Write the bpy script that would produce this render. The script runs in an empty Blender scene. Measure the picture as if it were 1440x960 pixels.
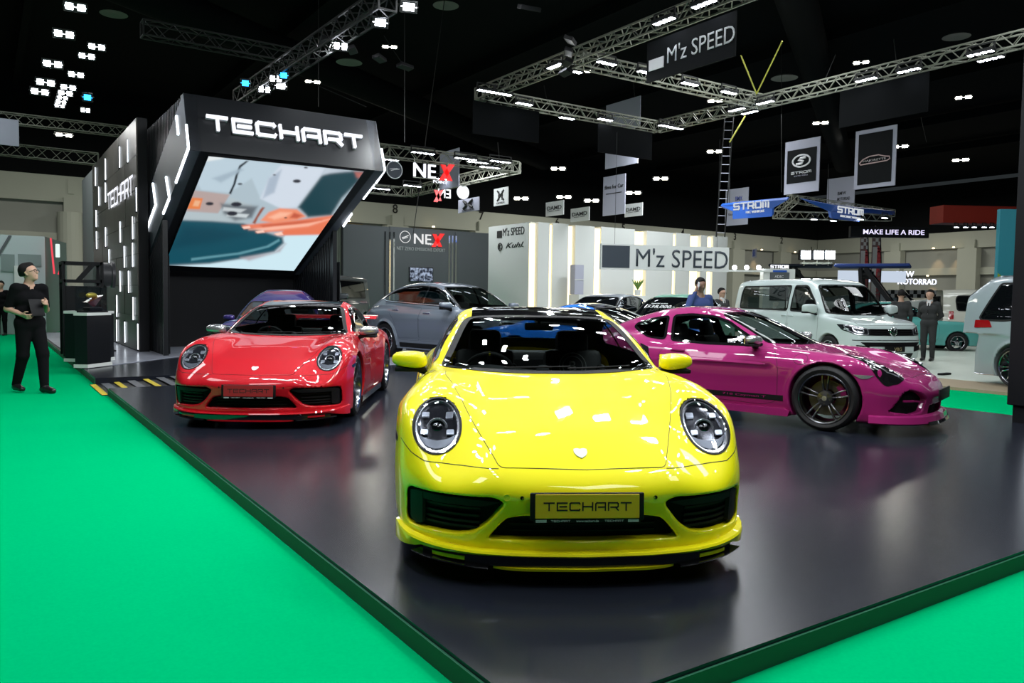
import bpy, bmesh, math, random
import numpy as np
from mathutils import Vector, Matrix, Quaternion
from mathutils.geometry import delaunay_2d_cdt
random.seed(7)
SC = bpy.context.scene
COL = SC.collection
PI = math.pi
R = math.radians

# ---------------------------------------------------------------- camera numbers
FPX = 1110.0
CAM_H = 1.45
ROLL, PITCH, AZ = R(0.8198), R(3.1516), R(-33.901)

def ray(px, py):
    x, y = px-720, py-480
    xr = x*math.cos(ROLL)+y*math.sin(ROLL); yr = -x*math.sin(ROLL)+y*math.cos(ROLL)
    fw = FPX*math.cos(PITCH)-yr*math.sin(PITCH); dn = FPX*math.sin(PITCH)+yr*math.cos(PITCH)
    c, s = math.cos(AZ), math.sin(AZ)
    return Vector((xr*c-fw*s, xr*s+fw*c, -dn)), fw
def onz(px, py, z=0.0):
    r, _ = ray(px, py); return Vector((0, 0, CAM_H)) + r*((z-CAM_H)/r.z)
def onx(px, py, x):
    r, _ = ray(px, py); return Vector((0, 0, CAM_H)) + r*(x/r.x)
def ony(px, py, y):
    r, _ = ray(px, py); return Vector((0, 0, CAM_H)) + r*(y/r.y)
def at(px, py, d):
    r, fw = ray(px, py); return Vector((0, 0, CAM_H)) + r*(d/fw)

# ---------------------------------------------------------------- materials
def mat(name, col, rough=0.5, metal=0.0, coat=0.0, spec=0.5, emit=None, estr=0.0, noise=None, ior=None, alpha=None):
    m = bpy.data.materials.new(name); m.use_nodes = True
    nt = m.node_tree; b = nt.nodes['Principled BSDF']
    b.inputs['Base Color'].default_value = (*col, 1)
    b.inputs['Roughness'].default_value = rough
    b.inputs['Metallic'].default_value = metal
    b.inputs['Coat Weight'].default_value = coat
    b.inputs['Coat Roughness'].default_value = 0.02
    b.inputs['Specular IOR Level'].default_value = spec
    if emit:
        b.inputs['Emission Color'].default_value = (*emit, 1); b.inputs['Emission Strength'].default_value = estr
    if noise:                                   # (scale, amount, roughness amount, stretch)
        sc, am, ra, st = noise
        tc = nt.nodes.new('ShaderNodeTexCoord'); mp = nt.nodes.new('ShaderNodeMapping'); mp.inputs['Scale'].default_value = st
        nz = nt.nodes.new('ShaderNodeTexNoise'); nz.inputs['Scale'].default_value = sc; nz.inputs['Detail'].default_value = 6
        nt.links.new(tc.outputs['Object'], mp.inputs[0]); nt.links.new(mp.outputs[0], nz.inputs['Vector'])
        mx = nt.nodes.new('ShaderNodeMix'); mx.data_type = 'RGBA'
        mx.inputs[6].default_value = (*[c*(1-am) for c in col], 1); mx.inputs[7].default_value = (*[min(1, c*(1+am)) for c in col], 1)
        nt.links.new(nz.outputs['Fac'], mx.inputs[0]); nt.links.new(mx.outputs[2], b.inputs['Base Color'])
        if ra:
            mr = nt.nodes.new('ShaderNodeMapRange'); mr.inputs[3].default_value = max(0.02, rough-ra); mr.inputs[4].default_value = rough+ra
            nt.links.new(nz.outputs['Fac'], mr.inputs[0]); nt.links.new(mr.outputs[0], b.inputs['Roughness'])
    return m
def glass_mat(name, tint, refl=0.06):
    m = bpy.data.materials.new(name); m.use_nodes = True; nt = m.node_tree
    for n in list(nt.nodes): nt.nodes.remove(n)
    o = nt.nodes.new('ShaderNodeOutputMaterial'); t = nt.nodes.new('ShaderNodeBsdfTransparent'); t.inputs[0].default_value = (*tint, 1)
    g = nt.nodes.new('ShaderNodeBsdfGlossy'); g.inputs['Roughness'].default_value = 0.01
    f = nt.nodes.new('ShaderNodeFresnel'); f.inputs[0].default_value = 1.5
    x = nt.nodes.new('ShaderNodeMixShader')
    ge = nt.nodes.new('ShaderNodeNewGeometry'); mm = nt.nodes.new('ShaderNodeMath'); mm.operation = 'SUBTRACT'; mm.inputs[0].default_value = 1.0; m2 = nt.nodes.new('ShaderNodeMath'); m2.operation = 'MULTIPLY'
    nt.links.new(ge.outputs['Backfacing'], mm.inputs[1]); nt.links.new(mm.outputs[0], m2.inputs[0]); nt.links.new(f.outputs[0], m2.inputs[1]); nt.links.new(m2.outputs[0], x.inputs[0]); nt.links.new(t.outputs[0], x.inputs[1]); nt.links.new(g.outputs[0], x.inputs[2]); nt.links.new(x.outputs[0], o.inputs[0])
    return m
def emis(name, col, s):
    m = bpy.data.materials.new(name); m.use_nodes = True; nt = m.node_tree
    b = nt.nodes['Principled BSDF']; b.inputs['Base Color'].default_value = (0.02, 0.02, 0.02, 1); b.inputs['Roughness'].default_value = 0.6
    b.inputs['Emission Color'].default_value = (*col, 1); b.inputs['Emission Strength'].default_value = s
    return m

# ---------------------------------------------------------------- object helpers
def link(name, me, m=None, parent=None, smooth=False):
    o = bpy.data.objects.new(name, me); COL.objects.link(o)
    if m is not None: me.materials.append(m)
    if parent is not None: o.parent = parent
    if smooth: me.shade_smooth()
    return o
def tag(o, label=None, cat=None, group=None, kind=None):
    if label: o['label'] = label
    if cat: o['category'] = cat
    if group: o['group'] = group
    if kind: o['kind'] = kind
    return o
def thing(name, label, cat, loc=(0, 0, 0), rz=0.0, group=None):
    o = bpy.data.objects.new(name, None); COL.objects.link(o); o.empty_display_size = 0.1
    o.location = loc; o.rotation_euler = (0, 0, rz)
    return tag(o, label, cat, group)

class MB:
    """collects shapes, builds ONE mesh object"""
    def __init__(s): s.v = []; s.f = []; s.M = Matrix.Identity(4)
    def add(s, vs, fs):
        n = len(s.v); s.v += [s.M @ Vector(v) for v in vs]; s.f += [[i+n for i in f] for f in fs]; return s
    def box(s, c, d, rz=0.0, bev=0.0, rot=None):
        hx, hy, hz = d[0]/2, d[1]/2, d[2]/2
        m = (rot if rot is not None else Matrix.Rotation(rz, 3, 'Z'))
        if bev <= 0:
            vs = [Vector((x, y, z)) for x in (-hx, hx) for y in (-hy, hy) for z in (-hz, hz)]
            fs = [(0, 1, 3, 2), (4, 6, 7, 5), (0, 4, 5, 1), (2, 3, 7, 6), (0, 2, 6, 4), (1, 5, 7, 3)]
            return s.add([m @ v + Vector(c) for v in vs], fs)
        bm = bmesh.new(); bmesh.ops.create_cube(bm, size=1)
        for v in bm.verts: v.co = Vector((v.co.x*d[0], v.co.y*d[1], v.co.z*d[2]))
        bmesh.ops.bevel(bm, geom=bm.edges[:], offset=bev, segments=2, affect='EDGES', profile=0.5)
        bm.verts.index_update()
        s.add([m @ v.co + Vector(c) for v in bm.verts], [[v.index for v in f.verts] for f in bm.faces]); bm.free(); return s
    def bar(s, a, b, w, h=None, up=(0, 0, 1)):
        a = Vector(a); b = Vector(b); h = h or w; z = (b-a); L = z.length
        if L < 1e-6: return s
        z.normalize(); u = Vector(up)
        if abs(z.dot(u)) > 0.98: u = Vector((1, 0, 0))
        x = u.cross(z).normalized(); y = z.cross(x)
        vs = [p + x*i*w/2 + y*j*h/2 for p in (a, b) for i, j in ((-1, -1), (1, -1), (1, 1), (-1, 1))]
        return s.add(vs, [(0, 3, 2, 1), (4, 5, 6, 7), (0, 1, 5, 4), (1, 2, 6, 5), (2, 3, 7, 6), (3, 0, 4, 7)])
    def tube(s, pts, r, n=8, cap=True, close=False):
        pts = [Vector(p) for p in pts]; N = len(pts); rs = r if isinstance(r, (list, tuple)) else [r]*N
        rings = []; prev = None
        for i, p in enumerate(pts):
            a = pts[i-1] if (i > 0 or close) else p; b = pts[(i+1) % N] if (i < N-1 or close) else p
            t = (b-a)
            if t.length < 1e-9: t = Vector((0, 0, 1))
            t.normalize()
            if prev is None:
                u = Vector((0, 0, 1)) if abs(t.z) < 0.9 else Vector((1, 0, 0)); x = u.cross(t).normalized()
            else:
                x = (prev - t*prev.dot(t)); x = x.normalized() if x.length > 1e-6 else Vector((1, 0, 0))
            prev = x; y = t.cross(x)
            rings.append([p + (x*math.cos(2*PI*k/n)+y*math.sin(2*PI*k/n))*rs[i] for k in range(n)])
        vs = [v for ring in rings for v in ring]; fs = []
        for i in range(N if close else N-1):
            for k in range(n):
                fs.append((i*n+k, i*n+(k+1) % n, ((i+1) % N)*n+(k+1) % n, ((i+1) % N)*n+k))
        if cap and not close: fs += [tuple(range(n))[::-1], tuple(range((N-1)*n, N*n))]
        return s.add(vs, fs)
    def lathe(s, prof, c=(0, 0, 0), axis='Z', n=32, close=False):
        """prof: list of (radius, height)"""
        A = {'Z': lambda r, h, t: (r*math.cos(t), r*math.sin(t), h), 'Y': lambda r, h, t: (r*math.cos(t), h, r*math.sin(t)), 'X': lambda r, h, t: (h, r*math.cos(t), r*math.sin(t))}[axis]
        N = len(prof); vs = [Vector(A(r, h, 2*PI*k/n)) + Vector(c) for r, h in prof for k in range(n)]
        fs = [(i*n+k, i*n+(k+1) % n, ((i+1) % N)*n+(k+1) % n, ((i+1) % N)*n+k) for i in range(N if close else N-1) for k in range(n)]
        return s.add(vs, fs)
    def prism(s, poly, o, u, v, d):
        """poly 2D extruded: o + u*x + v*y, by vector d"""
        o, u, v, d = Vector(o), Vector(u), Vector(v), Vector(d); n = len(poly)
        a = [o+u*x+v*y for x, y in poly]; b = [p+d for p in a]
        return s.add(a+b, [tuple(range(n))[::-1], tuple(range(n, 2*n))] + [(i, (i+1) % n, (i+1) % n+n, i+n) for i in range(n)])
    def ball(s, c, r, seg=16, ring=10):
        rx, ry, rz = (r, r, r) if not isinstance(r, (tuple, list)) else r
        vs = [Vector((c[0]+rx*math.sin(PI*i/ring)*math.cos(2*PI*k/seg), c[1]+ry*math.sin(PI*i/ring)*math.sin(2*PI*k/seg), c[2]+rz*math.cos(PI*i/ring))) for i in range(ring+1) for k in range(seg)]
        return s.add(vs, [(i*seg+k, (i+1)*seg+k, (i+1)*seg+(k+1) % seg, i*seg+(k+1) % seg) for i in range(ring) for k in range(seg)])
    def build(s, name, m=None, parent=None, smooth=False, fix=True):
        me = bpy.data.meshes.new(name); me.from_pydata([tuple(v) for v in s.v], [], s.f); me.validate()
        if fix:
            bm = bmesh.new(); bm.from_mesh(me)
            if smooth: bmesh.ops.remove_doubles(bm, verts=bm.verts, dist=1e-6)
            bmesh.ops.recalc_face_normals(bm, faces=bm.faces); bm.to_mesh(me); bm.free()
        o = link(name, me, m, parent)
        if smooth:
            me.shade_smooth()
            try: me.set_sharp_from_angle(angle=R(40))
            except Exception: pass
        return o

def text_obj(name, s, m, parent, org, u, v, w=None, h=None, depth=0.01, offset=0.0, align='L', shear=0.0):
    """writing as mesh: lies in plane (u right, v up) starting at org (lower left / centre), fitted to width w and height h"""
    c = bpy.data.curves.new(name, 'FONT'); c.body = s; c.extrude = 0.0; c.offset = max(-.012, min(offset*.3, .004)); c.shear = shear; c.resolution_u = 3
    t = bpy.data.objects.new(name, c); COL.objects.link(t)
    dg = bpy.context.evaluated_depsgraph_get(); me = bpy.data.meshes.new_from_object(t.evaluated_get(dg))
    bpy.data.objects.remove(t); bpy.data.curves.remove(c)
    co = np.empty(len(me.vertices)*3); me.vertices.foreach_get('co', co); co = co.reshape(-1, 3)
    lo, hi = co.min(0), co.max(0); W0, H0 = hi[0]-lo[0], hi[1]-lo[1]
    sx = (w/W0) if w else (h/H0); sy = (h/H0) if h else sx
    u = Vector(u).normalized(); v = Vector(v).normalized(); n = u.cross(v); o0 = Vector(org)
    if align == 'C': o0 = o0 - u*(W0*sx/2) - v*(H0*sy/2)
    bm = bmesh.new(); bm.from_mesh(me)
    for vt in bm.verts: vt.co = o0 + u*((vt.co.x-lo[0])*sx) + v*((vt.co.y-lo[1])*sy)
    if depth:
        r = bmesh.ops.extrude_face_region(bm, geom=bm.faces[:])
        for e in r['geom']:
            if isinstance(e, bmesh.types.BMVert): e.co += n*depth
    bmesh.ops.recalc_face_normals(bm, faces=bm.faces)
    bm.to_mesh(me); bm.free(); me.name = name
    return link(name, me, m, parent)

# the squared wide lettering of the booth: strokes on a 0..1 x 0..1 cell
TG = {'T': [[(0, 1), (1, 1)], [(.5, 1), (.5, 0)]], 'E': [[(1, 1), (.02, 1), (.02, 0), (1, 0)], [(.3, .5), (.95, .5)]],
      'C': [[(1, .90), (.94, 1), (.1, 1), (0, .88), (0, .12), (.1, 0), (.94, 0), (1, .10)]], 'H': [[(0, 1), (0, 0)], [(0, .5), (1, .5)], [(1, 1), (1, 0)]],
      'A': [[(0, 0), (0, .85), (.12, 1), (1, 1), (1, 0)], [(.3, .42), (1, .42)]], 'R': [[(0, 0), (0, 1), (.9, 1), (1, .88), (1, .5), (.9, .4), (.25, .4)], [(.72, .4), (1, 0)]],
      'M': [[(0, 0), (0, 1), (1, 1), (1, 0)], [(.5, 1), (.5, .1)]], 'O': [[(.1, 0), (.9, 0), (1, .12), (1, .88), (.9, 1), (.1, 1), (0, .88), (0, .12), (.1, 0)]],
      'S': [[(1, 1), (.1, 1), (0, .9), (0, .6), (.1, .5), (.9, .5), (1, .4), (1, .1), (.9, 0), (0, 0)]],
      'N': [[(0, 0), (0, 1), (1, 0), (1, 1)]]}
def stroke_text(name, s, m, parent, org, u, v, w, h, sw, depth, gap=0.16, slant=0.0):
    u = Vector(u).normalized(); v = Vector(v).normalized(); n = u.cross(v); o = Vector(org); mb = MB()
    cw = w/(len(s)+gap*(len(s)-1))
    for i, ch in enumerate(s):
        x0 = i*cw*(1+gap)
        for st in TG[ch]:
            for (a, b) in zip(st, st[1:]):
                pa = Vector((x0+sw/2+a[0]*(cw-sw), sw/2+a[1]*(h-sw))); pb = Vector((x0+sw/2+b[0]*(cw-sw), sw/2+b[1]*(h-sw)))
                d = (pb-pa).normalized()*sw*0.5; pa -= d; pb += d; q = Vector((-d.y, d.x))
                mb.prism([(p.x+slant*p.y, p.y) for p in (pa+q, pa-q, pb-q, pb+q)], o, u, v, n*depth)
    return mb.build(name, m, parent)
# ================================================================ car bodies
# A body is a smooth solid f(s, y, z) < 0; s runs back from the nose, y sideways, z up (metres).
def smax(a, b, k):
    h = np.maximum(k-np.abs(a-b), 0)/k
    return np.maximum(a, b) + h*h*k*0.25
def smin(a, b, k): return -smax(-a, -b, k)
def curve(pts, sm=0.03):
    xs = np.array([p[0] for p in pts], float); ys = np.array([p[1] for p in pts], float)
    N = 2400; lo, hi = xs[0]-1.8, xs[-1]+1.8; X = np.linspace(lo, hi, N); Y = np.interp(X, xs, ys)
    # extend ends with their slope
    s0 = (ys[1]-ys[0])/(xs[1]-xs[0]); s1 = (ys[-1]-ys[-2])/(xs[-1]-xs[-2])
    Y = np.where(X < xs[0], ys[0]+(X-xs[0])*s0, Y); Y = np.where(X > xs[-1], ys[-1]+(X-xs[-1])*s1, Y)
    k = max(1, int(sm/(X[1]-X[0])*3)); g = np.exp(-0.5*(np.arange(-k, k+1)/max(1e-6, sm/(X[1]-X[0])))**2); g /= g.sum()
    Yp = np.concatenate([Y[0]+(Y[0]-Y[k:0:-1]) if k > 0 else [], Y, Y[-1]+(Y[-1]-Y[-2:-k-2:-1])]); Y = np.convolve(Yp, g, 'valid')
    return lambda x: np.interp(x, X, Y)
def poly_sdf(px, py, poly):
    d = np.full(px.shape, 1e9); ins = np.zeros(px.shape, bool); n = len(poly)
    for i in range(n):
        ax, ay = poly[i]; bx, by = poly[(i+1) % n]; ex, ey = bx-ax, by-ay; wx, wy = px-ax, py-ay
        t = np.clip((wx*ex+wy*ey)/(ex*ex+ey*ey+1e-12), 0, 1); d = np.minimum(d, (wx-ex*t)**2+(wy-ey*t)**2)
        c = ((ay > py) != (by > py)); xx = (bx-ax)*(py-ay)/((by-ay) if abs(by-ay) > 1e-12 else 1e-12)+ax
        ins ^= (c & (px < xx))
    d = np.sqrt(d); return np.where(ins, -d, d)

class Car:
    def __init__(c, P):
        c.P = P
        for k in ('hood', 'fend', 'W', 'nplan', 'nprof', 'tplan', 'tprof', 'roof', 'gb', 'side'): setattr(c, k, curve(P[k], P.get('sm_'+k, 0.04)))
        c.L = P['L']; c.ax = P['axles']; c.nx = P.get('nosex', (P['axles'][0]+P['axles'][1])/2)
        c.cuts = []                                       # front / side recesses
    def base(c, s, y, z):
        P = c.P; ay = np.abs(y)
        W = c.W(s)
        # wheel-arch flares
        for sa in c.ax:
            r = np.sqrt((s-sa)**2+(z-P['wr'])**2); W = W + P.get('flare', 0.01)*np.exp(-((r-P['ar']-0.01)/0.035)**2)
        yi, yo = P['yi'], P['yo']
        t = np.clip((ay-yi)/(yo-yi), 0, 1); t = t*t*(3-2*t)
        hd, fd = c.hood(s), c.fend(s)
        T = hd+(fd-hd)*t - P.get('crown', 0.03)*np.minimum(ay, yi)**2 - P.get('fcrown', 0.6)*np.maximum(ay-yo, 0)**2
        dside = ay-(W-c.side(z))
        npl = c.nplan(ay); g = (c.nplan(ay+0.01)-npl)/0.01
        dn = (npl+c.nprof(z)-s)/np.sqrt(1+g*g)
        tpl = c.tplan(ay); g2 = (c.tplan(ay+0.01)-tpl)/0.01
        dt = (s-(c.L-tpl-c.tprof(z)))/np.sqrt(1+g2*g2)
        f = smax(dside, z-T, P.get('kside', 0.10))
        f = smax(f, dn, P.get('knose', 0.05)); f = smax(f, dt, 0.06)
        f = smax(f, P['bot']-z, 0.03)
        # greenhouse
        wr = np.where(s < P['smid'], -P['wrapf'], P['wrapr']); 
        se = s + wr*ay*ay
        rf = c.roof(se); gr = (c.roof(se+0.02)-rf)/0.02
        gt = (z-(rf-P.get('rcrown', 0.06)*ay*ay))/np.sqrt(1+gr*gr)
        dz = np.maximum(z-P['belt'], -0.3)
        gs = ay-(c.gb(s)-P['tum1']*dz-P['tum2']*dz*np.abs(dz))
        G = smax(gt, gs/1.05, P.get('kroof', 0.09))
        G = np.maximum(G, P['belt']-0.22-z)
        if P.get('open'): return f
        return smin(f, G, P.get('kbase', 0.05))
    def full(c, s, y, z):
        f = c.base(s, y, z); ay = np.abs(y); P = c.P
        for sa in c.ax:
            r = np.sqrt((s-sa)**2+(z-P['wr']-P.get('aup', 0))**2)
            f = smax(f, -np.maximum(r-P['ar'], (P.get('ain', 0.52))-ay), 0.012)
        for q in c.cuts: f = q(f, s, ay if not getattr(q, 'signed', 0) else y, z)
        return f
    def grad(c, p, fn=None, e=0.004):
        fn = fn or c.base; s, y, z = p[:, 0], p[:, 1], p[:, 2]
        g = np.stack([fn(s+e, y, z)-fn(s-e, y, z), fn(s, y+e, z)-fn(s, y-e, z), fn(s, y, z+e)-fn(s, y, z-e)], 1)/(2*e)
        return g
    # to object space: nose towards +X, left side +Y
    def loc(c, p):
        q = np.array(p, float).copy(); q[:, 0] = c.nx-q[:, 0]; q[:, 1] = q[:, 1]; return q
    def mesh(c, h, holes=(), name='body', m=None, parent=None, lining=None, cab=None):
        P = c.P; ymax = P.get('ymax', 1.02); zmax = P['zmax']
        S = np.arange(-0.12, c.L+0.12, h); Y = np.arange(0, ymax+h, h); Z = np.arange(P['bot']-0.05, zmax+0.05, h)
        V = np.empty((len(S), len(Y), len(Z)), np.float32)
        for i0 in range(0, len(S), 24):
            s, y, z = np.meshgrid(S[i0:i0+24], Y, Z, indexing='ij'); V[i0:i0+24] = c.full(s, y, z)
        V = np.concatenate([V[:, :0:-1], V], 1); y0 = -Y[-1]
        ins = V < 0; cnt = np.zeros([n-1 for n in V.shape], np.int8)
        sl = [slice(0, -1), slice(1, None)]
        for a in (0, 1):
            for b in (0, 1):
                for d in (0, 1): cnt += ins[sl[a], sl[b], sl[d]]
        mixed = (cnt > 0) & (cnt < 8); idx = np.full(mixed.shape, -1, np.int64); I = np.argwhere(mixed); idx[mixed] = np.arange(len(I))
        acc = np.zeros((len(I), 3)); w = np.zeros(len(I))
        off = [(a, b, d) for a in (0, 1) for b in (0, 1) for d in (0, 1)]
        for o1 in off:
            for ax in range(3):
                if o1[ax]: continue
                o2 = list(o1); o2[ax] = 1
                v1 = V[I[:, 0]+o1[0], I[:, 1]+o1[1], I[:, 2]+o1[2]]; v2 = V[I[:, 0]+o2[0], I[:, 1]+o2[1], I[:, 2]+o2[2]]
                k = (v1 < 0) != (v2 < 0); t = np.where(k, v1/np.where(k, v1-v2, 1), 0)
                p = np.tile(np.array(o1, float), (len(I), 1)); p[:, ax] += t
                acc += p*k[:, None]; w += k
        pos = (I+acc/w[:, None])*h + np.array([S[0], y0, Z[0]])
        for it in range(3):
            f = c.full(pos[:, 0], pos[:, 1], pos[:, 2]); g = c.grad(pos, c.full, 0.003); n2 = (g*g).sum(1)+1e-6
            st = -(f/n2)[:, None]*g; L = np.sqrt((st*st).sum(1)); st *= np.minimum(1, 0.4*h/np.maximum(L, 1e-9))[:, None]; pos += st
        quads = []
        for ax in range(3):
            a1, a2 = [(1, 2), (2, 0), (0, 1)][ax]
            sa = [slice(None)]*3; sb = [slice(None)]*3; sa[ax] = slice(0, -1); sb[ax] = slice(1, None)
            e = ins[tuple(sa)] != ins[tuple(sb)]; fl = ins[tuple(sa)]
            E = np.argwhere(e); ok = (E[:, a1] > 0) & (E[:, a2] > 0) & (E[:, a1] < V.shape[a1]-1) & (E[:, a2] < V.shape[a2]-1); E = E[ok]
            F = fl[E[:, 0], E[:, 1], E[:, 2]]
            def cell(d1, d2):
                q = E.copy(); q[:, a1] -= d1; q[:, a2] -= d2; return idx[q[:, 0], q[:, 1], q[:, 2]]
            q = np.stack([cell(1, 1), cell(0, 1), cell(0, 0), cell(1, 0)], 1); q[~F] = q[~F][:, ::-1]; quads.append(q)
        Q = np.concatenate(quads); Q = Q[(Q >= 0).all(1)]
        g = c.grad(pos, c.full, 0.005); N = g/np.linalg.norm(g, axis=1)[:, None]
        keep = np.ones(len(Q), bool)
        if holes:
            inside = np.zeros(len(pos), bool)
            for (view, poly) in holes:
                if view == 'side': u, v, ok = pos[:, 0], pos[:, 2], (np.abs(N[:, 1]) > 0.35) & (np.abs(pos[:, 1]) > 0.25)
                elif view == 'front': u, v, ok = pos[:, 1], pos[:, 2], (N[:, 0] < -0.2) & (pos[:, 0] < P['smid'])
                else: u, v, ok = pos[:, 1], pos[:, 2], (N[:, 0] > 0.15) & (pos[:, 0] > P['smid'])
                inside |= ok & (poly_sdf(u, v, poly) < -max(.010, h*.72))
            keep = ~inside[Q].any(1)
        o = raw_mesh(name, c.loc(pos), Q[keep], N*np.array([-1, 1, 1]), m, parent, flip=True)
        if lining is not None:
            s0, s1, z0 = cab; pc = pos[Q].mean(1)
            k = keep & (pc[:, 0] > s0) & (pc[:, 0] < s1) & (pc[:, 2] > z0)
            used = np.unique(Q[k]); mp = -np.ones(len(pos), int); mp[used] = np.arange(len(used))
            raw_mesh('cabin_lining', c.loc(pos[used]-N[used]*0.018), mp[Q[k]], None, lining, parent)
        return o
    # march points of a view onto the surface
    def hit(c, view, uv, sign=1):
        uv = np.array(uv, float); n = len(uv)
        if view == 'side': st = np.linspace(1.12, 0.05, 70); mk = lambda t: (uv[:, :1]+0*t, sign*t+0*uv[:, :1], uv[:, 1:]+0*t)
        elif view == 'front': st = np.linspace(-0.15, c.P['smid']+0.2, 120); mk = lambda t: (t+0*uv[:, :1], uv[:, :1]+0*t, uv[:, 1:]+0*t)
        elif view == 'rear': st = np.linspace(c.L+0.15, c.P['smid']-0.2, 120); mk = lambda t: (t+0*uv[:, :1], uv[:, :1]+0*t, uv[:, 1:]+0*t)
        else: st = np.linspace(c.P['zmax']+0.1, 0.2, 90); mk = lambda t: (uv[:, :1]+0*t, uv[:, 1:]+0*t, t+0*uv[:, :1])
        a = mk(st[None, :]); f = c.base(*a); neg = f < 0; i = np.where(neg.any(1), neg.argmax(1), len(st)-1); i = np.maximum(i, 1)
        lo, hi = st[i-1].copy(), st[i].copy()
        for _ in range(16):
            mid = (lo+hi)/2; fm = c.base(*[q[:, 0] for q in mk(mid[:, None])]); k = fm < 0; hi = np.where(k, mid, hi); lo = np.where(k, lo, mid)
        p = np.stack([q[:, 0] for q in mk(hi[:, None])], 1); g = c.grad(p); N = g/np.linalg.norm(g, axis=1)[:, None]
        return p, N
    def patch(c, name, view, poly, m, parent, off=0.003, grid=0.035, sign=1, skirt=0.010, push=None):
        P2 = densify(poly, grid)
        nb = len(P2); lo = np.min(P2, 0); hi = np.max(P2, 0)
        gx, gy = np.meshgrid(np.arange(lo[0]+grid/2, hi[0], grid), np.arange(lo[1]+grid/2, hi[1], grid)); gx, gy = gx.ravel(), gy.ravel()
        k = poly_sdf(gx, gy, poly) < -grid*0.35; pts = [Vector((x, y)) for x, y in P2]+[Vector((x, y)) for x, y in zip(gx[k], gy[k])]
        r = delaunay_2d_cdt(pts, [(i, (i+1) % nb) for i in range(nb)], [], 1, 1e-5)
        uv = np.array([tuple(v) for v in r[0]]); F = [list(f) for f in r[2]]
        p, N = c.hit(view, uv, sign)
        if push is not None: p = p + np.array(push)
        q = p+N*off
        # rim
        cnt = {}
        for f in F:
            for a, b in zip(f, f[1:]+f[:1]): cnt[(a, b)] = 1
        be = [e for e in cnt if (e[1], e[0]) not in cnt]; n = len(q)
        bi = sorted({i for e in be for i in e}); mp = {i: n+j for j, i in enumerate(bi)}
        V = np.concatenate([q, q[bi]-N[bi]*skirt]); NN = np.concatenate([N, N[bi]])
        F += [[e[1], e[0], mp[e[0]], mp[e[1]]] for e in be]
        me = bpy.data.meshes.new(name); me.from_pydata([tuple(v) for v in c.loc(V)], [], F)
        bm = bmesh.new(); bm.from_mesh(me); bmesh.ops.recalc_face_normals(bm, faces=bm.faces)
        # make outward
        bm.faces.ensure_lookup_table(); NN2 = NN*np.array([-1, 1, 1]); f0 = bm.faces[0]; s = sum(f0.normal.dot(Vector(NN2[v.index])) for v in f0.verts)
        if s < 0: bmesh.ops.reverse_faces(bm, faces=bm.faces)
        bm.to_mesh(me); bm.free(); o = link(name, me, m, parent); me.shade_smooth()
        me.normals_split_custom_set_from_vertices([tuple(v) for v in NN2])
        return o
    def ring(c, name, view, poly, m, parent, w=0.02, off=0.005, sign=1, closed=True, thick=None, push=None):
        """thin band running along an outline on the surface"""
        P2 = densify(poly, 0.03, closed); p, N = c.hit(view, P2, sign)
        pts = c.loc(p+N*off+(np.array(push) if push is not None else 0)); n = len(pts); mb = MB()
        NN = N*np.array([-1, 1, 1]); vs = []; fs = []
        for i in range(n):
            a = pts[(i-1) % n] if closed or i > 0 else pts[i]; b = pts[(i+1) % n] if closed or i < n-1 else pts[i]
            t = b-a; t = t/(np.linalg.norm(t)+1e-9); s = np.cross(NN[i], t); s = s/(np.linalg.norm(s)+1e-9)
            th = thick or 0.006
            vs += [pts[i]-s*w/2-NN[i]*th, pts[i]-s*w/2, pts[i]+s*w/2, pts[i]+s*w/2-NN[i]*th]
        for i in range(n if closed else n-1):
            j = (i+1) % n
            for k in range(4): fs.append((i*4+k, i*4+(k+1) % 4, j*4+(k+1) % 4, j*4+k))
        mb.add([Vector(v) for v in vs], fs); return mb.build(name, m, parent, smooth=True)

def densify(poly, d, closed=True):
    out = []; n = len(poly)
    for i in range(n if closed else n-1):
        a = np.array(poly[i], float); b = np.array(poly[(i+1) % n], float); k = max(1, int(np.ceil(np.linalg.norm(b-a)/d)))
        out += [tuple(a+(b-a)*j/k) for j in range(k)]
    if not closed: out.append(tuple(poly[-1]))
    return out
def rounded(poly, r=0.03, n=4):
    """cut the corners of a polygon with arcs"""
    out = []; N = len(poly)
    for i in range(N):
        p = np.array(poly[i], float); a = np.array(poly[i-1], float); b = np.array(poly[(i+1) % N], float)
        la, lb = np.linalg.norm(a-p), np.linalg.norm(b-p); q = min(r, la*0.45, lb*0.45)
        A = p+(a-p)/la*q; B = p+(b-p)/lb*q
        for k in range(n+1):
            t = k/n; out.append(tuple((1-t)**2*A+2*t*(1-t)*p+t*t*B))
    return out
def mirror(poly): return [(-x, y) for x, y in poly][::-1]
def ellipse(cx, cy, a, b, n=32, tilt=0.0):
    return [(cx+a*math.cos(t)*math.cos(tilt)-b*math.sin(t)*math.sin(tilt), cy+a*math.cos(t)*math.sin(tilt)+b*math.sin(t)*math.cos(tilt)) for t in [2*PI*i/n for i in range(n)]]
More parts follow.
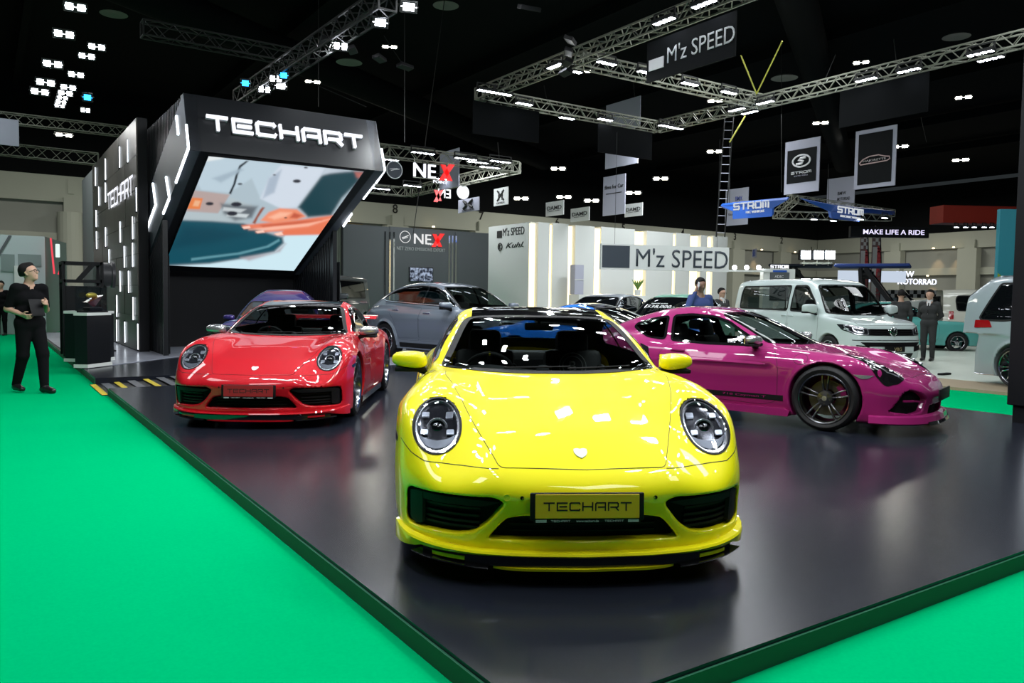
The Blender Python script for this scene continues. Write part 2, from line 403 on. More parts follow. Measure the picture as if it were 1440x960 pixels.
def raw_mesh(name, V, Q, N, m, parent, flip=False):
    me = bpy.data.meshes.new(name); Q = np.asarray(Q)
    if flip: Q = Q[:, ::-1]
    used = np.unique(Q); mp = -np.ones(len(V), int); mp[used] = np.arange(len(used)); V = np.asarray(V)[used]; Q = mp[Q]
    me.vertices.add(len(V)); me.vertices.foreach_set('co', V.astype(np.float32).ravel())
    nq = len(Q); k = Q.shape[1]; me.loops.add(nq*k); me.loops.foreach_set('vertex_index', Q.astype(np.int32).ravel())
    me.polygons.add(nq); me.polygons.foreach_set('loop_start', np.arange(0, nq*k, k, dtype=np.int32))
    me.update(calc_edges=True); me.validate()
    o = link(name, me, m, parent); me.shade_smooth()
    if N is not None:
        N = np.asarray(N)[used]; me.normals_split_custom_set_from_vertices([tuple(v) for v in N])
    return o
def cut_front(c, poly, depth, k=0.012, floor=None):
    """recess pressed into the nose inside a front-view outline"""
    def q(f, s, ay, z):
        near = s < 1.6
        d2 = np.where(near, poly_sdf(ay, z, poly), 1.0); lim = s-(c.nplan(ay)+c.nprof(z)+depth)
        return np.where(near, smax(f, -np.maximum(d2, lim), k), f)
    return q
def cut_surface(c, view, poly, depth, k=0.012, rng=None):
    """recess of constant depth measured from the untouched skin"""
    def q(f, s, ay, z):
        u, v = (ay, z) if view == 'front' else (s, z)
        xs = [p[0] for p in poly]; ys = [p[1] for p in poly]
        near = (u > min(xs)-.05) & (u < max(xs)+.05) & (v > min(ys)-.05) & (v < max(ys)+.05) & (s > rng[0]) & (s < rng[1])
        d2 = np.where(near, poly_sdf(u, v, poly), 1.0); b = f
        return np.where(near, smax(f, -np.maximum(d2, -(b+depth)), k), f)
    return q

# ---------------------------------------------------------------- wheels
def make_wheel(parent, x, y, side, r, w, rimr, M, style='double', spokes=5, caliper=None, turn=0.0, ncap=True):
    """side=+1: outer face towards +Y"""
    e = bpy.data.objects.new('wheel', None); COL.objects.link(e); e.parent = parent; e.location = (x, y, r); e.empty_display_size = 0.05
    e.rotation_euler = (0, 0, turn if side > 0 else PI+turn)
    t = MB(); hw = w/2
    prof = [(rimr, hw-0.012), (rimr+0.012, hw-0.002), ((rimr+r)/2, hw+0.006), (r-0.022, hw-0.004), (r-0.006, hw-0.022), (r, hw-0.05), (r, hw-0.075), (r-0.006, hw-0.078), (r-0.006, hw-0.085), (r, hw-0.088), (r, 0.006), (r-0.006, 0.004), (r-0.006, -0.004), (r, -0.006),
            (r, -hw+0.05), (r-0.006, -hw+0.022), (r-0.03, -hw+0.002), (rimr+0.01, -hw), (rimr-0.01, -hw+0.02), (rimr-0.012, 0), (rimr-0.01, hw-0.02)]
    t.lathe(prof, axis='Y', n=56, close=True).build('tyre', M['tyre'], e, smooth=True)
    rb = MB(); rb.lathe([(rimr+0.004, hw-0.006), (rimr-0.002, hw+0.001), (rimr-0.014, hw-0.004), (rimr-0.022, hw-0.03), (rimr-0.03, -hw+0.04), (rimr-0.02, -hw+0.03), (rimr, -hw+0.02)], axis='Y', n=56)
    rb.build('rim', M['rimlip'], e, smooth=True)
    sp = MB(); hub = 0.075; yo = hw-0.03
    for k in range(spokes):
        a0 = 2*PI*k/spokes+PI/2
        legs = ((-1, 1) if style in ('double', 'y') else (0,))
        for d in legs:
            da0 = d*(0.20 if style == 'double' else 0.05); da1 = d*(0.13 if style == 'double' else 0.24); wd = 0.016 if style == 'double' else 0.022
            if style == 'five': wd = 0.035
            pts = []
            for j in range(5):
                tt = j/4; rr = hub*0.9+(rimr-0.012-hub*0.9)*tt; an = a0+da0*(1-tt)+da1*tt; yy = yo-0.012+0.016*math.sin(PI*min(1, tt*1.1))-0.02*(1-tt)
                pts.append((rr*math.cos(an), yy, rr*math.sin(an), an))
            for (p, q) in zip(pts, pts[1:]):
                an = p[3]; tx = Vector((-math.sin(an), 0, math.cos(an)))*wd/2
                a, b = Vector(p[:3]), Vector(q[:3]); dn = Vector((0, -0.035, 0)); up = Vector((0, 0.004, 0))
                vs = [a+tx+dn, a+tx, a+tx*0.4+up, a-tx*0.4+up, a-tx, a-tx+dn, b+tx+dn, b+tx, b+tx*0.4+up, b-tx*0.4+up, b-tx, b-tx+dn]
                sp.add(vs, [(i, (i+1) % 6, (i+1) % 6+6, i+6) for i in range(6)]+[(0, 5, 4, 3, 2, 1), (6, 7, 8, 9, 10, 11)])
    sp.build('spokes', M['spoke'], e)
    hb = MB(); hb.lathe([(0, yo+0.0), (0.03, yo+0.002), (0.034, yo-0.004), (0.075, yo-0.014), (0.085, yo-0.03), (0.085, yo-0.06)], axis='Y', n=24)
    for k in range(5): hb.lathe([(0, yo+0.002), (0.009, yo), (0.009, yo-0.02)], c=(0.055*math.cos(2*PI*(k+.5)/5+PI/2), 0, 0.055*math.sin(2*PI*(k+.5)/5+PI/2)), axis='Y', n=8)
    hb.build('hub', M['spoke'], e, smooth=True)
    if ncap: MB().lathe([(0, yo+0.006), (0.024, yo+0.004), (0.028, yo-0.002)], axis='Y', n=20).build('hub_cap', M['cap'], e, smooth=True)
    if caliper is not None:
        MB().lathe([(0.09, -0.01), (rimr*0.72, -0.01), (rimr*0.72, -0.03), (0.09, -0.03)], axis='Y', n=40, close=True).build('brake_disc', M['disc'], e, smooth=True)
        cb = MB(); a0 = R(150)*1 if side < 0 else R(30)
        arc = [(rimr*0.78*math.cos(a0+t*0.09), rimr*0.78*math.sin(a0+t*0.09)) for t in range(-4, 5)]; arc2 = [(rimr*0.55*math.cos(a0+t*0.09), rimr*0.55*math.sin(a0+t*0.09)) for t in range(4, -5, -1)]
        cb.prism(arc+arc2, (0, -0.045, 0), (1, 0, 0), (0, 0, 1), (0, 0.055, 0)); cb.build('brake_caliper', caliper, e)
    return e

def seat(parent, x, y, M, m2=None, logo=False, z0=0.22):
    e = bpy.data.objects.new('seat', None); COL.objects.link(e); e.parent = parent; e.location = (x, y, z0); e.empty_display_size = 0.05
    MB().box((0, 0, 0.07), (0.52, 0.50, 0.16), bev=0.05).build('cushion', M['leather'], e, smooth=True)
    b = MB(); rot = Matrix.Rotation(R(-14), 3, 'Y'); b.box((-0.30, 0, 0.42), (0.13, 0.48, 0.66), bev=0.055, rot=rot)
    b.box((-0.24, 0.22, 0.38), (0.16, 0.07, 0.5), bev=0.03, rot=rot); b.box((-0.24, -0.22, 0.38), (0.16, 0.07, 0.5), bev=0.03, rot=rot); b.build('backrest', M['leather'], e, smooth=True)
    MB().box((-0.40, 0, 0.80), (0.11, 0.27, 0.2), bev=0.05, rot=rot).build('headrest', M['leather'], e, smooth=True)
    return e
# ================================================================ shared car pieces
M = {}
M['tyre'] = mat('tyre_rubber', (0.008, 0.008, 0.009), 0.6, spec=.3)
M['rimlip'] = mat('rim_dark_polished', (0.35, 0.36, 0.38), 0.18, 1.0)
M['spoke'] = mat('spoke_anthracite', (0.13, 0.13, 0.14), 0.25, 0.9)
M['spoke_black'] = mat('spoke_black', (0.02, 0.02, 0.022), 0.25, 0.3, 0.5)
M['chrome'] = mat('chrome', (0.85, 0.86, 0.88), 0.06, 1.0)
M['cap'] = mat('cap_silver', (0.5, 0.5, 0.52), 0.3, 0.9)
M['disc'] = mat('brake_disc_steel', (0.10, 0.09, 0.075), 0.45, .8)
M['leather'] = mat('black_leather', (0.018, 0.018, 0.02), 0.5)
M['trim'] = mat('black_plastic', (0.007, 0.007, 0.008), 0.5, spec=.15)
M['gloss'] = mat('gloss_black', (0.006, 0.006, 0.007), 0.06, 0, 1.0)
M['gap'] = mat('gap_black', (0.004, 0.004, 0.004), 0.8)
M['dash'] = mat('dash_grey', (0.035, 0.038, 0.042), 0.55)
M['glass'] = glass_mat('car_glass_tinted', (0.42, 0.46, 0.45))
M['gdark'] = mat('privacy_glass', (0.004, 0.005, 0.006), 0.03, 0, 1.0)
M['clear'] = glass_mat('lamp_glass', (0.93, 0.94, 0.96))
M['lampin'] = mat('lamp_bowl', (0.03, 0.032, 0.04), 0.12, 0.6)
M['silver'] = mat('lamp_silver', (0.80, 0.82, 0.88), 0.22, .9)
M['lbar'] = mat('light_bar_grey', (.22, .24, .28), .3, .8)
M['badge'] = mat('badge_silver', (0.75, 0.77, 0.8), 0.35, .2, .5)
M['led'] = emis('led_white_dim', (0.9, 0.95, 1.0), 1.5)
M['mesh'] = mat('intake_mesh', (0.006, 0.006, 0.007), 0.8, spec=.1)
M['white'] = mat('white_print', (0.7, 0.7, 0.72), 0.5)
M['red'] = mat('tail_red', (0.35, 0.005, 0.008), 0.1, 0, 1.0)
M['lining'] = mat('headliner_dark', (0.015, 0.015, 0.017), 0.85)
M['carbon'] = mat('carbon_silver', (0.38, 0.39, 0.40), 0.18, 0.7, 1.0)
def paint(name, col, rough=0.28, metal=0.0, flake=0.0):
    return mat(name, col, .5, metal, 1.0, spec=.12)

def lerp_pts(c, s, y, z): return Vector((c.nx-s, y, z))
def sweep_front(c, name, ys, prof, m, parent, ds=0.0):
    """ys: lateral stations; prof(y) -> list of (forward offset from the nose plan, z); closed section"""
    vs = []; fs = []; n = None
    for y in ys:
        pr = prof(y); n = len(pr); s0 = float(c.nplan(np.array([abs(y)]))[0])
        g = float((c.nplan(np.array([abs(y)+.01]))[0]-s0)/0.01); nn = Vector((1, (g if y >= 0 else -g), 0)).normalized()
        for o, z in pr: vs.append(Vector((c.nx-s0-ds, y, z))+nn*o)
    for i in range(len(ys)-1):
        for k in range(n): fs.append((i*n+k, i*n+(k+1) % n, (i+1)*n+(k+1) % n, (i+1)*n+k))
    fs += [tuple(range(n))[::-1], tuple(range((len(ys)-1)*n, len(ys)*n))]
    return MB().add(vs, fs).build(name, m, parent, smooth=True)

def mirror_pod(c, s, y, z, m, mlow, parent, big=1.0, boxy=False):
    for sg in (1, -1):
        e = MB(); seg, ring = 24, 14; vs = []
        ex = 0.55 if boxy else 0.75
        for i in range(ring+1):
            for k in range(seg):
                a, b = PI*i/ring, 2*PI*k/seg
                x = math.copysign(abs(math.cos(b))**ex, math.cos(b))*math.sin(a)**ex; yy = math.copysign(abs(math.cos(a))**ex, math.cos(a)); zz = math.copysign(abs(math.sin(b))**ex, math.sin(b))*math.sin(a)**ex
                sc = 1-0.22*(yy*0.5+0.5)                       # thinner outwards
                X = x*0.085*sc if x > 0 else x*0.05*sc
                vs.append(Vector((c.nx-s+X*big-0.02*yy, sg*(y+yy*0.105*big), z+(zz*(0.062 if zz > 0 else 0.05)*sc+0.004*yy)*big*(1.35 if boxy else 1))))
        e.add(vs, [(i*seg+k, (i+1)*seg+k, (i+1)*seg+(k+1) % seg, i*seg+(k+1) % seg) for i in range(ring) for k in range(seg)])
        h = e.build('wing_mirror', m, parent, smooth=True)
        lo = MB(); lo.box((c.nx-s-0.01, sg*(y-0.01), z-0.052*big), (0.12*big, 0.19*big, 0.028*big), bev=0.012); lo.bar((c.nx-s-0.02, sg*(y-0.06), z-0.055*big), (c.nx-s-0.0, sg*(y-0.19*big), z-0.10*big), 0.06, 0.035)
        lo.build('mirror_foot', mlow, h, smooth=True)
        gl = MB(); gl.box((c.nx-s-0.058*big, sg*(y), z+0.002), (0.006, 0.17*big, 0.085*big), bev=0.002); gl.build('mirror_glass', M['chrome'], h)

def interior(c, parent, s_seat, zs, rhd=True, dash_s=1.62, dash_z=0.84, yw=0.36, steer=True, rear=None, yspan=0.62, floor_s=(1.3, 3.4), tilt=24, logo=False, dmat=None):
    x = c.nx
    d = MB(); n = 14; vs = []
    prof = [(0.0, -0.30), (0.0, -0.02), (-0.06, 0.02), (-0.22, 0.035), (-0.36, 0.01), (-0.40, -0.06), (-0.34, -0.30)]
    for i in range(n+1):
        y = -yspan+2*yspan*i/n; bx = 0.16*(y/yspan)**2; hump = 0.035*math.exp(-((y-(-yw if rhd else yw))/0.2)**2)
        for px, pz in prof: vs.append(Vector((x-dash_s+px-bx, y, dash_z+pz+(hump if -0.3 < px < -0.1 else hump*0.4 if pz > -0.1 else 0))))
    k = len(prof); fs = [(i*k+j, i*k+(j+1) % k, (i+1)*k+(j+1) % k, (i+1)*k+j) for i in range(n) for j in range(k)]+[tuple(range(k))[::-1], tuple(range(n*k, n*k+k))]
    db = d.add(vs, fs).build('dashboard', dmat or M['dash'], parent, smooth=True)
    MB().lathe([(0.001, 0.05), (0.03, 0.045), (0.045, 0.02), (0.05, 0)], c=(x-dash_s-0.16, 0, dash_z+0.03), n=20).build('dash_clock', M['dash'], db, smooth=True)
    f = MB(); f.box((x-(floor_s[0]+floor_s[1])/2, 0, 0.20), (floor_s[1]-floor_s[0], 2*yspan+0.1, 0.04)); f.box((x-s_seat-0.1, 0, 0.36), (1.3, 0.2, 0.28), bev=0.04)
    f.box((x-floor_s[1], 0, (0.2+dash_z)/2), (0.05, 2*yspan, dash_z-0.2)); f.build('cabin_floor', M['leather'], parent)
    for sy in (yw, -yw): seat(parent, x-s_seat, sy, M, z0=zs)
    if rear:
        MB().box((x-rear, 0, zs+0.12), (0.4, 1.1, 0.2), bev=0.06).box((x-rear-0.22, 0, zs+0.42), (0.14, 1.1, 0.55), bev=0.06).build('rear_seat', M['leather'], parent, smooth=True)
    if steer:
        yy = -yw if rhd else yw; t = MB(); rot = Matrix.Rotation(R(-90+tilt), 3, 'Y'); ctr = Vector((x-dash_s-0.47, yy, dash_z-0.03))
        ring = [ctr+rot @ Vector((0.185*math.cos(a), 0.185*math.sin(a), 0)) for a in [2*PI*i/28 for i in range(28)]]
        t.tube(ring, 0.015, 8, close=True)
        for a in (0.0, PI, -PI/2, ): t.bar(ctr, ctr+rot @ Vector((0.18*math.sin(a)*-1, 0.18*math.cos(a), 0)), 0.03, 0.012)
        t.ball(ctr, 0.05, 12, 8); t.build('steering_wheel', M['leather'], parent, smooth=True)
        return ctr, rot
    return None

def chassis(c, parent):
    P = c.P; m = MB(); x0 = c.nx-c.ax[0]; x1 = c.nx-c.ax[1]
    m.box(((x0+x1)/2, 0, P['bot']+0.05), (abs(x0-x1)-0.5, 1.2, 0.08)); m.bar((x0, -0.7, P['wr']), (x0, 0.7, P['wr']), 0.08); m.bar((x1, -0.7, P['wr']), (x1, 0.7, P['wr']), 0.08)
    m.box(((x0+x1)/2, 0, P['bot']+0.1), (abs(x0-x1)+0.2, 0.5, 0.12)); m.build('chassis', M['trim'], parent)
def wheels(c, parent, r, w, rim, track, style='double', spokes=5, cal=None, steer=0.0, sm=None, tr=None):
    MM = dict(M)
    if sm: MM['spoke'] = sm
    for i, s in enumerate(c.ax):
        for sg in (1, -1):
            make_wheel(parent, c.nx-s, sg*(track[i]-w/2), sg, r, w, rim, MM, style, spokes, cal, turn=steer if i == 0 else 0)

# ================================================================ rear-engined coupe
P911 = dict(L=4.52, axles=(1.01, 3.46), nosex=1.93, wr=0.345, ar=0.375, bot=0.115, zmax=1.30, belt=0.88, smid=2.5,
    hood=[(0, .455), (.04, .49), (.10, .527), (.2, .585), (.4, .672), (.8, .775), (1.2, .848), (1.5, .885), (2, .89), (3, .89), (3.6, .86), (4.2, .77), (4.5, .70)],
    fend=[(0, .38), (.15, .45), (.25, .52), (.35, .605), (.45, .695), (.55, .765), (.7, .835), (.9, .875), (1.2, .895), (1.6, .895), (2.2, .89), (2.7, .905), (3.1, .925), (3.5, .92), (4.0, .86), (4.4, .77), (4.6, .70)],
    W=[(0, .90), (.35, .94), (.6, .955), (.95, .955), (1.3, .93), (1.7, .895), (2.2, .88), (2.6, .895), (3.0, .925), (3.4, .94), (3.8, .94), (4.2, .90), (4.6, .82)],
    side=[(.05, .08), (.12, .055), (.2, .022), (.3, .006), (.45, 0), (.6, .004), (.7, .02), (.8, .06), (.9, .12), (1.0, .2)],
    nplan=[(0, 0), (.3, .016), (.52, .055), (.67, .125), (.77, .215), (.855, .33), (.91, .45), (.94, .60), (.96, .75), (1.03, 1.5)],
    nprof=[(.05, .07), (.11, .035), (.18, .03), (.24, .03), (.33, .02), (.40, .0), (.45, .0), (.50, .02), (.56, .06), (.8, .12)],
    tplan=[(0, 0), (.4, .02), (.6, .06), (.75, .16), (.85, .34), (.9, .5), (1.0, 1.0)], tprof=[(.1, .12), (.3, .04), (.5, 0), (.7, .02), (.9, .1)],
    roof=[(1.12, .77), (1.30, .855), (1.5, .955), (1.75, 1.072), (2.0, 1.168), (2.18, 1.218), (2.4, 1.262), (2.6, 1.275), (2.8, 1.258), (3.1, 1.18), (3.4, 1.075), (3.7, .965), (4.0, .86), (4.3, .76), (4.5, .68)], sm_roof=0.07,
    gb=[(1.2, .72), (1.5, .745), (1.9, .77), (2.4, .785), (2.9, .77), (3.3, .72), (3.7, .64), (4.1, .55), (4.5, .42)], tum1=.36, tum2=.75, wrapf=.28, wrapr=.35, rcrown=.06,
    yi=.40, yo=.71, kside=.13, knose=.06, kbase=.045, kroof=.07, flare=.008, ain=.55)
HZ = .683
HL = ellipse(.703, .683, .121, .118, 40, R(0))

def build_911(name, label, loc, rz, pm, h=0.016, lines=True, roof_m=None, mirror_m=None, plate_m=None, aero=True, spoiler=False, spoke_m=None, caliper=None, hero=False, platetext=None, style='y'):
    t = thing(name, label, 'car', loc, rz)
    c = Car(P911)
    intake = rounded([(.375, .385), (.43, .412), (.60, .408), (.83, .405), (.845, .375), (.845, .24), (.825, .215), (.60, .222), (.52, .238), (.455, .285)], .03)
    cen = rounded([(-.46, .208), (-.37, .312), (-.30, .325), (.30, .325), (.37, .312), (.46, .208)], .03)
    c.cuts = [cut_front(c, intake, 0.10), cut_front(c, cen, 0.12), cut_surface(c, 'front', HL, 0.11, 0.010, (0.0, 1.0))]
    def arch(f, s, ay, z): return f
    wins_s = rounded([(1.70, .915), (2.02, 1.085), (2.22, 1.165), (2.50, 1.195), (2.80, 1.175), (3.08, 1.085), (3.24, .985), (3.18, .945), (2.5, .93)], .05)
    wind = rounded([(-.70, .893), (-.64, 1.01), (-.585, 1.12), (-.54, 1.185), (-.48, 1.203), (-.25, 1.213), (.25, 1.213), (.48, 1.203), (.54, 1.185), (.585, 1.12), (.64, 1.01), (.70, .893), (.45, .878), (.2, .872), (-.2, .872), (-.45, .878)], .025)
    rw = rounded([(-.50, .97), (-.46, 1.14), (-.40, 1.175), (.40, 1.175), (.46, 1.14), (.50, .97)], .05)
    body = c.mesh(h, holes=[('side', wins_s), ('front', wind), ('rear', rw)], m=pm, parent=t, lining=M['lining'], cab=(1.2, 3.9, .55))
    chassis(c, t)
    # glazing
    w = c.patch('windscreen', 'front', wind, M['glass'], t, off=0.002, grid=0.05)
    c.ring('windscreen_seal', 'front', [(a*.972, .885+(b-.885)*.965+.004) for a, b in wind], M['gap'], w, 0.046, 0.004)
    for sg in (1, -1):
        g = c.patch('side_window', 'side', wins_s, M['glass'], t, off=0.001, sign=sg); c.ring('window_seal', 'side', wins_s, M['gloss'], g, 0.030, 0.003, sign=sg)
        c.ring('window_pillar', 'side', [(2.82, .935), (2.90, 1.16)], M['gloss'], g, 0.03, 0.004, sign=sg, closed=False)
    g = c.patch('rear_window', 'rear', rw, M['glass'], t, off=0.001, grid=0.05); c.ring('rear_window_seal', 'rear', rw, M['gap'], g, 0.03, 0.003)
    rp = rounded([(2.17, -.49), (2.9, -.46), (3.02, -.40), (3.02, .40), (2.9, .46), (2.17, .49), (2.12, .3), (2.11, 0), (2.12, -.3)], .05)
    c.patch('roof_panel', 'top', rp, roof_m or M['gloss'], t, off=0.004)
    # bonnet, doors, shut lines
    hp = rounded([(.125, -.40), (.32, -.465), (.57, -.545), (.79, -.605), (1.10, -.665), (1.27, -.665), (1.27, -.5), (1.23, 0), (1.27, .5), (1.27, .665), (1.10, .665), (.79, .605), (.57, .545), (.32, .465), (.125, .40), (.105, 0)], .03)
    b = c.patch('bonnet', 'top', hp, pm, t, off=0.0025, skirt=0.006); c.ring('shut_line', 'top', hp, M['gap'], b, 0.007, 0.0012, thick=0.003)
    dr = rounded([(1.50, .30), (1.53, .60), (1.62, .86), (2.2, .885), (2.80, .90), (2.84, .70), (2.70, .45), (2.62, .28), (1.6, .22)], .05)
    for sg in (1, -1):
        d = c.patch('door', 'side', dr, pm, t, off=0.0025, sign=sg, skirt=0.006); c.ring('shut_line', 'side', dr, M['gap'], d, 0.007, 0.0012, sign=sg, thick=0.003)
        hd = MB(); p, N = c.hit('side', [(2.58, .73)], sg); q = c.loc(p)[0]; hd.box((q[0], q[1]+sg*0.004, q[2]), (0.20, 0.012, 0.024), bev=0.005); hd.build('door_handle', pm, d, smooth=True)
        ln = [(.405, .532), (.62, .527), (.76, .535), (.83, .565), (.89, .61)]; ln = ln if sg > 0 else [(-a, z) for a, z in ln]
        c.ring('bumper_shut_line', 'front', ln, M['gap'], body, 0.004, 0.001, closed=False, thick=0.003)
        mk = rounded([(.60, .60), (.72, .615), (.73, .585), (.62, .57)], .012)
        c.patch('side_marker', 'side', mk, M['lampin'], t, off=0.003, sign=sg, grid=0.02)
    # headlamps: bowl, silver ring, projector, four light bars, clear cover
    for sg in (1, -1):
        E1 = [(a*sg, z) for a, z in HL]; E1 = E1 if sg > 0 else E1[::-1]
        bowl = c.patch('headlamp', 'front', [(sg*(.705+(a*sg-.705)*1.03), HZ+(z-HZ)*1.03) for a, z in E1], M['lampin'], t, off=0.0, grid=0.03, skirt=0.0, push=(.052, 0, 0))
        c.ring('lamp_ring', 'front', [(sg*.705+(a-sg*.705)*0.93, HZ+(z-HZ)*0.93) for a, z in E1], M['silver'], bowl, 0.017, -0.002, thick=0.035, push=(.012, 0, 0))
        c.ring('lamp_rim', 'front', E1, M['trim'], bowl, 0.012, 0.003, thick=0.02)
        ctr, N = c.hit('front', [(sg*.703, HZ)]); p = Vector(c.loc(ctr)[0]); n = Vector((-N[0][0], N[0][1], N[0][2])); n = (n+Vector((1.0, 0, 0))).normalized()
        rr = n.to_track_quat('Z', 'Y').to_matrix()
        pr = MB(); pr.M = Matrix.Translation(p-n*0.062) @ rr.to_4x4(); pr.lathe([(.040, 0), (.042, .026), (.050, .028), (.056, .020), (.058, -.01)], n=28); pr.build('projector_lens', M['silver'], bowl, smooth=True)
        gl = MB(); gl.M = Matrix.Translation(p-n*0.062) @ rr.to_4x4(); gl.ball((0, 0, .006), (.036, .036, .034), 20, 12); gl.build('projector_glass', M['gdark'], bowl, smooth=True)
        for dy_, dz_ in ((.062, .045), (-.062, .045), (.066, -.030), (-.066, -.030)):
            q_ = rounded([(sg*.703+dy_-.019, HZ+dz_-.011), (sg*.703+dy_+.019, HZ+dz_-.009), (sg*.703+dy_+.021, HZ+dz_+.011), (sg*.703+dy_-.017, HZ+dz_+.010)], .006)
            c.patch('light_bar', 'front', q_, M['lbar'], bowl, off=0, grid=.012, skirt=.012, push=(.030, 0, 0))
        q_ = [(sg*.703+.104*math.cos(a_), HZ+.102*math.sin(a_)) for a_ in [PI+.42+(PI-.84)*i/14 for i in range(15)]]+[(sg*.703+.055, HZ-.060), (sg*.703, HZ-.068), (sg*.703-.055, HZ-.060)]
        c.patch('lamp_shelf', 'front', q_, mat('lamp_shelf_grey', (.07, .08, .10), .35, .5), bowl, off=0, grid=.02, skirt=.01, push=(.034, 0, 0))
        c.patch('lamp_cover', 'front', E1, M['clear'], bowl, off=0.003, grid=0.03, skirt=0.004)
    # intakes: dark inserts set back in the openings
    for sg in (1, -1):
        I = [(sg*a, z) for a, z in intake]; I = I if sg > 0 else I[::-1]
        ins = c.patch('air_intake', 'front', I, M['mesh'], t, off=-0.0, grid=0.04, skirt=0.0, push=(0.060, 0, 0))
        for zz in (.375, .34, .305, .275, .25):
            y0, y1 = (.50, .79)
            pts = [(sg*(y0+(y1-y0)*k/6), zz) for k in range(7)]
            c.ring('intake_slat', 'front', pts, M['trim'], ins, 0.012, -0.03, closed=False, thick=0.02)
        fr = rounded([(sg*.40, .385), (sg*.60, .398), (sg*.815, .395), (sg*.825, .36), (sg*.70, .358), (sg*.48, .360)], .01)
        c.patch('intake_blade', 'front', fr if sg > 0 else fr[::-1], M['trim'], ins, off=-0.012, grid=0.03, skirt=0.02)
        fr = rounded([(sg*.775, .395), (sg*.84, .385), (sg*.838, .24), (sg*.81, .225), (sg*.775, .235)], .01)
        c.patch('intake_duct', 'front', fr if sg > 0 else fr[::-1], M['trim'], ins, off=-0.010, grid=0.03, skirt=0.02)
    cg = c.patch('air_intake', 'front', cen, M['mesh'], t, off=0, grid=0.05, skirt=0.0, push=(0.075, 0, 0))
    for zz in (.235, .265, .295): c.ring('intake_slat', 'front', [(-.36, zz), (0, zz), (.36, zz)], M['trim'], cg, 0.008, -0.06, closed=False, thick=0.01)
    # number plate
    x0 = c.nx+0.022; rot = Matrix.Rotation(R(-4), 3, 'Y')
    hl = MB().box((x0-0.012, 0, .383), (0.02, .532, .128), bev=0.006, rot=rot).build('plate_holder', M['trim'], t, smooth=True)
    MB().box((x0-0.002, 0, .386), (0.006, .485, .112), bev=0.003, rot=rot).build('number_plate', plate_m, hl)
    u = Vector((0, 1, 0)); v = rot @ Vector((0, 0, 1))
    stroke_text('plate_lettering', 'TECHART', M['gap'] if hero else M['trim'], hl, Vector((x0+0.0012, -.205, .366)), u, v, .41, .040, .0065, .002)
    MB().box((x0-0.006, 0, .3185), (0.014, .50, .016), bev=0.002).build('plate_strip', M['trim'], hl)
    text_obj('dealer_lettering', 'www.techart.de', M['white'], hl, (x0+0.0015, 0, .319), u, (0, 0, 1), w=.105, h=.011, depth=.0006, align='C')
    for yy in (-.125, .125): stroke_text('strip_lettering', 'TECHART', M['white'], hl, Vector((x0+0.0015, yy-.045, .3145)), u, (0, 0, 1), .09, .009, .0016, .0006)
    for yy in (-.215, .215):
        mb = MB()
        for k in range(3): mb.box((x0+0.0015, yy, .3145+k*.0045), (0.001, .05, .0048 if k == 9 else .0028))
        mb.bar((x0+0.0010, yy-.024, .3145), (x0+0.0010, yy-.024, .3235), .001, .001); mb.build('strip_marks', M['white'], hl)
    # crest
    p, N = c.hit('top', [(.205, 0)]); q = Vector(c.loc(p)[0]); n = Vector((-N[0][0], N[0][1], N[0][2])); u = Vector((0, 1, 0)); v = n.cross(u)
    if v.x > 0: v = -v
    cr = MB(); sh = [(-.032, .030), (-.016, .036), (0, .030), (.016, .036), (.032, .030), (.033, .005), (.022, -.022), (0, -.040), (-.022, -.022), (-.033, .005)]
    cr.prism(sh, q+n*.003, u, v, n*.005); cr.build('bonnet_badge', M['badge'], b)
    # parking sensors
    for yy in (-.30, -.37, .33):
        p, N = c.hit('front', [(yy, .415)]); q = c.loc(p)[0]; rad = .017 if yy == -.37 else .009
        MB().lathe([(rad, 0), (rad, .0035), (rad-.002, .004), (rad-.002, 0.001), (0.0001, .001)], c=(q[0]-.001, q[1], q[2]), axis='X', n=20).build('sensor', pm if yy == -.37 else M['trim'], body, smooth=True)
    # body-kit front lip
    if aero:
        ys = [-.908+1.816*i/60 for i in range(61)]
        def pl(y):
            a = abs(y); e_ = 1-.8*max(0, (a-.80)/.108)**1.5; zt = .163+.030*(a/.9)**3; zb = .137+.006*(a/.9) if a < .76 else .137-(a-.76)*.30; return [(.020*e_, zb+.006), (.028*e_, zt-.012), (.022*e_, zt-.002), (-.01, zt+.003), (-.04, zb+.02), (-.04, zb)]
        lip = sweep_front(c, 'front_lip', ys, pl, pm, t)
        ys = [-.56+1.12*i/40 for i in range(41)]
        sweep_front(c, 'splitter_band', ys, lambda y: [(.006, .094), (.006, .140), (-.06, .140), (-.06, .094)], M['gloss'], lip)
        ys = [-.43+.86*i/30 for i in range(31)]
        sweep_front(c, 'splitter_blade', ys, lambda y: [(.026-.03*(abs(y)/.43)**6, .080), (.028-.03*(abs(y)/.43)**6, .092), (-.06, .096), (-.06, .080)], pm, lip)
        for sg in (1, -1):
            ys = sorted([sg*(.45+.345*i/14) for i in range(15)])
            def fin(y):
                k = (abs(y)-.45)/.345; return [(.028, .083+.02*k), (.034, .092+.02*k), (-.03, .100+.012*k), (-.05, .092)]
            sweep_front(c, 'splitter_fin', ys, fin, M['gloss'], lip)
            ys = sorted([sg*(.52+.24*i/10) for i in range(11)])
            sweep_front(c, 'splitter_slot', ys, lambda y: [(.002, .108), (.004, .138), (-.04, .138), (-.04, .108)], M['gloss'], lip)
            ys = sorted([sg*(.56+.15*i/6) for i in range(7)])
            sweep_front(c, 'splitter_inlay', ys, lambda y: [(.008, .112+.02*(abs(y)-.56)), (.010, .130+.02*(abs(y)-.56)), (0, .130), (0, .112)], pm, lip)
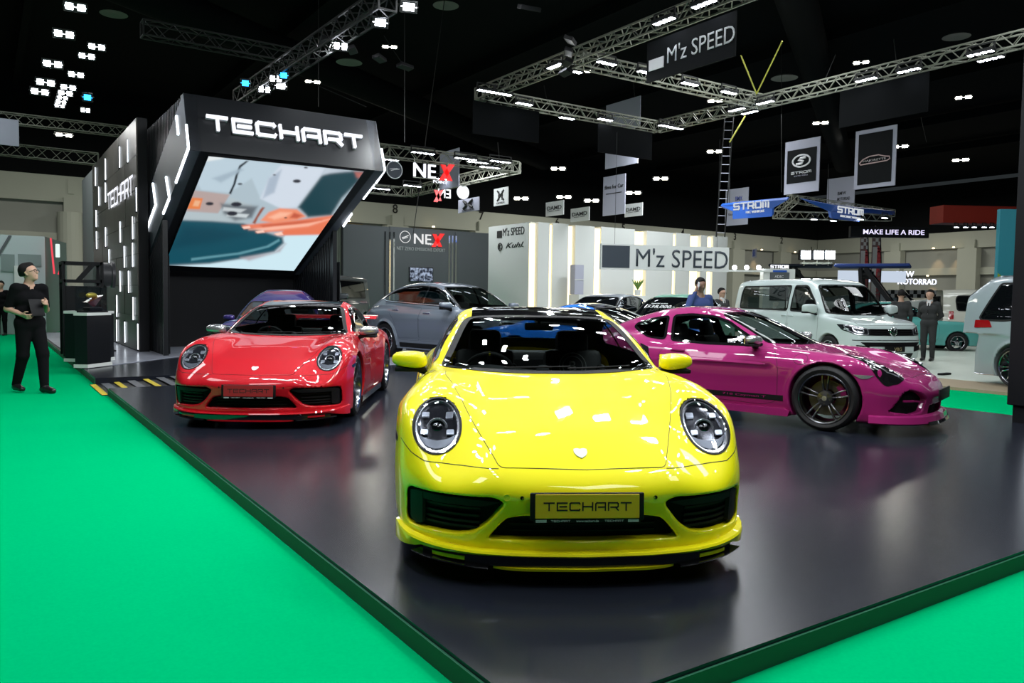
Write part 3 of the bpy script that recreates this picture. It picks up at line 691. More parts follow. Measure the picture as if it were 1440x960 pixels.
            e = MB(); e.bar((c.nx-.50, sg*.79, .13), (c.nx-.275, sg*.79, .12), .02, .06)
        for sg in (1, -1):
            e = MB(); e.prism([(1.43, .10), (1.45, .165), (3.02, .165), (3.08, .12), (3.05, .095)], (c.nx, sg*.90 if sg > 0 else -.90-0.0, 0), (-1, 0, 0), (0, 0, 1), (0, -sg*.12, 0)); e.build('side_skirt', M['gloss'], t)
    mirror_pod(c, 1.78, .915, .912, mirror_m or pm, M['trim'], t, 1.14)
    r = interior(c, t, 2.50, .18, True, 1.70, .80, .36, rear=3.25)
    if r:
        ctr, rot = r; MB().box(ctr+rot @ Vector((.185, 0, 0)), (.018, .012, .034), rot=rot).build('wheel_marker', pm, t)
    MB().box((c.nx-2.14, 0, 1.135), (.03, .21, .055), bev=.014).bar((c.nx-2.14, 0, 1.15), (c.nx-2.12, 0, 1.2), .02).build('rear_view_mirror', M['trim'], t, smooth=True)
    wi = MB(); a = 0
    for (y0, y1) in ((-.30, .12), (.10, .52)):
        pts = [(y0+(y1-y0)*k/8, .888+.010*k/8) for k in range(9)]; p, N = c.hit('front', pts); q = c.loc(p+N*.014); wi.tube([tuple(v) for v in q], .006, 6)
    wi.build('wiper', M['trim'], t)
    if spoiler:
        e = MB(); pr = [(0, 0), (.05, .035), (.22, .05), (.24, .035), (.10, -.01)]; vs = []; n = len(pr); K = 20
        for i in range(K+1):
            y = -.70+1.40*i/K; bx = .08*(y/.7)**2
            vs += [Vector((c.nx-4.05-px+bx, y, 1.00+pz)) for px, pz in pr]
        e.add(vs, [(i*n+k, i*n+(k+1) % n, (i+1)*n+(k+1) % n, (i+1)*n+k) for i in range(K) for k in range(n)]+[tuple(range(n)), tuple(range(K*n, K*n+n))[::-1]])
        for y in (-.5, .5): e.box((c.nx-4.15, y, .91), (.14, .025, .22))
        e.build('rear_spoiler', pm, t, smooth=True)
    # tail lamp bar
    p = rounded([(-.72, .70), (-.70, .745), (.70, .745), (.72, .70)], .02); c.patch('tail_light', 'rear', p, M['red'], t, off=.004, grid=.05)
    wheels(c, t, .345, .27, .262, (.905, .925), style, 5, caliper or M['trim'], sm=spoke_m or M['spoke'])
    return t, c
# ================================================================ any other car: spec + list of features
def build_car(name, label, cat, loc, rz, P, pm, F, h=0.025, group=None):
    t = thing(name, label, cat, loc, rz, group); c = Car(P)
    for cu in F.get('cuts', []): c.cuts.append(cut_front(c, cu[0], cu[1]))
    holes = []
    if F.get('glass') == 'clear':
        for k, q in F['win']: holes.append((k, q))
    body = c.mesh(h, holes=holes, m=pm, parent=t, lining=M['lining'] if holes else None, cab=F.get('cab', (1.0, 4.2, .6)))
    chassis(c, t)
    gm = M['glass'] if holes else M['gdark']
    nm = {'front': 'windscreen', 'side': 'side_window', 'rear': 'rear_window'}
    for k, q in F['win']:
        for sg in ((1, -1) if k == 'side' else (1,)):
            g = c.patch(nm[k], k, q, gm, t, off=0.003, grid=0.06, sign=sg)
            c.ring('window_seal', k, q, F.get('seal', M['gap']), g, F.get('sealw', 0.034), 0.005, sign=sg)
    for f in F.get('patch', []):
        nme, view, poly, m, off = f[:5]; o = f[5] if len(f) > 5 else {}
        for sg in ((1, -1) if o.get('mir', True) else (1,)):
            q = poly
            if view in ('front', 'rear', ) and sg < 0: q = [(-a, b) for a, b in poly][::-1]
            if view == 'top' and sg < 0: q = [(a, -b) for a, b in poly][::-1]
            e = c.patch(nme, view, q, m, t, off=off, grid=o.get('grid', .05), sign=sg, skirt=o.get('skirt', .01), push=o.get('push'))
            for (nr, mr, w, of, sc) in o.get('rings', []):
                cx = sum(a for a, b in q)/len(q); cy = sum(b for a, b in q)/len(q)
                c.ring(nr, view, [(cx+(a-cx)*sc, cy+(b-cy)*sc) for a, b in q], mr, e, w, of, sign=sg)
            if o.get('gap'): c.ring('shut_line', view, q, M['gap'], e, .008, .0015, sign=sg, thick=.003)
    for f in F.get('line', []):
        nme, view, poly, m, w, off = f[:6]; o = f[6] if len(f) > 6 else {}
        for sg in ((1, -1) if o.get('mir', True) else (1,)):
            q = poly
            if view in ('front', 'rear') and sg < 0: q = [(-a, b) for a, b in poly]
            c.ring(nme, view, q, m, t, w, off, sign=sg, closed=o.get('closed', False), thick=o.get('thick', .008))
    for (s, z, sg_l) in F.get('handles', []):
        for sg in (1, -1):
            p, N = c.hit('side', [(s, z)], sg); q = c.loc(p)[0]
            MB().box((q[0], q[1]+sg*.014, q[2]), (sg_l, .022, .028), bev=.009).build('door_handle', F.get('handle_m', pm), t, smooth=True)
    if 'mirror' in F:
        a = F['mirror']; mirror_pod(c, a[0], a[1], a[2], F.get('mirror_m', pm), M['trim'], t, a[3], a[4] if len(a) > 4 else False)
    if 'interior' in F: interior(c, t, **F['interior'])
    for fn in F.get('extra', []): fn(c, t)
    w = F['wheel']
    wheels(c, t, P['wr'], w.get('w', .25), w.get('rim', .25), w['track'], w.get('style', 'y'), w.get('n', 5), w.get('cal'), w.get('steer', 0), w.get('sm'))
    return t, c
def sym(half): return half+[(-a, b) for a, b in half[::-1]]

PCAY = dict(L=4.38, axles=(.93, 3.405), nosex=1.93, wr=.342, ar=.372, bot=.125, zmax=1.29, belt=.88, smid=2.4,
    hood=[(0, .43), (.04, .50), (.12, .56), (.3, .62), (.5, .665), (.8, .73), (1.1, .80), (1.3, .855), (1.6, .87), (3.0, .90), (3.6, .93), (4.0, .91), (4.4, .88)],
    fend=[(0, .38), (.12, .50), (.25, .60), (.4, .685), (.6, .755), (.8, .795), (1.0, .815), (1.3, .84), (1.7, .865), (2.2, .875), (2.7, .90), (3.1, .93), (3.5, .94), (3.9, .915), (4.2, .87), (4.4, .83)],
    W=[(0, .85), (.4, .895), (.93, .905), (1.3, .885), (1.7, .865), (2.2, .865), (2.7, .885), (3.2, .915), (3.6, .915), (4.0, .885), (4.4, .82)],
    side=[(.05, .09), (.12, .06), (.2, .02), (.3, .012), (.45, .01), (.6, 0), (.7, .012), (.8, .05), (.9, .11), (1.0, .2)],
    nplan=[(0, 0), (.3, .02), (.5, .07), (.65, .15), (.75, .25), (.83, .37), (.87, .48), (.9, .62), (.92, .8), (1.0, 1.5)],
    nprof=[(.05, .06), (.11, .02), (.18, .02), (.3, .02), (.40, .0), (.46, .0), (.52, .03), (.6, .07), (.8, .12)],
    tplan=[(0, 0), (.4, .02), (.6, .06), (.75, .16), (.85, .34), (.9, .5), (1.0, 1.0)], tprof=[(.1, .12), (.3, .04), (.5, 0), (.7, .02), (.9, .1)],
    roof=[(1.0, .70), (1.25, .83), (1.5, .945), (1.75, 1.06), (2.0, 1.165), (2.2, 1.225), (2.4, 1.258), (2.6, 1.262), (2.8, 1.24), (3.1, 1.17), (3.5, 1.05), (3.9, .93), (4.3, .82)], sm_roof=.07,
    gb=[(1.1, .70), (1.5, .735), (1.9, .75), (2.4, .76), (2.9, .74), (3.3, .67), (3.7, .56), (4.1, .45), (4.5, .3)], tum1=.38, tum2=.75, wrapf=.30, wrapr=.35, rcrown=.07,
    yi=.38, yo=.68, kside=.12, knose=.06, kbase=.04, kroof=.08, flare=.010, ain=.52)
for k_, v_ in dict(fend=[(0, .38), (.12, .50), (.25, .605), (.4, .70), (.6, .775), (.8, .812), (1.0, .82), (1.3, .84), (1.7, .865), (2.2, .875), (2.7, .90), (3.1, .93), (3.5, .94), (3.9, .915), (4.2, .87), (4.4, .83)],
    roof=[(1.0, .70), (1.25, .83), (1.5, .945), (1.75, 1.06), (2.0, 1.165), (2.2, 1.228), (2.4, 1.262), (2.6, 1.275), (2.85, 1.27), (3.1, 1.235), (3.5, 1.12), (3.9, .98), (4.3, .84)]).items(): PCAY[k_] = v_
PSUV = dict(L=4.93, axles=(.95, 3.85), nosex=2.4, wr=.375, ar=.415, bot=.22, zmax=1.66, belt=1.08, smid=2.9,
    hood=[(0, .72), (.04, .80), (.12, .86), (.4, .93), (.8, .99), (1.2, 1.04), (1.5, 1.06), (3.5, 1.1), (4.3, 1.12), (4.95, 1.05)],
    fend=[(0, .66), (.12, .80), (.3, .90), (.6, .99), (.9, 1.02), (1.3, 1.04), (1.8, 1.05), (2.6, 1.06), (3.2, 1.10), (3.8, 1.14), (4.3, 1.12), (4.95, 1.02)],
    W=[(0, .90), (.4, .96), (.95, .985), (1.4, .97), (2, .955), (2.8, .96), (3.4, .985), (3.85, .995), (4.3, .97), (4.95, .88)],
    side=[(.15, .09), (.25, .05), (.35, .045), (.42, .01), (.6, .0), (.8, .01), (.95, .03), (1.1, .09), (1.2, .17)],
    nplan=[(0, 0), (.4, .03), (.65, .10), (.8, .22), (.88, .36), (.93, .52), (.97, .8), (1.05, 1.5)],
    nprof=[(.15, .12), (.3, .03), (.5, 0), (.7, .0), (.85, .06), (1.0, .15)],
    tplan=[(0, 0), (.5, .03), (.75, .12), (.87, .25), (.95, .5), (1.05, 1.1)], tprof=[(.2, .1), (.5, 0), (.8, .02), (1.0, .05), (1.2, .15)],
    roof=[(1.05, .90), (1.3, 1.02), (1.6, 1.20), (1.9, 1.37), (2.15, 1.50), (2.4, 1.585), (2.7, 1.625), (3.0, 1.63), (3.4, 1.59), (3.8, 1.49), (4.2, 1.33), (4.6, 1.15), (4.95, .98)], sm_roof=.08,
    gb=[(1.1, .76), (1.6, .81), (2.2, .84), (3.0, .85), (3.6, .82), (4.1, .75), (4.6, .64), (4.95, .5)], tum1=.30, tum2=.5, wrapf=.30, wrapr=.3, rcrown=.05,
    yi=.45, yo=.76, kside=.12, knose=.07, kbase=.04, kroof=.10, flare=.022, ain=.55, ymax=1.08)
PVAN = dict(L=4.90, axles=(.93, 3.93), nosex=2.45, wr=.335, ar=.375, bot=.20, zmax=2.0, belt=1.10, smid=3.0,
    hood=[(0, .84), (.04, .90), (.15, .96), (.5, 1.02), (.9, 1.08), (1.2, 1.12), (1.6, 1.15), (5.0, 1.2)],
    fend=[(0, .84), (.04, .89), (.15, .95), (.5, 1.01), (.9, 1.06), (1.2, 1.10), (1.6, 1.15), (5, 1.2)],
    W=[(0, .90), (.4, .935), (.9, .95), (2, .95), (4, .95), (4.9, .92)],
    side=[(.1, .06), (.2, .03), (.35, .01), (.6, 0), (.9, .0), (1.1, .02), (1.2, .05)],
    nplan=[(0, 0), (.4, .03), (.65, .08), (.8, .17), (.87, .28), (.92, .48), (.95, .8), (1.05, 1.6)],
    nprof=[(.1, .08), (.2, .03), (.4, 0), (.6, .0), (.7, .03), (.84, .07), (1.0, .16)],
    tplan=[(0, 0), (.5, .01), (.75, .05), (.87, .13), (.94, .3), (1.05, .9)], tprof=[(.2, .03), (.5, 0), (1.0, .02), (1.5, .1), (2.0, .25)],
    roof=[(.75, .98), (.95, 1.10), (1.15, 1.30), (1.4, 1.57), (1.6, 1.76), (1.8, 1.88), (2.1, 1.94), (2.6, 1.965), (3.5, 1.97), (4.5, 1.965), (4.85, 1.95), (5.0, 1.93)], sm_roof=.06,
    gb=[(.9, .84), (1.4, .885), (2, .91), (3, .92), (4.3, .92), (4.8, .90), (5, .88)], tum1=.10, tum2=.14, wrapf=.22, wrapr=0.0, rcrown=.04,
    yi=.5, yo=.8, kside=.09, knose=.06, kbase=.05, kroof=.16, flare=.012, ain=.58, ymax=1.02)
# ================================================================ people
def nets(V, origin, h):
    ins = V < 0; cnt = np.zeros([n-1 for n in V.shape], np.int8); sl = [slice(0, -1), slice(1, None)]
    for a in (0, 1):
        for b in (0, 1):
            for d in (0, 1): cnt += ins[sl[a], sl[b], sl[d]]
    mixed = (cnt > 0) & (cnt < 8); idx = np.full(mixed.shape, -1, np.int64); I = np.argwhere(mixed); idx[mixed] = np.arange(len(I))
    acc = np.zeros((len(I), 3)); w = np.zeros(len(I))
    for a in (0, 1):
        for b in (0, 1):
            for d in (0, 1):
                for ax in range(3):
                    o1 = (a, b, d)
                    if o1[ax]: continue
                    o2 = list(o1); o2[ax] = 1
                    v1 = V[I[:, 0]+o1[0], I[:, 1]+o1[1], I[:, 2]+o1[2]]; v2 = V[I[:, 0]+o2[0], I[:, 1]+o2[1], I[:, 2]+o2[2]]
                    k = (v1 < 0) != (v2 < 0); t = np.where(k, v1/np.where(k, v1-v2, 1), 0)
                    p = np.tile(np.array(o1, float), (len(I), 1)); p[:, ax] += t; acc += p*k[:, None]; w += k
    pos = (I+acc/w[:, None])*h+np.array(origin); quads = []
    for ax in range(3):
        a1, a2 = [(1, 2), (2, 0), (0, 1)][ax]; sa = [slice(None)]*3; sb = [slice(None)]*3; sa[ax] = slice(0, -1); sb[ax] = slice(1, None)
        e = ins[tuple(sa)] != ins[tuple(sb)]; fl = ins[tuple(sa)]; E = np.argwhere(e)
        E = E[(E[:, a1] > 0) & (E[:, a2] > 0) & (E[:, a1] < V.shape[a1]-1) & (E[:, a2] < V.shape[a2]-1)]; F = fl[E[:, 0], E[:, 1], E[:, 2]]
        def cell(d1, d2):
            q = E.copy(); q[:, a1] -= d1; q[:, a2] -= d2; return idx[q[:, 0], q[:, 1], q[:, 2]]
        q = np.stack([cell(1, 1), cell(0, 1), cell(0, 0), cell(1, 0)], 1); q[~F] = q[~F][:, ::-1]; quads.append(q)
    Q = np.concatenate(quads); return pos, Q[(Q >= 0).all(1)]
def cone_field(cones, h, k=0.03, inflate=0.0, clip=None):
    P = np.array([c[0] for c in cones]+[c[2] for c in cones], float); r = max(max(c[1], c[3]) for c in cones)+inflate+3*h
    lo, hi = P.min(0)-r, P.max(0)+r; ax = [np.arange(lo[i], hi[i]+h, h) for i in range(3)]
    V = np.full([len(a) for a in ax], 0.3, np.float32)
    for c in cones:
        a, ra, b, rb = np.array(c[0], float), c[1]+inflate, np.array(c[2], float), c[3]+inflate; kk = c[4] if len(c) > 4 else k
        m = max(ra, rb)+kk+2*h+0.02; l = np.minimum(a, b)-m; u = np.maximum(a, b)+m
        s = [slice(max(0, int((l[i]-lo[i])/h)), min(len(ax[i]), int((u[i]-lo[i])/h)+2)) for i in range(3)]
        X, Y, Z = np.meshgrid(ax[0][s[0]], ax[1][s[1]], ax[2][s[2]], indexing='ij'); d = b-a; L2 = float(d @ d)+1e-9
        t = np.clip(((X-a[0])*d[0]+(Y-a[1])*d[1]+(Z-a[2])*d[2])/L2, 0, 1)
        D = np.sqrt((X-a[0]-t*d[0])**2+(Y-a[1]-t*d[1])**2+(Z-a[2]-t*d[2])**2)-(ra+(rb-ra)*t)
        V[tuple(s)] = smin(V[tuple(s)], D, kk)
    if clip is not None:
        X, Y, Z = np.meshgrid(*ax, indexing='ij'); V = np.maximum(V, clip(X, Y, Z)).astype(np.float32)
    return V, lo
def cone_mesh(name, cones, h, m, parent, k=0.03, inflate=0.0, clip=None):
    V, lo = cone_field(cones, h, k, inflate, clip); pos, Q = nets(V, lo, h)
    return raw_mesh(name, pos, Q, None, m, parent, flip=False)
M['skin'] = mat('skin', (0.50, 0.30, 0.21), 0.5); M['skin_dark'] = mat('skin_brown', (0.22, 0.12, 0.08), 0.5)
M['hair'] = mat('hair_black', (0.008, 0.007, 0.007), 0.7, spec=.2); M['cloth_black'] = mat('black_cotton', (0.005, 0.005, 0.006), 0.95, spec=.1)
M['suit'] = mat('charcoal_suit', (0.042, 0.044, 0.044), 0.9, spec=.15); M['shirt_blue'] = mat('blue_shirt', (0.05, 0.075, 0.20), 0.9, spec=.15); M['shirt_white'] = mat('white_shirt', (0.7, 0.7, 0.7), 0.8)
M['shoe'] = mat('black_shoe', (0.01, 0.01, 0.01), 0.35); M['eye'] = mat('eye_dark', (0.02, 0.015, 0.012), 0.15)
M['teal_dark'] = mat('dark_teal_cloth', (0.02, 0.05, 0.06), 0.9)

def person(label, loc, rz, J={}, outfit='black', skin=None, h=0.010, scale=1.0, head=(0, 0), glasses=False, grip=(0.3, 0.3), upper=False, group=None, hairlong=0):
    """J overrides joints (x forward, y left, z up, metres, 1.75 m tall)"""
    t = thing('person', label, 'person', loc, rz, group); t.scale = (scale,)*3
    j = dict(pel=(0, 0, .95), che=(0, 0, 1.28), nek=(0, 0, 1.46), hd=(0.01, 0, 1.62),
             sL=(0, .178, 1.40), eL=(-.03, .25, 1.12), wL=(.06, .25, .88), sR=(0, -.178, 1.40), eR=(-.03, -.25, 1.12), wR=(.06, -.25, .88),
             hL=(0, .09, .92), kL=(.02, .10, .50), aL=(-.01, .10, .085), hR=(0, -.09, .92), kR=(.02, -.10, .50), aR=(-.01, -.10, .085), fL=(1, 0, 0), fR=(1, 0, 0))
    j.update(J); j = {k: Vector(v) for k, v in j.items()}
    hq = Matrix.Rotation(R(head[0]), 3, 'Z') @ Matrix.Rotation(R(-head[1]), 3, 'Y'); hd = j['hd']
    H = lambda x, y, z: tuple(hd+hq @ Vector((x, y, z)))
    sk = skin or M['skin']; C = []
    C += [(H(-.018, 0, .040), .088, H(-.005, 0, .035), .086), (H(.02, 0, -.005), .072, H(.02, 0, .03), .078), (H(.035, 0, -.060), .048, H(.045, 0, -.075), .036)]
    C += [(H(.085, 0, .012), .010, H(.104, 0, -.018), .013, .012), (H(.095, -.006, -.026), .010, H(.095, .006, -.026), .010, .01), (H(.080, -.018, -.052), .009, H(.080, .018, -.052), .009, .01), (H(.074, -.03, .030), .012, H(.074, .03, .030), .012, .015)]
    for s in (1, -1): C += [(H(-.005, s*.084, .012), .014, H(.0, s*.082, -.02), .010, .008)]
    nb = tuple(hd+hq @ Vector((-.02, 0, -.06))); C += [(nb, .056, tuple(j['nek']), .060)]
    up = (j['nek']-j['pel']); ch = j['che']; pe = j['pel']; wa = (ch*0.45+pe*0.55)
    lat = (j['sL']-j['sR']).normalized(); ll = (j['hL']-j['hR']).normalized()
    T = [(tuple(ch-lat*.085), .112, tuple(ch+lat*.085), .112), (tuple(wa-lat*.06), .108, tuple(wa+lat*.06), .108), (tuple(pe-ll*.065), .112, tuple(pe+ll*.065), .112),
         (tuple(j['sR']*.9+j['nek']*.1), .052, tuple(j['sL']*.9+j['nek']*.1), .052), (tuple(ch), .12, tuple(wa), .11), (tuple(j['nek']), .055, tuple(ch), .11)]
    A = {}; Lg = {}
    for s in 'LR':
        A[s] = [(tuple(j['s'+s]), .058, tuple(j['e'+s]), .041), (tuple(j['e'+s]), .041, tuple(j['w'+s]), .027)]
        Lg[s] = [(tuple(j['h'+s]), .088, tuple(j['k'+s]), .058), (tuple(j['k'+s]), .058, tuple(j['a'+s]), .038)]
    # hands
    Hn = []
    for s, sg, g in (('L', 1, grip[0]), ('R', -1, grip[1])):
        e, w = j['e'+s], j['w'+s]; f = (w-e).normalized()
        if 'd'+s in j: f = j['d'+s].normalized()
        inn = Vector((0, -sg, 0)); inn = (inn-f*inn.dot(f)).normalized()              # palm faces inward
        if 'p'+s in j: inn = j['p'+s]; inn = (inn-f*inn.dot(f)).normalized()
        wid = f.cross(inn)*sg; wid = -wid                                              # towards the thumb
        if wid.dot(Vector((1, 0, .3))) < 0 and 'p'+s not in j: wid = -wid
        p0 = w+f*.02; kn = w+f*.088
        for q in (-.024, 0, .024): Hn += [(tuple(p0+wid*q*.7), .017, tuple(kn+wid*q), .0135, .012)]
        for n_, (q, ln) in enumerate(zip((.030, .010, -.010, -.029), (.070, .078, .072, .056))):
            a = kn+wid*q; d = f; 
            for seg in range(3):
                d = (d+inn*g*0.9).normalized(); b = a+d*ln*(.45, .32, .26)[seg]; Hn += [(tuple(a), (.0095, .0088, .0080)[seg], tuple(b), (.0088, .0080, .0072)[seg], .003)]; a = b
        a = w+f*.035+wid*.022; d = (f*.6+wid*.8+inn*.25).normalized(); b = a+d*.045; Hn += [(tuple(a), .013, tuple(b), .0105, .006)]; d2 = (f*.9+wid*.25+inn*.4*(.5+g)).normalized(); Hn += [(tuple(b), .0105, tuple(b+d2*.032), .0085, .004)]
    Ft = []
    for s in 'LR':
        a = j['a'+s]; f = j['f'+s].normalized(); Ft += [(tuple(a), .04, tuple(a+f*-.03+Vector((0, 0, -.04))), .036), (tuple(a+f*.02+Vector((0, 0, -.03))), .04, tuple(a+f*.16+Vector((0, 0, -.055))), .03)]
    legs = [] if upper else Lg['L']+Lg['R']+Ft
    body = cone_mesh('body', C+T+A['L']+A['R']+Hn+legs, h, sk, t)
    # hair and face
    hc = [(H(-.030, 0, .055), .098, H(-.02, 0, .05), .096), (H(-.06, 0, .0), .075, H(-.07, 0, -.03), .055), (H(.03, 0, .095), .058, H(-.04, 0, .10), .06)]
    if hairlong: hc += [(H(-.07, 0, 0), .07, H(-.08, 0, -.12), .06)]
    inv = hq.transposed()
    def hclip(X, Y, Z):
        x = (X-hd.x)*inv[0][0]+(Y-hd.y)*inv[0][1]+(Z-hd.z)*inv[0][2]; z = (X-hd.x)*inv[2][0]+(Y-hd.y)*inv[2][1]+(Z-hd.z)*inv[2][2]
        return np.maximum(x-(0.035+(z-.04)*.7), -(z+0.03+0.25*x) if not hairlong else -z-.2)
    cone_mesh('hair', hc, h, M['hair'], t, k=.02, clip=hclip)
    e = MB()
    for s in (1, -1): e.ball(H(.078, s*.032, .012), .010, 10, 6)
    e.build('eyes', M['eye'], t, smooth=True)
    if glasses:
        g = MB()
        for s in (1, -1):
            ctr = Vector(H(.102, s*.034, .008)); yv = hq @ Vector((0, 1, 0)); zv = hq @ Vector((0, 0, 1))
            g.tube([tuple(ctr+yv*.026*math.cos(a)+zv*.02*math.sin(a)) for a in [2*PI*i/14 for i in range(14)]], .003, 5, close=True); g.bar(H(.10, s*.06, .012), H(0, s*.088, .01), .004)
        g.bar(H(.104, -.01, .01), H(.104, .01, .01), .004); g.build('glasses', M['gap'], t)
    # clothes
    def cut(v, frac): return tuple(Vector(v[0]).lerp(Vector(v[2]), frac))
    tr = Lg['L']+Lg['R']+[T[2]]
    if not upper:
        cone_mesh('trousers', tr, h, M['cloth_black'] if outfit != 'suit' else M['suit'], t, inflate=.016, clip=lambda X, Y, Z: Z-(pe.z+.06))
        for s in 'LR':
            a = j['a'+s]; zb = a.z-.085
            cone_mesh('shoe', [c for c in (Ft[:2] if s == 'L' else Ft[2:])], h, M['shoe'], t, inflate=.008, clip=lambda X, Y, Z, zb=zb: zb-Z)
    zlo = pe.z-(.06 if outfit != 'suit' else .14); top = [T[0], T[1], T[2], T[3], T[4], T[5]]; neck = j['nek']
    cm = {'black': M['cloth_black'], 'blue': M['shirt_blue'], 'suit': M['suit'], 'teal': M['teal_dark']}[outfit]
    def ncl(X, Y, Z):
        dx, dy = X-neck.x, Y-neck.y; rr = np.sqrt(dx*dx+dy*dy)-.082; rem = np.maximum(rr, (neck.z-.015-.55*np.maximum(dx, -.02))-Z); return np.maximum(np.maximum(zlo-Z, -rem), Z-(neck.z+.06))
    if outfit == 'black':
        sl = [(c[0], c[1], cut(c, .82), c[1]*.18+c[3]*.82) for c in (A['L'][0], A['R'][0])]
        cone_mesh('polo_shirt', top+sl, h, cm, t, inflate=.012, clip=ncl)
    else:
        sl = [A['L'][0], A['R'][0]]+[(c[0], c[1], cut(c, .96), c[3]) for c in (A['L'][1], A['R'][1])]
        nm = 'jacket' if outfit == 'suit' else 'shirt'
        cone_mesh(nm, top+sl, h, cm, t, inflate=.014 if outfit == 'suit' else .010, clip=ncl)
        if outfit == 'suit':
            fx = ch.x+.120
            MB().prism([(-.05, .20), (.05, .20), (.0, -.10)], (fx+.0, ch.y, ch.z-.02), (0, 1, 0), (-.22, 0, 1), (.012, 0, 0)).build('shirt_front', M['shirt_white'], t)
            MB().prism([(-.012, .18), (.012, .18), (.02, -.05), (0, -.09), (-.02, -.05)], (fx+.008, ch.y, ch.z-.02), (0, 1, 0), (-.22, 0, 1), (.012, 0, 0)).build('tie', M['gap'], t)
            cone_mesh('collar', [(tuple(neck+Vector((0, 0, .0))), .066, tuple(neck+Vector((.005, 0, .035))), .062)], h, M['shirt_white'], t)
    return t
# ================================================================ the hall
W_ = lambda o: tag(o, kind='structure')
m_carpet = mat('green_carpet', (0.0, 0.36, 0.125), 1.0, spec=0.0, noise=(60, .08, 0, (1, 1, 1)))
m_stage = mat('stage_dark_vinyl', (0.009, 0.011, 0.017), 0.22, spec=0.20, noise=(.5, .2, 0, (1, 1, 1)))
m_black = mat('black_paint', (0.004, 0.0045, 0.006), 0.5, spec=.2)
m_fascia = mat('fascia_black', (0.006, 0.007, 0.009), 0.38, spec=.35)
m_cream = mat('cream_concrete', (0.50, 0.53, 0.47), 0.8, noise=(.35, .06, 0, (1, 1, 1)))
m_bay = mat('bay_grey_panel', (0.34, 0.36, 0.34), 0.8, noise=(.5, .1, 0, (1, 1, 1)))
m_dark = mat('hall_black', (0.006, 0.007, 0.008), 0.95, spec=.1)
m_truss = mat('aluminium_truss', (0.26, 0.27, 0.22), 0.4, 0.6)
m_trussk = mat('black_truss', (0.010, 0.011, 0.011), 0.5, 0.2)
m_white = mat('booth_white', (0.62, 0.65, 0.62), 0.65)
m_grey = mat('booth_charcoal', (0.075, 0.085, 0.092), 0.6)
m_lamp = emis('lamp_white', (0.85, 0.9, 1.0), 22)
m_lampw = emis('lamp_warmwhite', (1.0, 0.95, 0.8), 18)
m_strip = emis('strip_white', (0.85, 0.92, 1.0), 3.2)
m_warm = emis('strip_warm', (1.0, 0.80, 0.42), 2.6)
m_sign = emis('sign_white', (0.90, 0.92, 1.0), 1.25)
m_flag = mat('flag_pale', (0.36, 0.37, 0.45), 0.8)

# floor, walls, roof
W_(MB().box((40, 20, -.05), (110, 100, .1)).build('floor', mat('hall_floor', (0.10, 0.10, 0.10), 0.6)))
W_(MB().box((5.5, 12, .003), (40.0, 60, .006)).build('green_carpet', m_carpet))
W_(MB().box((33, 60.5, 7), (110, 1, 14)).build('wall_back', m_bay))
W_(MB().box((85.5, 20, 7), (1, 84, 14)).build('wall_right', m_bay))
W_(MB().box((33, 20, 15.2), (112, 90, .3)).build('ceiling', m_dark))
W_(MB().box((33, 59.85, 8.15), (104, .5, 1.7)).build('trim_back_upper', m_cream))
W_(MB().box((33, 59.85, 4.9), (104, .5, .75)).build('trim_back_lower', m_cream))
W_(MB().box((33, 59.7, 11.5), (104, .3, 5.0)).build('drape_back', m_dark))
W_(MB().box((84.85, 20, 8.15), (.5, 79, 1.7)).build('trim_right_upper', m_cream))
W_(MB().box((84.85, 20, 4.9), (.5, 79, .75)).build('trim_right_lower', m_cream))
W_(MB().box((84.7, 20, 11.5), (.3, 79, 5.0)).build('drape_right', m_dark))
m_num = mat('number_black', (0.02, 0.02, 0.02), 0.7)
for n, x in zip('876543 2'.replace(' ', ''), (28.2, 36.5, 44.85, 53.1, 61.4, 69.6, 77.7)):
    p = MB(); p.box((x, 59.3, 3.6), (1.9, 1.0, 7.2)); p.box((x+.2, 59.5, 7.6), (1.0, .5, 1.0))
    o = W_(p.build('column_back', m_cream)); text_obj('column_number', n, m_num, o, (x+.1, 59.57, 8.62), (1, 0, 0), (0, 0, 1), h=.72, depth=.03, offset=.02, align='C')
W_(MB().lathe([(.75, 0), (.75, 6.6)], c=(4.9, 59.3, 0), n=20).box((6.2, 59.4, 3.3), (1.1, .9, 6.6)).box((5.2, 59.6, 7.1), (1.3, .5, 1.0)).box((5.0, 59.55, 8.3), (.35, .1, .9)).box((5.9, 59.55, 8.3), (.3, .1, .9)).build('column_back', m_cream))
text_obj('wall_number', '1', m_num, bpy.data.objects['wall_back'], (83.5, 59.58, 7.7), (1, 0, 0), (0, 0, 1), h=.9, depth=-.03, align='C')
for y in (41.5, 33.0, 25.0, 49.5):
    p = MB(); p.box((84.3, y, 3.6), (1.0, 1.9, 7.2)); p.box((84.5, y, 7.6), (.5, 1.0, 1.0)); W_(p.build('column_right', m_cream))
# louvres in the bays
m_louv = mat('louvre_wood', (0.34, 0.26, 0.16), 0.7)
for x in (-3.5, 9.8, 17.5, 24.0, 32.0, 40.5, 48.5):
    lv = MB()
    for k in range(9): lv.box((x, 59.93, 6.15+k*.13), (3.2, .12, .06))
    W_(lv.build('wall_louvre', m_louv))
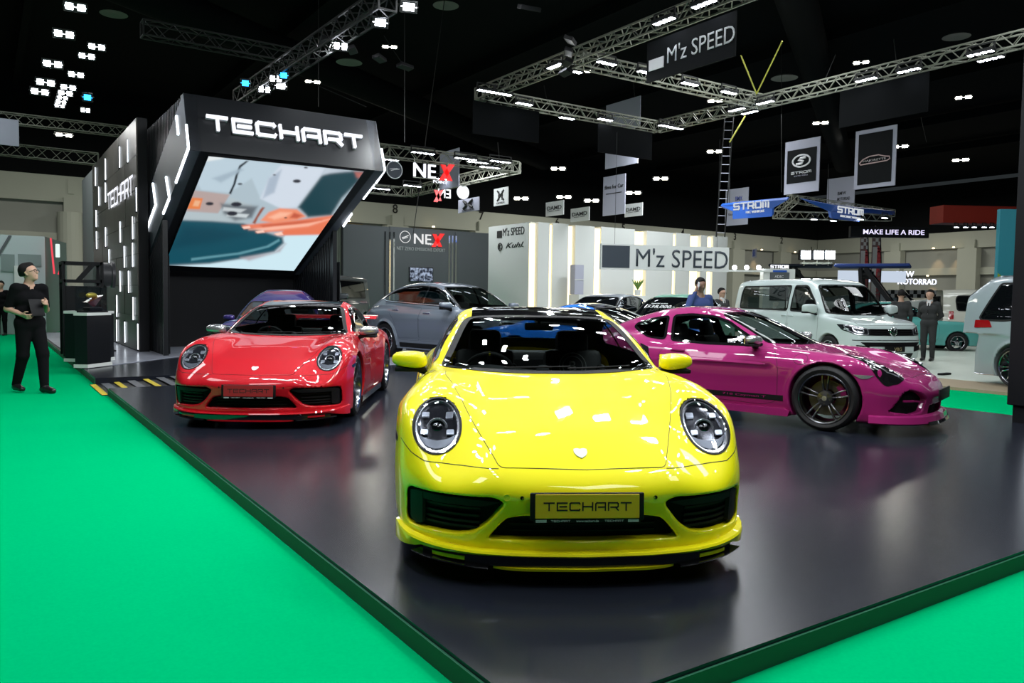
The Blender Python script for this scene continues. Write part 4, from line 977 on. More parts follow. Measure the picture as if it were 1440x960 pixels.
# joints of the bays as thin grooves
def spot(loc, to, energy, col, size=50, blend=.6, name='wall_downlight'):
    l = bpy.data.lights.new(name, 'SPOT'); l.energy = energy; l.color = col; l.spot_size = R(size); l.spot_blend = blend; l.shadow_soft_size = .08
    o = bpy.data.objects.new(name, l); COL.objects.link(o); o.location = loc; d = Vector(to)-Vector(loc); o.rotation_euler = d.to_track_quat('-Z', 'Y').to_euler(); return o
m_gl = emis('downlight_glow', (1, .75, .4), 6)
dl = thing('downlight_row', 'row of small warm downlights washing the far hall wall', 'wall light')
def downlight(p, to):
    MB().lathe([(0.001, 0), (.10, 0), (.12, .06), (.10, .12)], c=p, n=12).build('downlight', m_gl, dl)
    spot((p[0], p[1], p[2]-.05), to, 130, (1.0, .62, .3), 48, .9)
for x in (10.0, 24.0, 31.5, 40.3, 65.0, 73.5, 79.5): downlight((x, 58.9, 7.25), (x, 60, 4.9))
for x in (7.9, ): downlight((x, 58.9, 4.45), (x, 60, 2.2))
for y in (45.0, 42.9, 37.5, 31.0): downlight((83.9, y, 7.3), (85, y, 4.9))
for y in (45.5, 37.0): downlight((83.9, y, 4.4), (85, y, 2.0))

# ---------------------------------------------------------------- stage of the front booth
PZ = 0.11
sx0, sx1, sy0 = 1.45, 10.42, 1.96
W_(MB().box(((sx0+sx1)/2, (sy0+12.25)/2, PZ/2), (sx1-sx0, 12.25-sy0, PZ)).build('stage_platform', m_stage))
W_(MB().box(((sx0+sx1)/2, (13.80+30)/2, PZ/2), (sx1-sx0, 30-13.80, PZ)).build('stage_platform', m_stage))
W_(MB().box(((3.3+sx1)/2, (12.25+13.80)/2, PZ/2), (sx1-3.3, 13.80-12.25, PZ)).build('stage_platform', m_stage))
m_edge = mat('stage_edge_green', (0.0, 0.10, 0.045), 0.8)
W_(MB().box((sx0-.005, (sy0+12.25)/2, PZ/2-.008), (.012, 12.25-sy0, PZ-.02)).build('stage_skirt', m_edge))
W_(MB().box(((sx0+sx1)/2, sy0-.005, PZ/2-.008), (sx1-sx0, .012, PZ-.02)).build('stage_skirt', m_edge))
W_(MB().box((sx0-.005, (13.8+30)/2, PZ/2-.008), (.012, 30-13.8, PZ-.02)).build('stage_skirt', m_edge))
# ramp with hazard tape
rp = thing('ramp', 'dark rubber ramp with yellow and black hazard tape leading onto the black stage', 'ramp', (1.38, 13.02, 0))
m_tapey = mat('tape_yellow', (0.8, 0.62, 0.02), 0.5)
def rz_(x): return .006+(PZ-.006)*min(1, max(0, (x-1.38)/1.5))
MB().prism([(0, .006), (1.95, PZ-.002), (1.95, 0.001), (0, 0.001)], (0, -.77, 0), (1, 0, 0), (0, 0, 1), (0, 1.54, 0)).build('ramp_plate', m_black, rp)
sg_ = math.atan2(PZ, 1.5)
for k, x in enumerate((.03, .36, .78)):
    z = rz_(1.38+x)+.006; tp = MB().box((x, 0, z), (.085, 1.50, .006)).build('hazard_tape', m_gap_ if False else M['gap'], rp)
    yb = MB()
    for i in range(15): yb.prism([(-.04, 0), (-.015, 0), (.04, .055), (.015, .055)] if False else [(-.042, 0), (.042, .03), (.042, .075), (-.042, .045)], (x, -.74+i*.099, z+.003), (1, 0, 0), (0, 1, 0), (0, 0, .002))
    yb.build('yellow_stripes', m_tapey, tp)
m_rib = mat('ramp_grey', (.07, .075, .085), .5)
for x in (.2, .57, 1.0, 1.2): MB().box((x, 0, rz_(1.38+x)+.006), (.12, 1.5, .006)).build('ramp_rib', m_rib, rp)
# light grey booth floor
m_gfl = mat('pale_grey_floor', (.34, .36, .42), .22, noise=(3, .08, .05, (1, 1, 1)))
W_(MB().prism([(1.52, 15.6), (3.36, 17.65), (5.2, 17.5), (6.5, 14.1), (8.8, 14.1), (9.8, 19.5), (9.8, 29.5), (1.52, 29.5)], (0, 0, PZ), (1, 0, 0), (0, 1, 0), (0, 0, .012)).build('booth_floor', m_gfl))
FZ = PZ+.012

# ---------------------------------------------------------------- booth tower with light strips
tw = thing('led_wall', 'tall dark metal booth wall with staggered white light strips and backlit lettering', 'display wall', (2.93, 23.5, FZ))
def loc_(o): return (o[0]-2.93, o[1]-23.5, o[2]-FZ)
m_bronze = mat('brushed_bronze_panel', (.115, .110, .098), .36, .7, noise=(3, .35, .08, (1, 1, .12)))
MB().box(loc_((3.03, 23.48, 2.72)), (.20, 8.3, 5.19)).build('wall_core', m_black, tw)
random.seed(3)
zr = [.14, .93, 1.62, 2.32, 3.02, 3.75, 4.5, 5.31]
for r_ in range(7):
    ys = [19.36]; 
    while ys[-1] < 27.6: ys.append(min(27.62, ys[-1]+random.choice((1.0, 1.35, 1.7, 2.0))))
    for a, b in zip(ys, ys[1:]):
        if b-a > .05: MB().box(loc_((2.915+random.choice((0, .006, .012)), (a+b)/2, (zr[r_]+zr[r_+1])/2)), (.03, b-a-.012, zr[r_+1]-zr[r_]-.012)).build('wall_panel', m_bronze, tw)
m_gwall = mat('mid_grey_wall', (.17, .18, .18), .7)
W1 = tag(MB().box((3.1, 29.4, 2.7), (.3, 3.4, 5.15)).build('side_wall', m_gwall), 'plain grey wall end behind the dark wall of light strips', 'wall')
strips = [((587, 235), (583, 360)), ((645, 185), (648, 320)), ((648, 330), (645, 460)), ((608, 355), (605, 480)), ((733, 110), (735, 245)), ((785, 65), (782, 215)), ((837, 360), (838, 515)), ((590, 500), (590, 610)), ((592, 630), (592, 745)), ((648, 605), (648, 730)), ((735, 570), (738, 705)), ((813, 540), (815, 685)), ((813, 700), (815, 855)), ((670, 740), (670, 865)), ((763, 720), (763, 860))]
strips = [[(x/4.365, 180+y/4.365) for x, y in s] for s in strips]
strips += [[(80+x/2.825, 200+y/2.825) for x, y in s] for s in [((252, 508), (250, 595)), ((285, 508), (285, 600)), ((238, 605), (238, 695)), ((303, 612), (303, 708)), ((208, 697), (208, 785)), ((238, 702), (238, 792)), ((270, 710), (270, 797)), ((322, 718), (322, 825))]]
for a, b in strips:
    p = onx(*a, 2.89); q = onx(*b, 2.89); q.y = p.y = (p.y+q.y)/2; st = MB().box(loc_((2.888, p.y, (p.z+q.z)/2)), (.010, .06, abs(p.z-q.z)-.03)).build('light_strip', m_strip, tw)
    MB().box(loc_((2.89, p.y+.065, (p.z+q.z)/2)), (.03, .05, abs(p.z-q.z)+.02)).build('strip_channel', m_black, st)
p = onx(151.5, 293, 2.87); q = onx(183.5, 277, 2.87)
stroke_text('wall_lettering', 'TECHART', m_sign, tw, loc_((2.87, p.y, 3.66)), (0, -1, 0), (0, 0, 1), p.y-q.y+.35, .44, .06, .004)
tl = bpy.data.lights.new('wall_fill', 'AREA'); tl.shape = 'RECTANGLE'; tl.size = 6; tl.size_y = .2; tl.energy = 160; tlo = bpy.data.objects.new('wall_fill_light', tl); COL.objects.link(tlo); tlo.location = (1.6, 23.5, 5.6); tlo.rotation_euler = (Vector((1.3, 0, -3.2))).to_track_quat('-Z', 'X').to_euler()  # added fill that lightens the wall panels, no fixture behind it

# ---------------------------------------------------------------- portal with inclined screen
XL, XR = 3.18, 7.05
po = thing('screen_portal', 'angular black booth portal with slatted sides, inclined video screen and big white lettering', 'exhibition booth', (5.1, 18, FZ))
def lp(v): return (v[0]-5.1, v[1]-18, v[2]-FZ)
prof = [(15.82, 5.17), (15.39, 4.06), (20.45, 1.98), (20.66, 2.83), (20.42, 3.41)]
m_cheek = mat('portal_slate', (.055, .062, .078), .42)
for x0, nm in ((XL, 'left'), (XR, 'right')):
    w = .22 if nm == 'left' else -.22
    MB().prism(prof, lp((x0, 0, 0)) if False else (x0-5.1, -18, -FZ), (0, 1, 0), (0, 0, 1), (w, 0, 0)).build('side_panel', m_cheek, po)
# fascia
fa = MB().add([lp(v) for v in ((XL+.01, 15.82, 5.17), (XR-.01, 15.82, 5.17), (XR-.01, 15.39, 4.06), (XL+.01, 15.39, 4.06), (XL+.01, 16.1, 5.17), (XR-.01, 16.1, 5.17), (XR-.01, 15.7, 4.0), (XL+.01, 15.7, 4.0))], [(0, 3, 2, 1), (4, 5, 6, 7), (0, 1, 5, 4), (3, 7, 6, 2), (0, 4, 7, 3), (1, 2, 6, 5)]).build('fascia', m_fascia, po)
uv = Vector((0, 15.82-15.39, 5.17-4.06)).normalized(); fn = Vector((1, 0, 0)).cross(uv)
def onplane(px, py, p0, n):
    r, _ = ray(px, py); o = Vector((0, 0, CAM_H)); return o+r*((Vector(p0)-o).dot(n)/r.dot(n))
p0 = Vector((XL, 15.39, 4.06))+fn*.06
a = onplane(291.5, 182.5, p0, fn); b = onplane(507, 206.5, p0, fn); c_ = onplane(293, 163, p0, fn)
hgt = (c_-a).length*1.02
stroke_text('fascia_lettering', 'TECHART', m_sign, fa, Vector(lp(a)), (1, 0, 0), uv, (b-a).length*1.02, hgt, hgt*.175, .05)
stroke_text('lettering_return', 'TECHART', mat('letter_side', (.5, .52, .55), .5), fa, Vector(lp(a-fn*.055)), (1, 0, 0), uv, (b-a).length*1.02, hgt, hgt*.175, .053)
# underside with the screen
sn = Vector((1, 0, 0)).cross(Vector((0, 15.39-20.45, 4.06-1.98)).normalized())
s0 = Vector((XL+.2, 15.39, 4.06)); s1 = Vector((XL+.2, 20.45, 1.98)); 
MB().prism([(XL+.2, 0), (XR-.2, 0), (XR-.2, (s1-s0).length), (XL+.2, (s1-s0).length)], (-5.1, s0.y-18, s0.z-FZ), (1, 0, 0), (s1-s0).normalized(), (0, .12, .3)).build('soffit', m_black, po)
sp0 = s0-Vector((0, 0, .03)); sn = Vector((1, 0, 0)).cross((s0-s1).normalized())
if sn.y > 0: sn = -sn
SC_ = [onplane(*p, sp0+sn*.02, sn) for p in ((292.8, 219), (512.5, 240.7), (413.6, 381.3), (230.3, 373.4))]
scr = MB().add([lp(v) for v in SC_]+[lp(v-sn*.05) for v in SC_], [(0, 3, 2, 1), (4, 5, 6, 7), (0, 1, 5, 4), (1, 2, 6, 5), (2, 3, 7, 6), (3, 0, 4, 7)])
scr_o = scr.build('video_screen', M['gloss'], po)
def C5(*L): return [(180+x/2.526, 120+y/2.526) for x, y in L]
PIC = [  # (outline, colour, edge softness)
 (C5((262, 245), (860, 245), (860, 480), (150, 480)), (.42, .52, .58), 4), (C5((285, 252), (330, 255), (560, 280), (700, 293), (660, 330), (600, 435), (545, 437), (470, 400), (440, 330), (360, 380), (262, 372), (245, 345)), (.50, .62, .70), 2),
 (C5((285, 251), (345, 256), (330, 262), (276, 270)), (.80, .84, .84), 2), (C5((545, 282), (700, 294), (690, 318), (600, 432), (545, 438), (470, 402), (500, 330)), (.64, .71, .80), 2.5), (C5((500, 330), (545, 300), (520, 380), (480, 400)), (.40, .48, .58), 3),
 (C5((232, 372), (362, 388), (320, 455), (197, 447)), (.46, .36, .34), 1.5), (C5((228, 398), (266, 401), (255, 440), (208, 438)), (.80, .22, .06), 1), (C5((238, 408), (258, 410), (250, 430), (230, 428)), (.85, .45, .25), 1.5),
 (C5((197, 449), (320, 456), (365, 400), (440, 425), (420, 480), (400, 492), (190, 478)), (.45, .53, .56), 2), (C5((330, 420), (460, 430), (440, 470), (380, 480), (340, 455)), (.12, .14, .16), 4), (C5((340, 432), (420, 440), (400, 452), (335, 445)), (.55, .60, .62), 1.5), (C5((355, 452), (430, 458), (420, 470), (350, 464)), (.60, .66, .68), 1.5),
 (C5((690, 318), (725, 297), (838, 308), (815, 345), (760, 400), (722, 462), (640, 468), (605, 432)), (.010, .05, .065), 3), (C5((805, 307), (850, 309), (830, 335), (812, 325)), (.45, .14, .12), 3), (C5((700, 292), (790, 304), (720, 312), (690, 318)), (.55, .62, .70), 3),
 (C5((128, 645), (290, 634), (420, 614), (520, 592), (556, 560), (552, 542), (560, 532), (700, 527), (700, 670), (128, 670)), (.62, .82, .90), 1.5),
 (C5((190, 478), (300, 482), (410, 490), (500, 525), (548, 540), (552, 560), (520, 590), (420, 612), (290, 632), (100, 642), (100, 560)), (.006, .075, .11), 2.5), (C5((400, 612), (520, 594), (560, 562), (540, 590), (430, 622)), (.42, .38, .42), 3),
 (C5((225, 622), (400, 600), (500, 575), (540, 552), (536, 545), (492, 570), (390, 594), (225, 614)), (.12, .32, .38), 1.5), (C5((200, 500), (300, 505), (420, 530), (300, 560), (150, 580)), (.004, .055, .085), 8),
 (C5((404, 497), (470, 490), (600, 478), (740, 460), (700, 530), (540, 533), (520, 528), (550, 518), (455, 522), (500, 510), (415, 508)), (.82, .20, .10), 2), (C5((470, 480), (500, 450), (540, 436), (600, 440), (632, 466), (600, 478), (520, 490)), (.88, .28, .15), 2),
 (C5((500, 468), (540, 450), (580, 452), (560, 466), (520, 476)), (.98, .50, .34), 3), (C5((590, 452), (620, 462), (600, 472), (575, 470)), (.55, .10, .05), 2.5), (C5((430, 512), (520, 500), (640, 490), (720, 474), (640, 500), (510, 514)), (1.0, .52, .38), 2.5), (C5((470, 497), (600, 484), (690, 478), (600, 492), (480, 503)), (.60, .12, .06), 2),
 (C5((404, 502), (432, 499), (436, 507), (412, 510)), (1.0, .62, .50), 1), (C5((452, 518), (480, 514), (486, 522), (460, 525)), (1.0, .62, .50), 1), (C5((520, 526), (545, 520), (552, 530), (530, 533)), (1.0, .66, .55), 1),
 (C5((442, 488), (470, 440), (478, 432), (486, 434), (462, 470), (452, 492)), (.30, .08, .04), 1.5), (C5((420, 268), (428, 269), (402, 290), (390, 320), (382, 350), (366, 386), (358, 384), (374, 350), (382, 318), (395, 285)), (.005, .01, .015), 1),
 (C5((300, 330), (400, 295), (410, 300), (330, 345)), (.36, .46, .54), 3)]
for (x, y, r) in ((398, 350, 5), (600, 340, 9), (632, 292, 4), (290, 420, 9), (520, 318, 3), (370, 455, 12), (385, 422, 12), (560, 470, 3)): PIC.append((C5(*[(x+r*1.6*math.cos(t), y+r*.7*math.sin(t)) for t in [2*PI*i/10 for i in range(10)]]), (.02, .02, .03), 1.2))
NX_, NY_ = 170, 120; P4 = ((292.8, 219), (512.5, 240.7), (413.6, 381.3), (230.3, 373.4)); a_, b_ = np.meshgrid(np.linspace(.004, .996, NX_), np.linspace(.004, .996, NY_))
gx = (1-b_)*((1-a_)*P4[0][0]+a_*P4[1][0])+b_*((1-a_)*P4[3][0]+a_*P4[2][0]); gy = (1-b_)*((1-a_)*P4[0][1]+a_*P4[1][1])+b_*((1-a_)*P4[3][1]+a_*P4[2][1])
colr = np.zeros((NY_, NX_, 3))+np.array([.42, .5, .55])
for q_, c_, sf in PIC:
    d_ = poly_sdf(gx, gy, q_); m_ = 1/(1+np.exp(np.clip(d_/(sf*.30), -30, 30))); colr = colr*(1-m_[..., None])+np.array(c_)*m_[..., None]
gr = MB(); gr.v = [Vector(lp(onplane(x, y, sp0+sn*.022, sn))) for x, y in zip(gx.ravel(), gy.ravel())]; gr.f = [[r_*NX_+k, r_*NX_+k+1, (r_+1)*NX_+k+1, (r_+1)*NX_+k] for r_ in range(NY_-1) for k in range(NX_-1)]
mdi = bpy.data.materials.new('screen_picture'); mdi.use_nodes = True; b__ = mdi.node_tree.nodes['Principled BSDF']; at_n = mdi.node_tree.nodes.new('ShaderNodeVertexColor'); at_n.layer_name = 'picture'; mdi.node_tree.links.new(at_n.outputs['Color'], b__.inputs['Emission Color']); b__.inputs['Emission Strength'].default_value = 1.0; b__.inputs['Base Color'].default_value = (.01, .01, .01, 1); b__.inputs['Roughness'].default_value = .4
do = gr.build('display', mdi, scr_o, fix=False); ca_ = do.data.color_attributes.new('picture', 'FLOAT_COLOR', 'POINT'); ca_.data.foreach_set('color', np.concatenate([colr.reshape(-1, 3), np.ones((NX_*NY_, 1))], 1).astype(np.float32).ravel())
# body behind, slats
MB().box(lp((5.1, 20.95, 2.6)), (XR-XL-.05, .1, 4.95)).build('back_panel', m_black, po)
sl = MB(); n = 0
for k in range(28):
    y = 16.35+k*.165
    zt = 5.17; zf = np.interp(y, [15.82, 20.42], [5.17, 3.41])-.1
    MB().box(lp((XL+.06, y, (zt+zf)/2)), (.05, .045, zt-zf)).build('slat', m_fascia, po) if y < 20.7 else None
for k in range(18):
    y = 18.05+k*.165; zt = np.interp(y, [15.39, 20.45], [4.06, 1.98])+.05
    for x in (XL+.06, XR-.06): MB().box(lp((x, y, (zt+FZ)/2)), (.10 if k == 0 else .05, .10 if k == 0 else .045, zt-FZ)).build('slat', m_fascia, po)
MB().box(lp((XL+.14, 19.5, 1.2)), (.02, 2.9, 2.1)).build('slat_backing', m_black, po)
MB().box(lp((XR-.14+.22, 19.5, 1.2)), (.02, 2.9, 2.1)).build('slat_backing', m_black, po)
MB().box(lp((XL+.13, 18.6, 4.4)), (.02, 4.4, 1.4)).build('slat_backing', m_black, po)
def strip_on(X, pts, par):
    q = [onx(x, y, X) for x, y in pts]; o = MB()
    for a, b in zip(q, q[1:]): o.bar(lp(a), lp(b), .035, .045)
    return o.build('light_strip', m_strip, par)
for s in ([(172, 108), (178, 175)], [(207, 140), (215, 222)], [(215, 222), (170, 345)], [(135, 325), (147, 400), (125, 455)], [(88, 348), (98, 425), (65, 515)]): strip_on(XL-.02, C5(*s), po)
for s in ([(900, 225), (912, 300)], [(912, 300), (880, 347)], [(874, 352), (836, 402)], [(795, 455), (765, 500)]): strip_on(XR+.02, C5(*s), po)

# ---------------------------------------------------------------- display pedestals
def pedestal(x, y, rz, w, hgt, label, full=True):
    t = thing('display_pedestal', label, 'pedestal', (x, y, FZ), rz)
    w2 = w if full is True else full
    MB().box((0, 0, .03), (w+.03, w2+.03, .06)).build('base', m_white, t); MB().box((0, 0, .06+(hgt-.14)/2), (w, w2, hgt-.14), bev=.004).build('cabinet', m_fascia, t)
    MB().box((0, 0, hgt-.06), (w+.02, w2+.02, .05)).build('top_board', m_white, t)
    return t
m_acry = glass_mat('acrylic', (.93, .96, .96))
def case(x, y, z, rz, w, hgt, label, w2=.22):
    t = thing('display_case', label, 'display case', (x, y, z), rz)
    MB().box((0, 0, .015), (w, w2, .03)).build('tray', m_black, t)
    g = MB()
    for sx, sy, dx, dy in ((1, 0, .008, w2), (-1, 0, .008, w2), (0, 1, w, .008), (0, -1, w, .008)): g.box((sx*w/2, sy*w2/2, .03+hgt/2), (dx, dy, hgt))
    g.box((0, 0, .03+hgt), (w, w2, .008)); g.build('acrylic_cover', m_acry, t); return t
pedestal(1.64, 15.86, R(48), .64, 1.0, 'black display pedestal with a white base at the front edge of the booth floor', .24)
case(1.64, 15.86, FZ+.965, R(48), .54, .42, 'clear acrylic case holding a dark red car part on the front pedestal')
t = thing('car_part', 'dark red wedge-shaped car part inside the clear acrylic case', 'car part', (1.64, 15.86, FZ+.965+.03), R(48))
MB().box((0, 0, .03), (.34, .14, .06), bev=.01).build('foot', m_black, t)
MB().add([(-.2, -.06, .15), (.22, -.06, .28), (.22, .06, .28), (-.2, .06, .15), (.02, 0, .07), (.1, 0, .10)], [(0, 1, 2, 3), (0, 4, 5, 1), (3, 2, 5, 4), (0, 3, 4), (1, 5, 2)]).build('wedge', mat('dark_red_gloss', (.12, .01, .02), .15, .2, 1), t)
t = thing('gold_part', 'gold crumpled trim piece at the back of the acrylic case', 'car part', (1.63, 15.90, FZ+1.27), R(48)); 
MB().ball((0, 0, 0), (.15, .04, .05), 12, 6).build('trim_piece', mat('gold', (.5, .38, .05), .35, .6), t)
pedestal(1.72, 17.2, R(48), .6, 1.0, 'black display pedestal behind the front one, half hidden')
case(1.72, 17.2, FZ+.965, R(48), .5, .42, 'clear acrylic case on the second pedestal')
t = thing('metal_rack', 'black square-tube display rack behind the acrylic cases', 'rack', (1.75, 18.9, FZ), 0)
f = MB(); 
for sx in (-.35, .35):
    for sy in (-.35, .35): f.bar((sx, sy, 0), (sx, sy, 1.95), .06)
for z in (1.55, 1.92):
    for sx in (-.35, .35): f.bar((sx, -.35, z), (sx, .35, z), .06); f.bar((-.35, sx, z), (.35, sx, z), .06)
f.bar((-.1, -.35, 1.55), (.2, -.35, 1.92), .09); f.build('tube_frame', m_black, t); MB().box((0, 0, .75), (.66, .66, 1.4), bev=.02).build('cabinet', m_black, t)
t = thing('loudspeaker_drum', 'black drum-shaped fixture beside the wall of light strips', 'fixture', (2.30, 19.9, FZ)); 
MB().lathe([(0.001, -.2), (.26, -.2), (.27, -.17), (.27, .12), (.30, .14), (.30, .2), (0.001, .2)], c=(0, 0, 1.72), axis='X', n=28).build('drum', mat('drum_grey', (.06, .06, .065), .4), t, smooth=True); MB().box((0, 0, .75), (.08, .08, 1.5)).box((0, 0, .01), (.4, .4, .03)).build('stand', m_black, t)
# ---------------------------------------------------------------- trusses, lamps
def truss(label, a, b, w=.30, m=None, name='lighting_truss', group=None, r=.022):
    a, b = Vector(a), Vector(b); d = (b-a); L = d.length; d.normalize(); s = d.cross(Vector((0, 0, 1))).normalized() if abs(d.z) < .95 else Vector((1, 0, 0)); u = s.cross(d)
    mb = MB(); c = [(s*i+u*j)*w/2 for i in (-1, 1) for j in (-1, 1)]
    for q in c: mb.bar(a+q, b+q, r*1.6)
    n = max(2, int(L/(w*.9)))
    for i in range(n):
        p, q = a+d*(L*i/n), a+d*(L*(i+1)/n)
        for (k0, k1) in ((0, 1), (1, 3), (3, 2), (2, 0)):
            mb.bar(p+c[k0], q+c[k1], r*.9) if i % 2 == 0 else mb.bar(p+c[k1], q+c[k0], r*.9)
    for e in (a, b): mb.bar(e+c[0], e+c[1], r*1.5); mb.bar(e+c[2], e+c[3], r*1.5); mb.bar(e+c[0], e+c[2], r*1.5); mb.bar(e+c[1], e+c[3], r*1.5)
    return tag(mb.build(name, m or m_truss), label, 'truss', group)
_lamp = {}
def led_bar(pos, rz=0.0, label='', group=None, n=4, w=.42, tilt=0.0, m=None, key='a', aim=None):
    """flood light: housing with a lens row, facing down"""
    kk = (key, n, w)
    if kk not in _lamp:
        h_ = MB(); h_.box((0, 0, .05), (w, .20, .07), bev=.01); h_.bar((-w/2, 0, .05), (-w/2, 0, .2), .02, .04); h_.bar((w/2, 0, .05), (w/2, 0, .2), .02, .04); h_.bar((-w/2, 0, .2), (w/2, 0, .2), .03)
        ho = h_.build('tmp', m_trussk); l_ = MB()
        for i in range(n): l_.box((-w/2+w*(i+.5)/n, 0, .012), (w/n*.62, .12, .012))
        l_.box((0, 0, .016), (w*.9, .012, .010))
        lo = l_.build('tmp2', m or m_lamp); _lamp[kk] = (ho.data, lo.data); bpy.data.objects.remove(ho); bpy.data.objects.remove(lo)
    t = thing('led_floodlight', label, 'light', pos, rz, group); t.rotation_euler = (tilt, 0, rz)
    if aim is not None: t.rotation_euler = (Vector(aim)-Vector(pos)).to_track_quat('-Z', 'Y').to_euler()
    for nm, me in zip(('housing', 'lens_row'), _lamp[kk]):
        o = bpy.data.objects.new(nm, me); COL.objects.link(o); o.parent = t
    return t
TZ = 7.0
tx0, tx1, ty0, ty1 = 11.45, 18.15, 14.7, 18.8
truss('long aluminium truss running from the left corner to the black hanging banner', (tx0, 1.5, TZ), (tx0, ty1, TZ))
truss('aluminium truss at the far left edge of the hanging rectangle', (tx0, ty1, TZ), (tx1, ty1, TZ))
truss('aluminium cross truss passing behind the black hanging banner', (tx0+.2, ty0, TZ), (tx1, ty0, TZ))
truss('aluminium truss along the right of the hanging rectangle, running out of the picture', (tx1, 0.5, TZ), (tx1, ty1, TZ))
LG = 'floodlights on the aluminium rectangle'
for (x, y) in ((484, 323) if False else (781, 94), (684, 129), (707, 133), (737, 147), (797, 167), (851, 169), (853, 90), (909, 103), (970, 119), (1025, 131), (934, 31), (990, 7), (936, 178), (951, 181), (1036, 155), (1054, 159), (1076, 145), (1218, 113), (1278, 100), (1379, 76), (1393, 84), (805, 101)):
    p = onz(x, y, TZ-.20)
    sty = (x, y)
    led_bar(tuple(p), PI/2 if y < 60 or x > 1030 or (x, y) in ((781, 94),) else 0.0, 'white four-lens floodlight clamped under the aluminium rectangle of trusses', LG, w=.55)
# black banner with white lettering
q = [at(911, 62, 13.2), at(1036, 14, 13.2), at(1036, 79, 13.2), at(911, 117, 13.2)]
BX = 11.3
q = [onx(x, y, BX) for x, y in ((911, 59), (1036, 17), (1036, 79), (911, 116))]
bn = thing('hanging_banner', "black hanging banner with a white block and thin white lettering under the truss", 'banner', (BX, (q[0].y+q[1].y)/2, q[2].z))
def lb(v): return (v[0]-BX, v[1]-(q[0].y+q[1].y)/2, v[2]-q[2].z)
zt = (q[0].z+q[1].z)/2; zb = (q[2].z+q[3].z)/2; yl, yr = q[0].y, q[1].y
m_ban = mat('banner_black', (.007, .008, .009), .7, spec=.1)
MB().box(lb((BX, (yl+yr)/2, (zt+zb)/2)), (.03, abs(yl-yr), zt-zb)).build('banner_cloth', m_ban, bn)
hh = zt-zb; a_ = onx(912.5, 92, BX-.03); b_ = onx(933, 86, BX-.03)
MB().box(lb((BX-.025, (a_.y+b_.y)/2, zb+hh*.40)), (.02, abs(a_.y-b_.y), hh*.27)).build('white_block', M['white'], bn)
a_ = onx(938, 84, BX-.03); b_ = onx(1033, 51, BX-.03)
text_obj('banner_lettering', "M'z SPEED", M['white'], bn, lb((BX-.02, a_.y, zb+hh*.32)), (0, -1, 0), (0, 0, 1), w=abs(a_.y-b_.y), h=hh*.40, depth=.01, offset=-.01)
# unlit reverse banners
def dark_banner(label, pts, ax, val):
    q = [(onx if ax == 'x' else ony)(x, y, val) for x, y in pts]; zt = (q[0].z+q[1].z)/2; zb = (q[2].z+q[3].z)/2
    c = ((q[0]+q[1])/2); d = (.03, abs(q[0].y-q[1].y), zt-zb) if ax == 'x' else (abs(q[0].x-q[1].x), .03, zt-zb)
    o = MB().box((0, 0, (zt-zb)/2), d).build('hanging_banner', mat('banner_dark', (.0035, .004, .0045), .8, spec=.05)); o.location = (c.x, c.y, zb)
    return tag(o, label, 'banner')
dark_banner('dark blank banner back hanging under the left end of the truss', [(665, 140), (758, 158), (758, 202), (665, 187)], 'y', ty1)
dark_banner('dark blank banner back hanging at the centre corner of the truss', [(841, 176), (917, 184), (917, 224), (841, 215)], 'y', ty1-.3)
dark_banner('wide dark blank banner back hanging under the right-hand truss', [(1182, 126), (1307, 104), (1307, 157), (1182, 179)], 'x', tx1)
# other trusses
NG = 'floodlights over the charcoal booth'
nx0, nx1, ny0, ny1, nz = 10.6, 15.6, 23.1, 31.5, 6.0
for (a, b, l) in (((nx0-2, ny0, nz), (nx1, ny0, nz), 'front'), ((nx1, ny0, nz), (nx1, ny1, nz), 'right-hand'), ((nx0-2, ny1, nz), (nx1, ny1, nz), 'rear'), ((nx0, ny0, nz), (nx0, ny1, nz), 'left-hand')):
    truss('bright aluminium truss above the charcoal booth, %s side' % l, a, b, .36)
for (x, y) in ((595, 216), (655, 224), (672, 229), (704, 228), (620, 252), (580, 262), (536, 266), (545, 225), (689, 236)):
    led_bar(tuple(onz(x, y, nz-.22)), 0, 'white floodlight on the bright truss above the charcoal booth', NG, w=.8, key='b')
truss('aluminium truss crossing the upper left above the dark wall of light strips', tuple(onz(-60, 158, 8)), tuple(onz(190, 187, 8)), .38)
truss('lower aluminium truss at far left in front of the hall wall', tuple(at(-40, 205, 34)), tuple(at(138, 224, 36)), .5)
truss('black truss rising to the upper right above the booth lettering', tuple(onz(338, 138, 6.6)), tuple(onz(545, 0, 6.6)), .34, m_trussk)
truss('black truss crossing behind the booth lettering at the top left', tuple(onz(200, 40, 7.5)), tuple(onz(430, 84, 7.5)), .34, m_trussk)
for i, (x, y, n) in enumerate(((388, 111, 2), (372, 126, 2), (479, 65, 2), (395, 121, 1), (535, 32, 1), (575, 10, 1))):
    led_bar(tuple(onz(x, y, 6.35)), .6, 'white flood lamp hanging from the black truss over the booth', 'flood lamps on the black truss', n=n, w=.30, key='c', aim=(2.5, 1.5, 0))
for i, (x, y) in enumerate(((106, 10), (90, 48), (74, 90), (64, 116), (56, 129), (136, 66), (122, 79), (107, 105), (96, 123), (92, 131), (88, 137), (86, 143), (84, 148), (120, 155))):
    led_bar(tuple(at(x, y, 16+i*.8)), 0, 'white twin flood lamp in the cluster at the top left', 'flood lamps at the top left', n=2, w=.42 if i < 10 else .3, key='d', aim=(0, 2, 0))
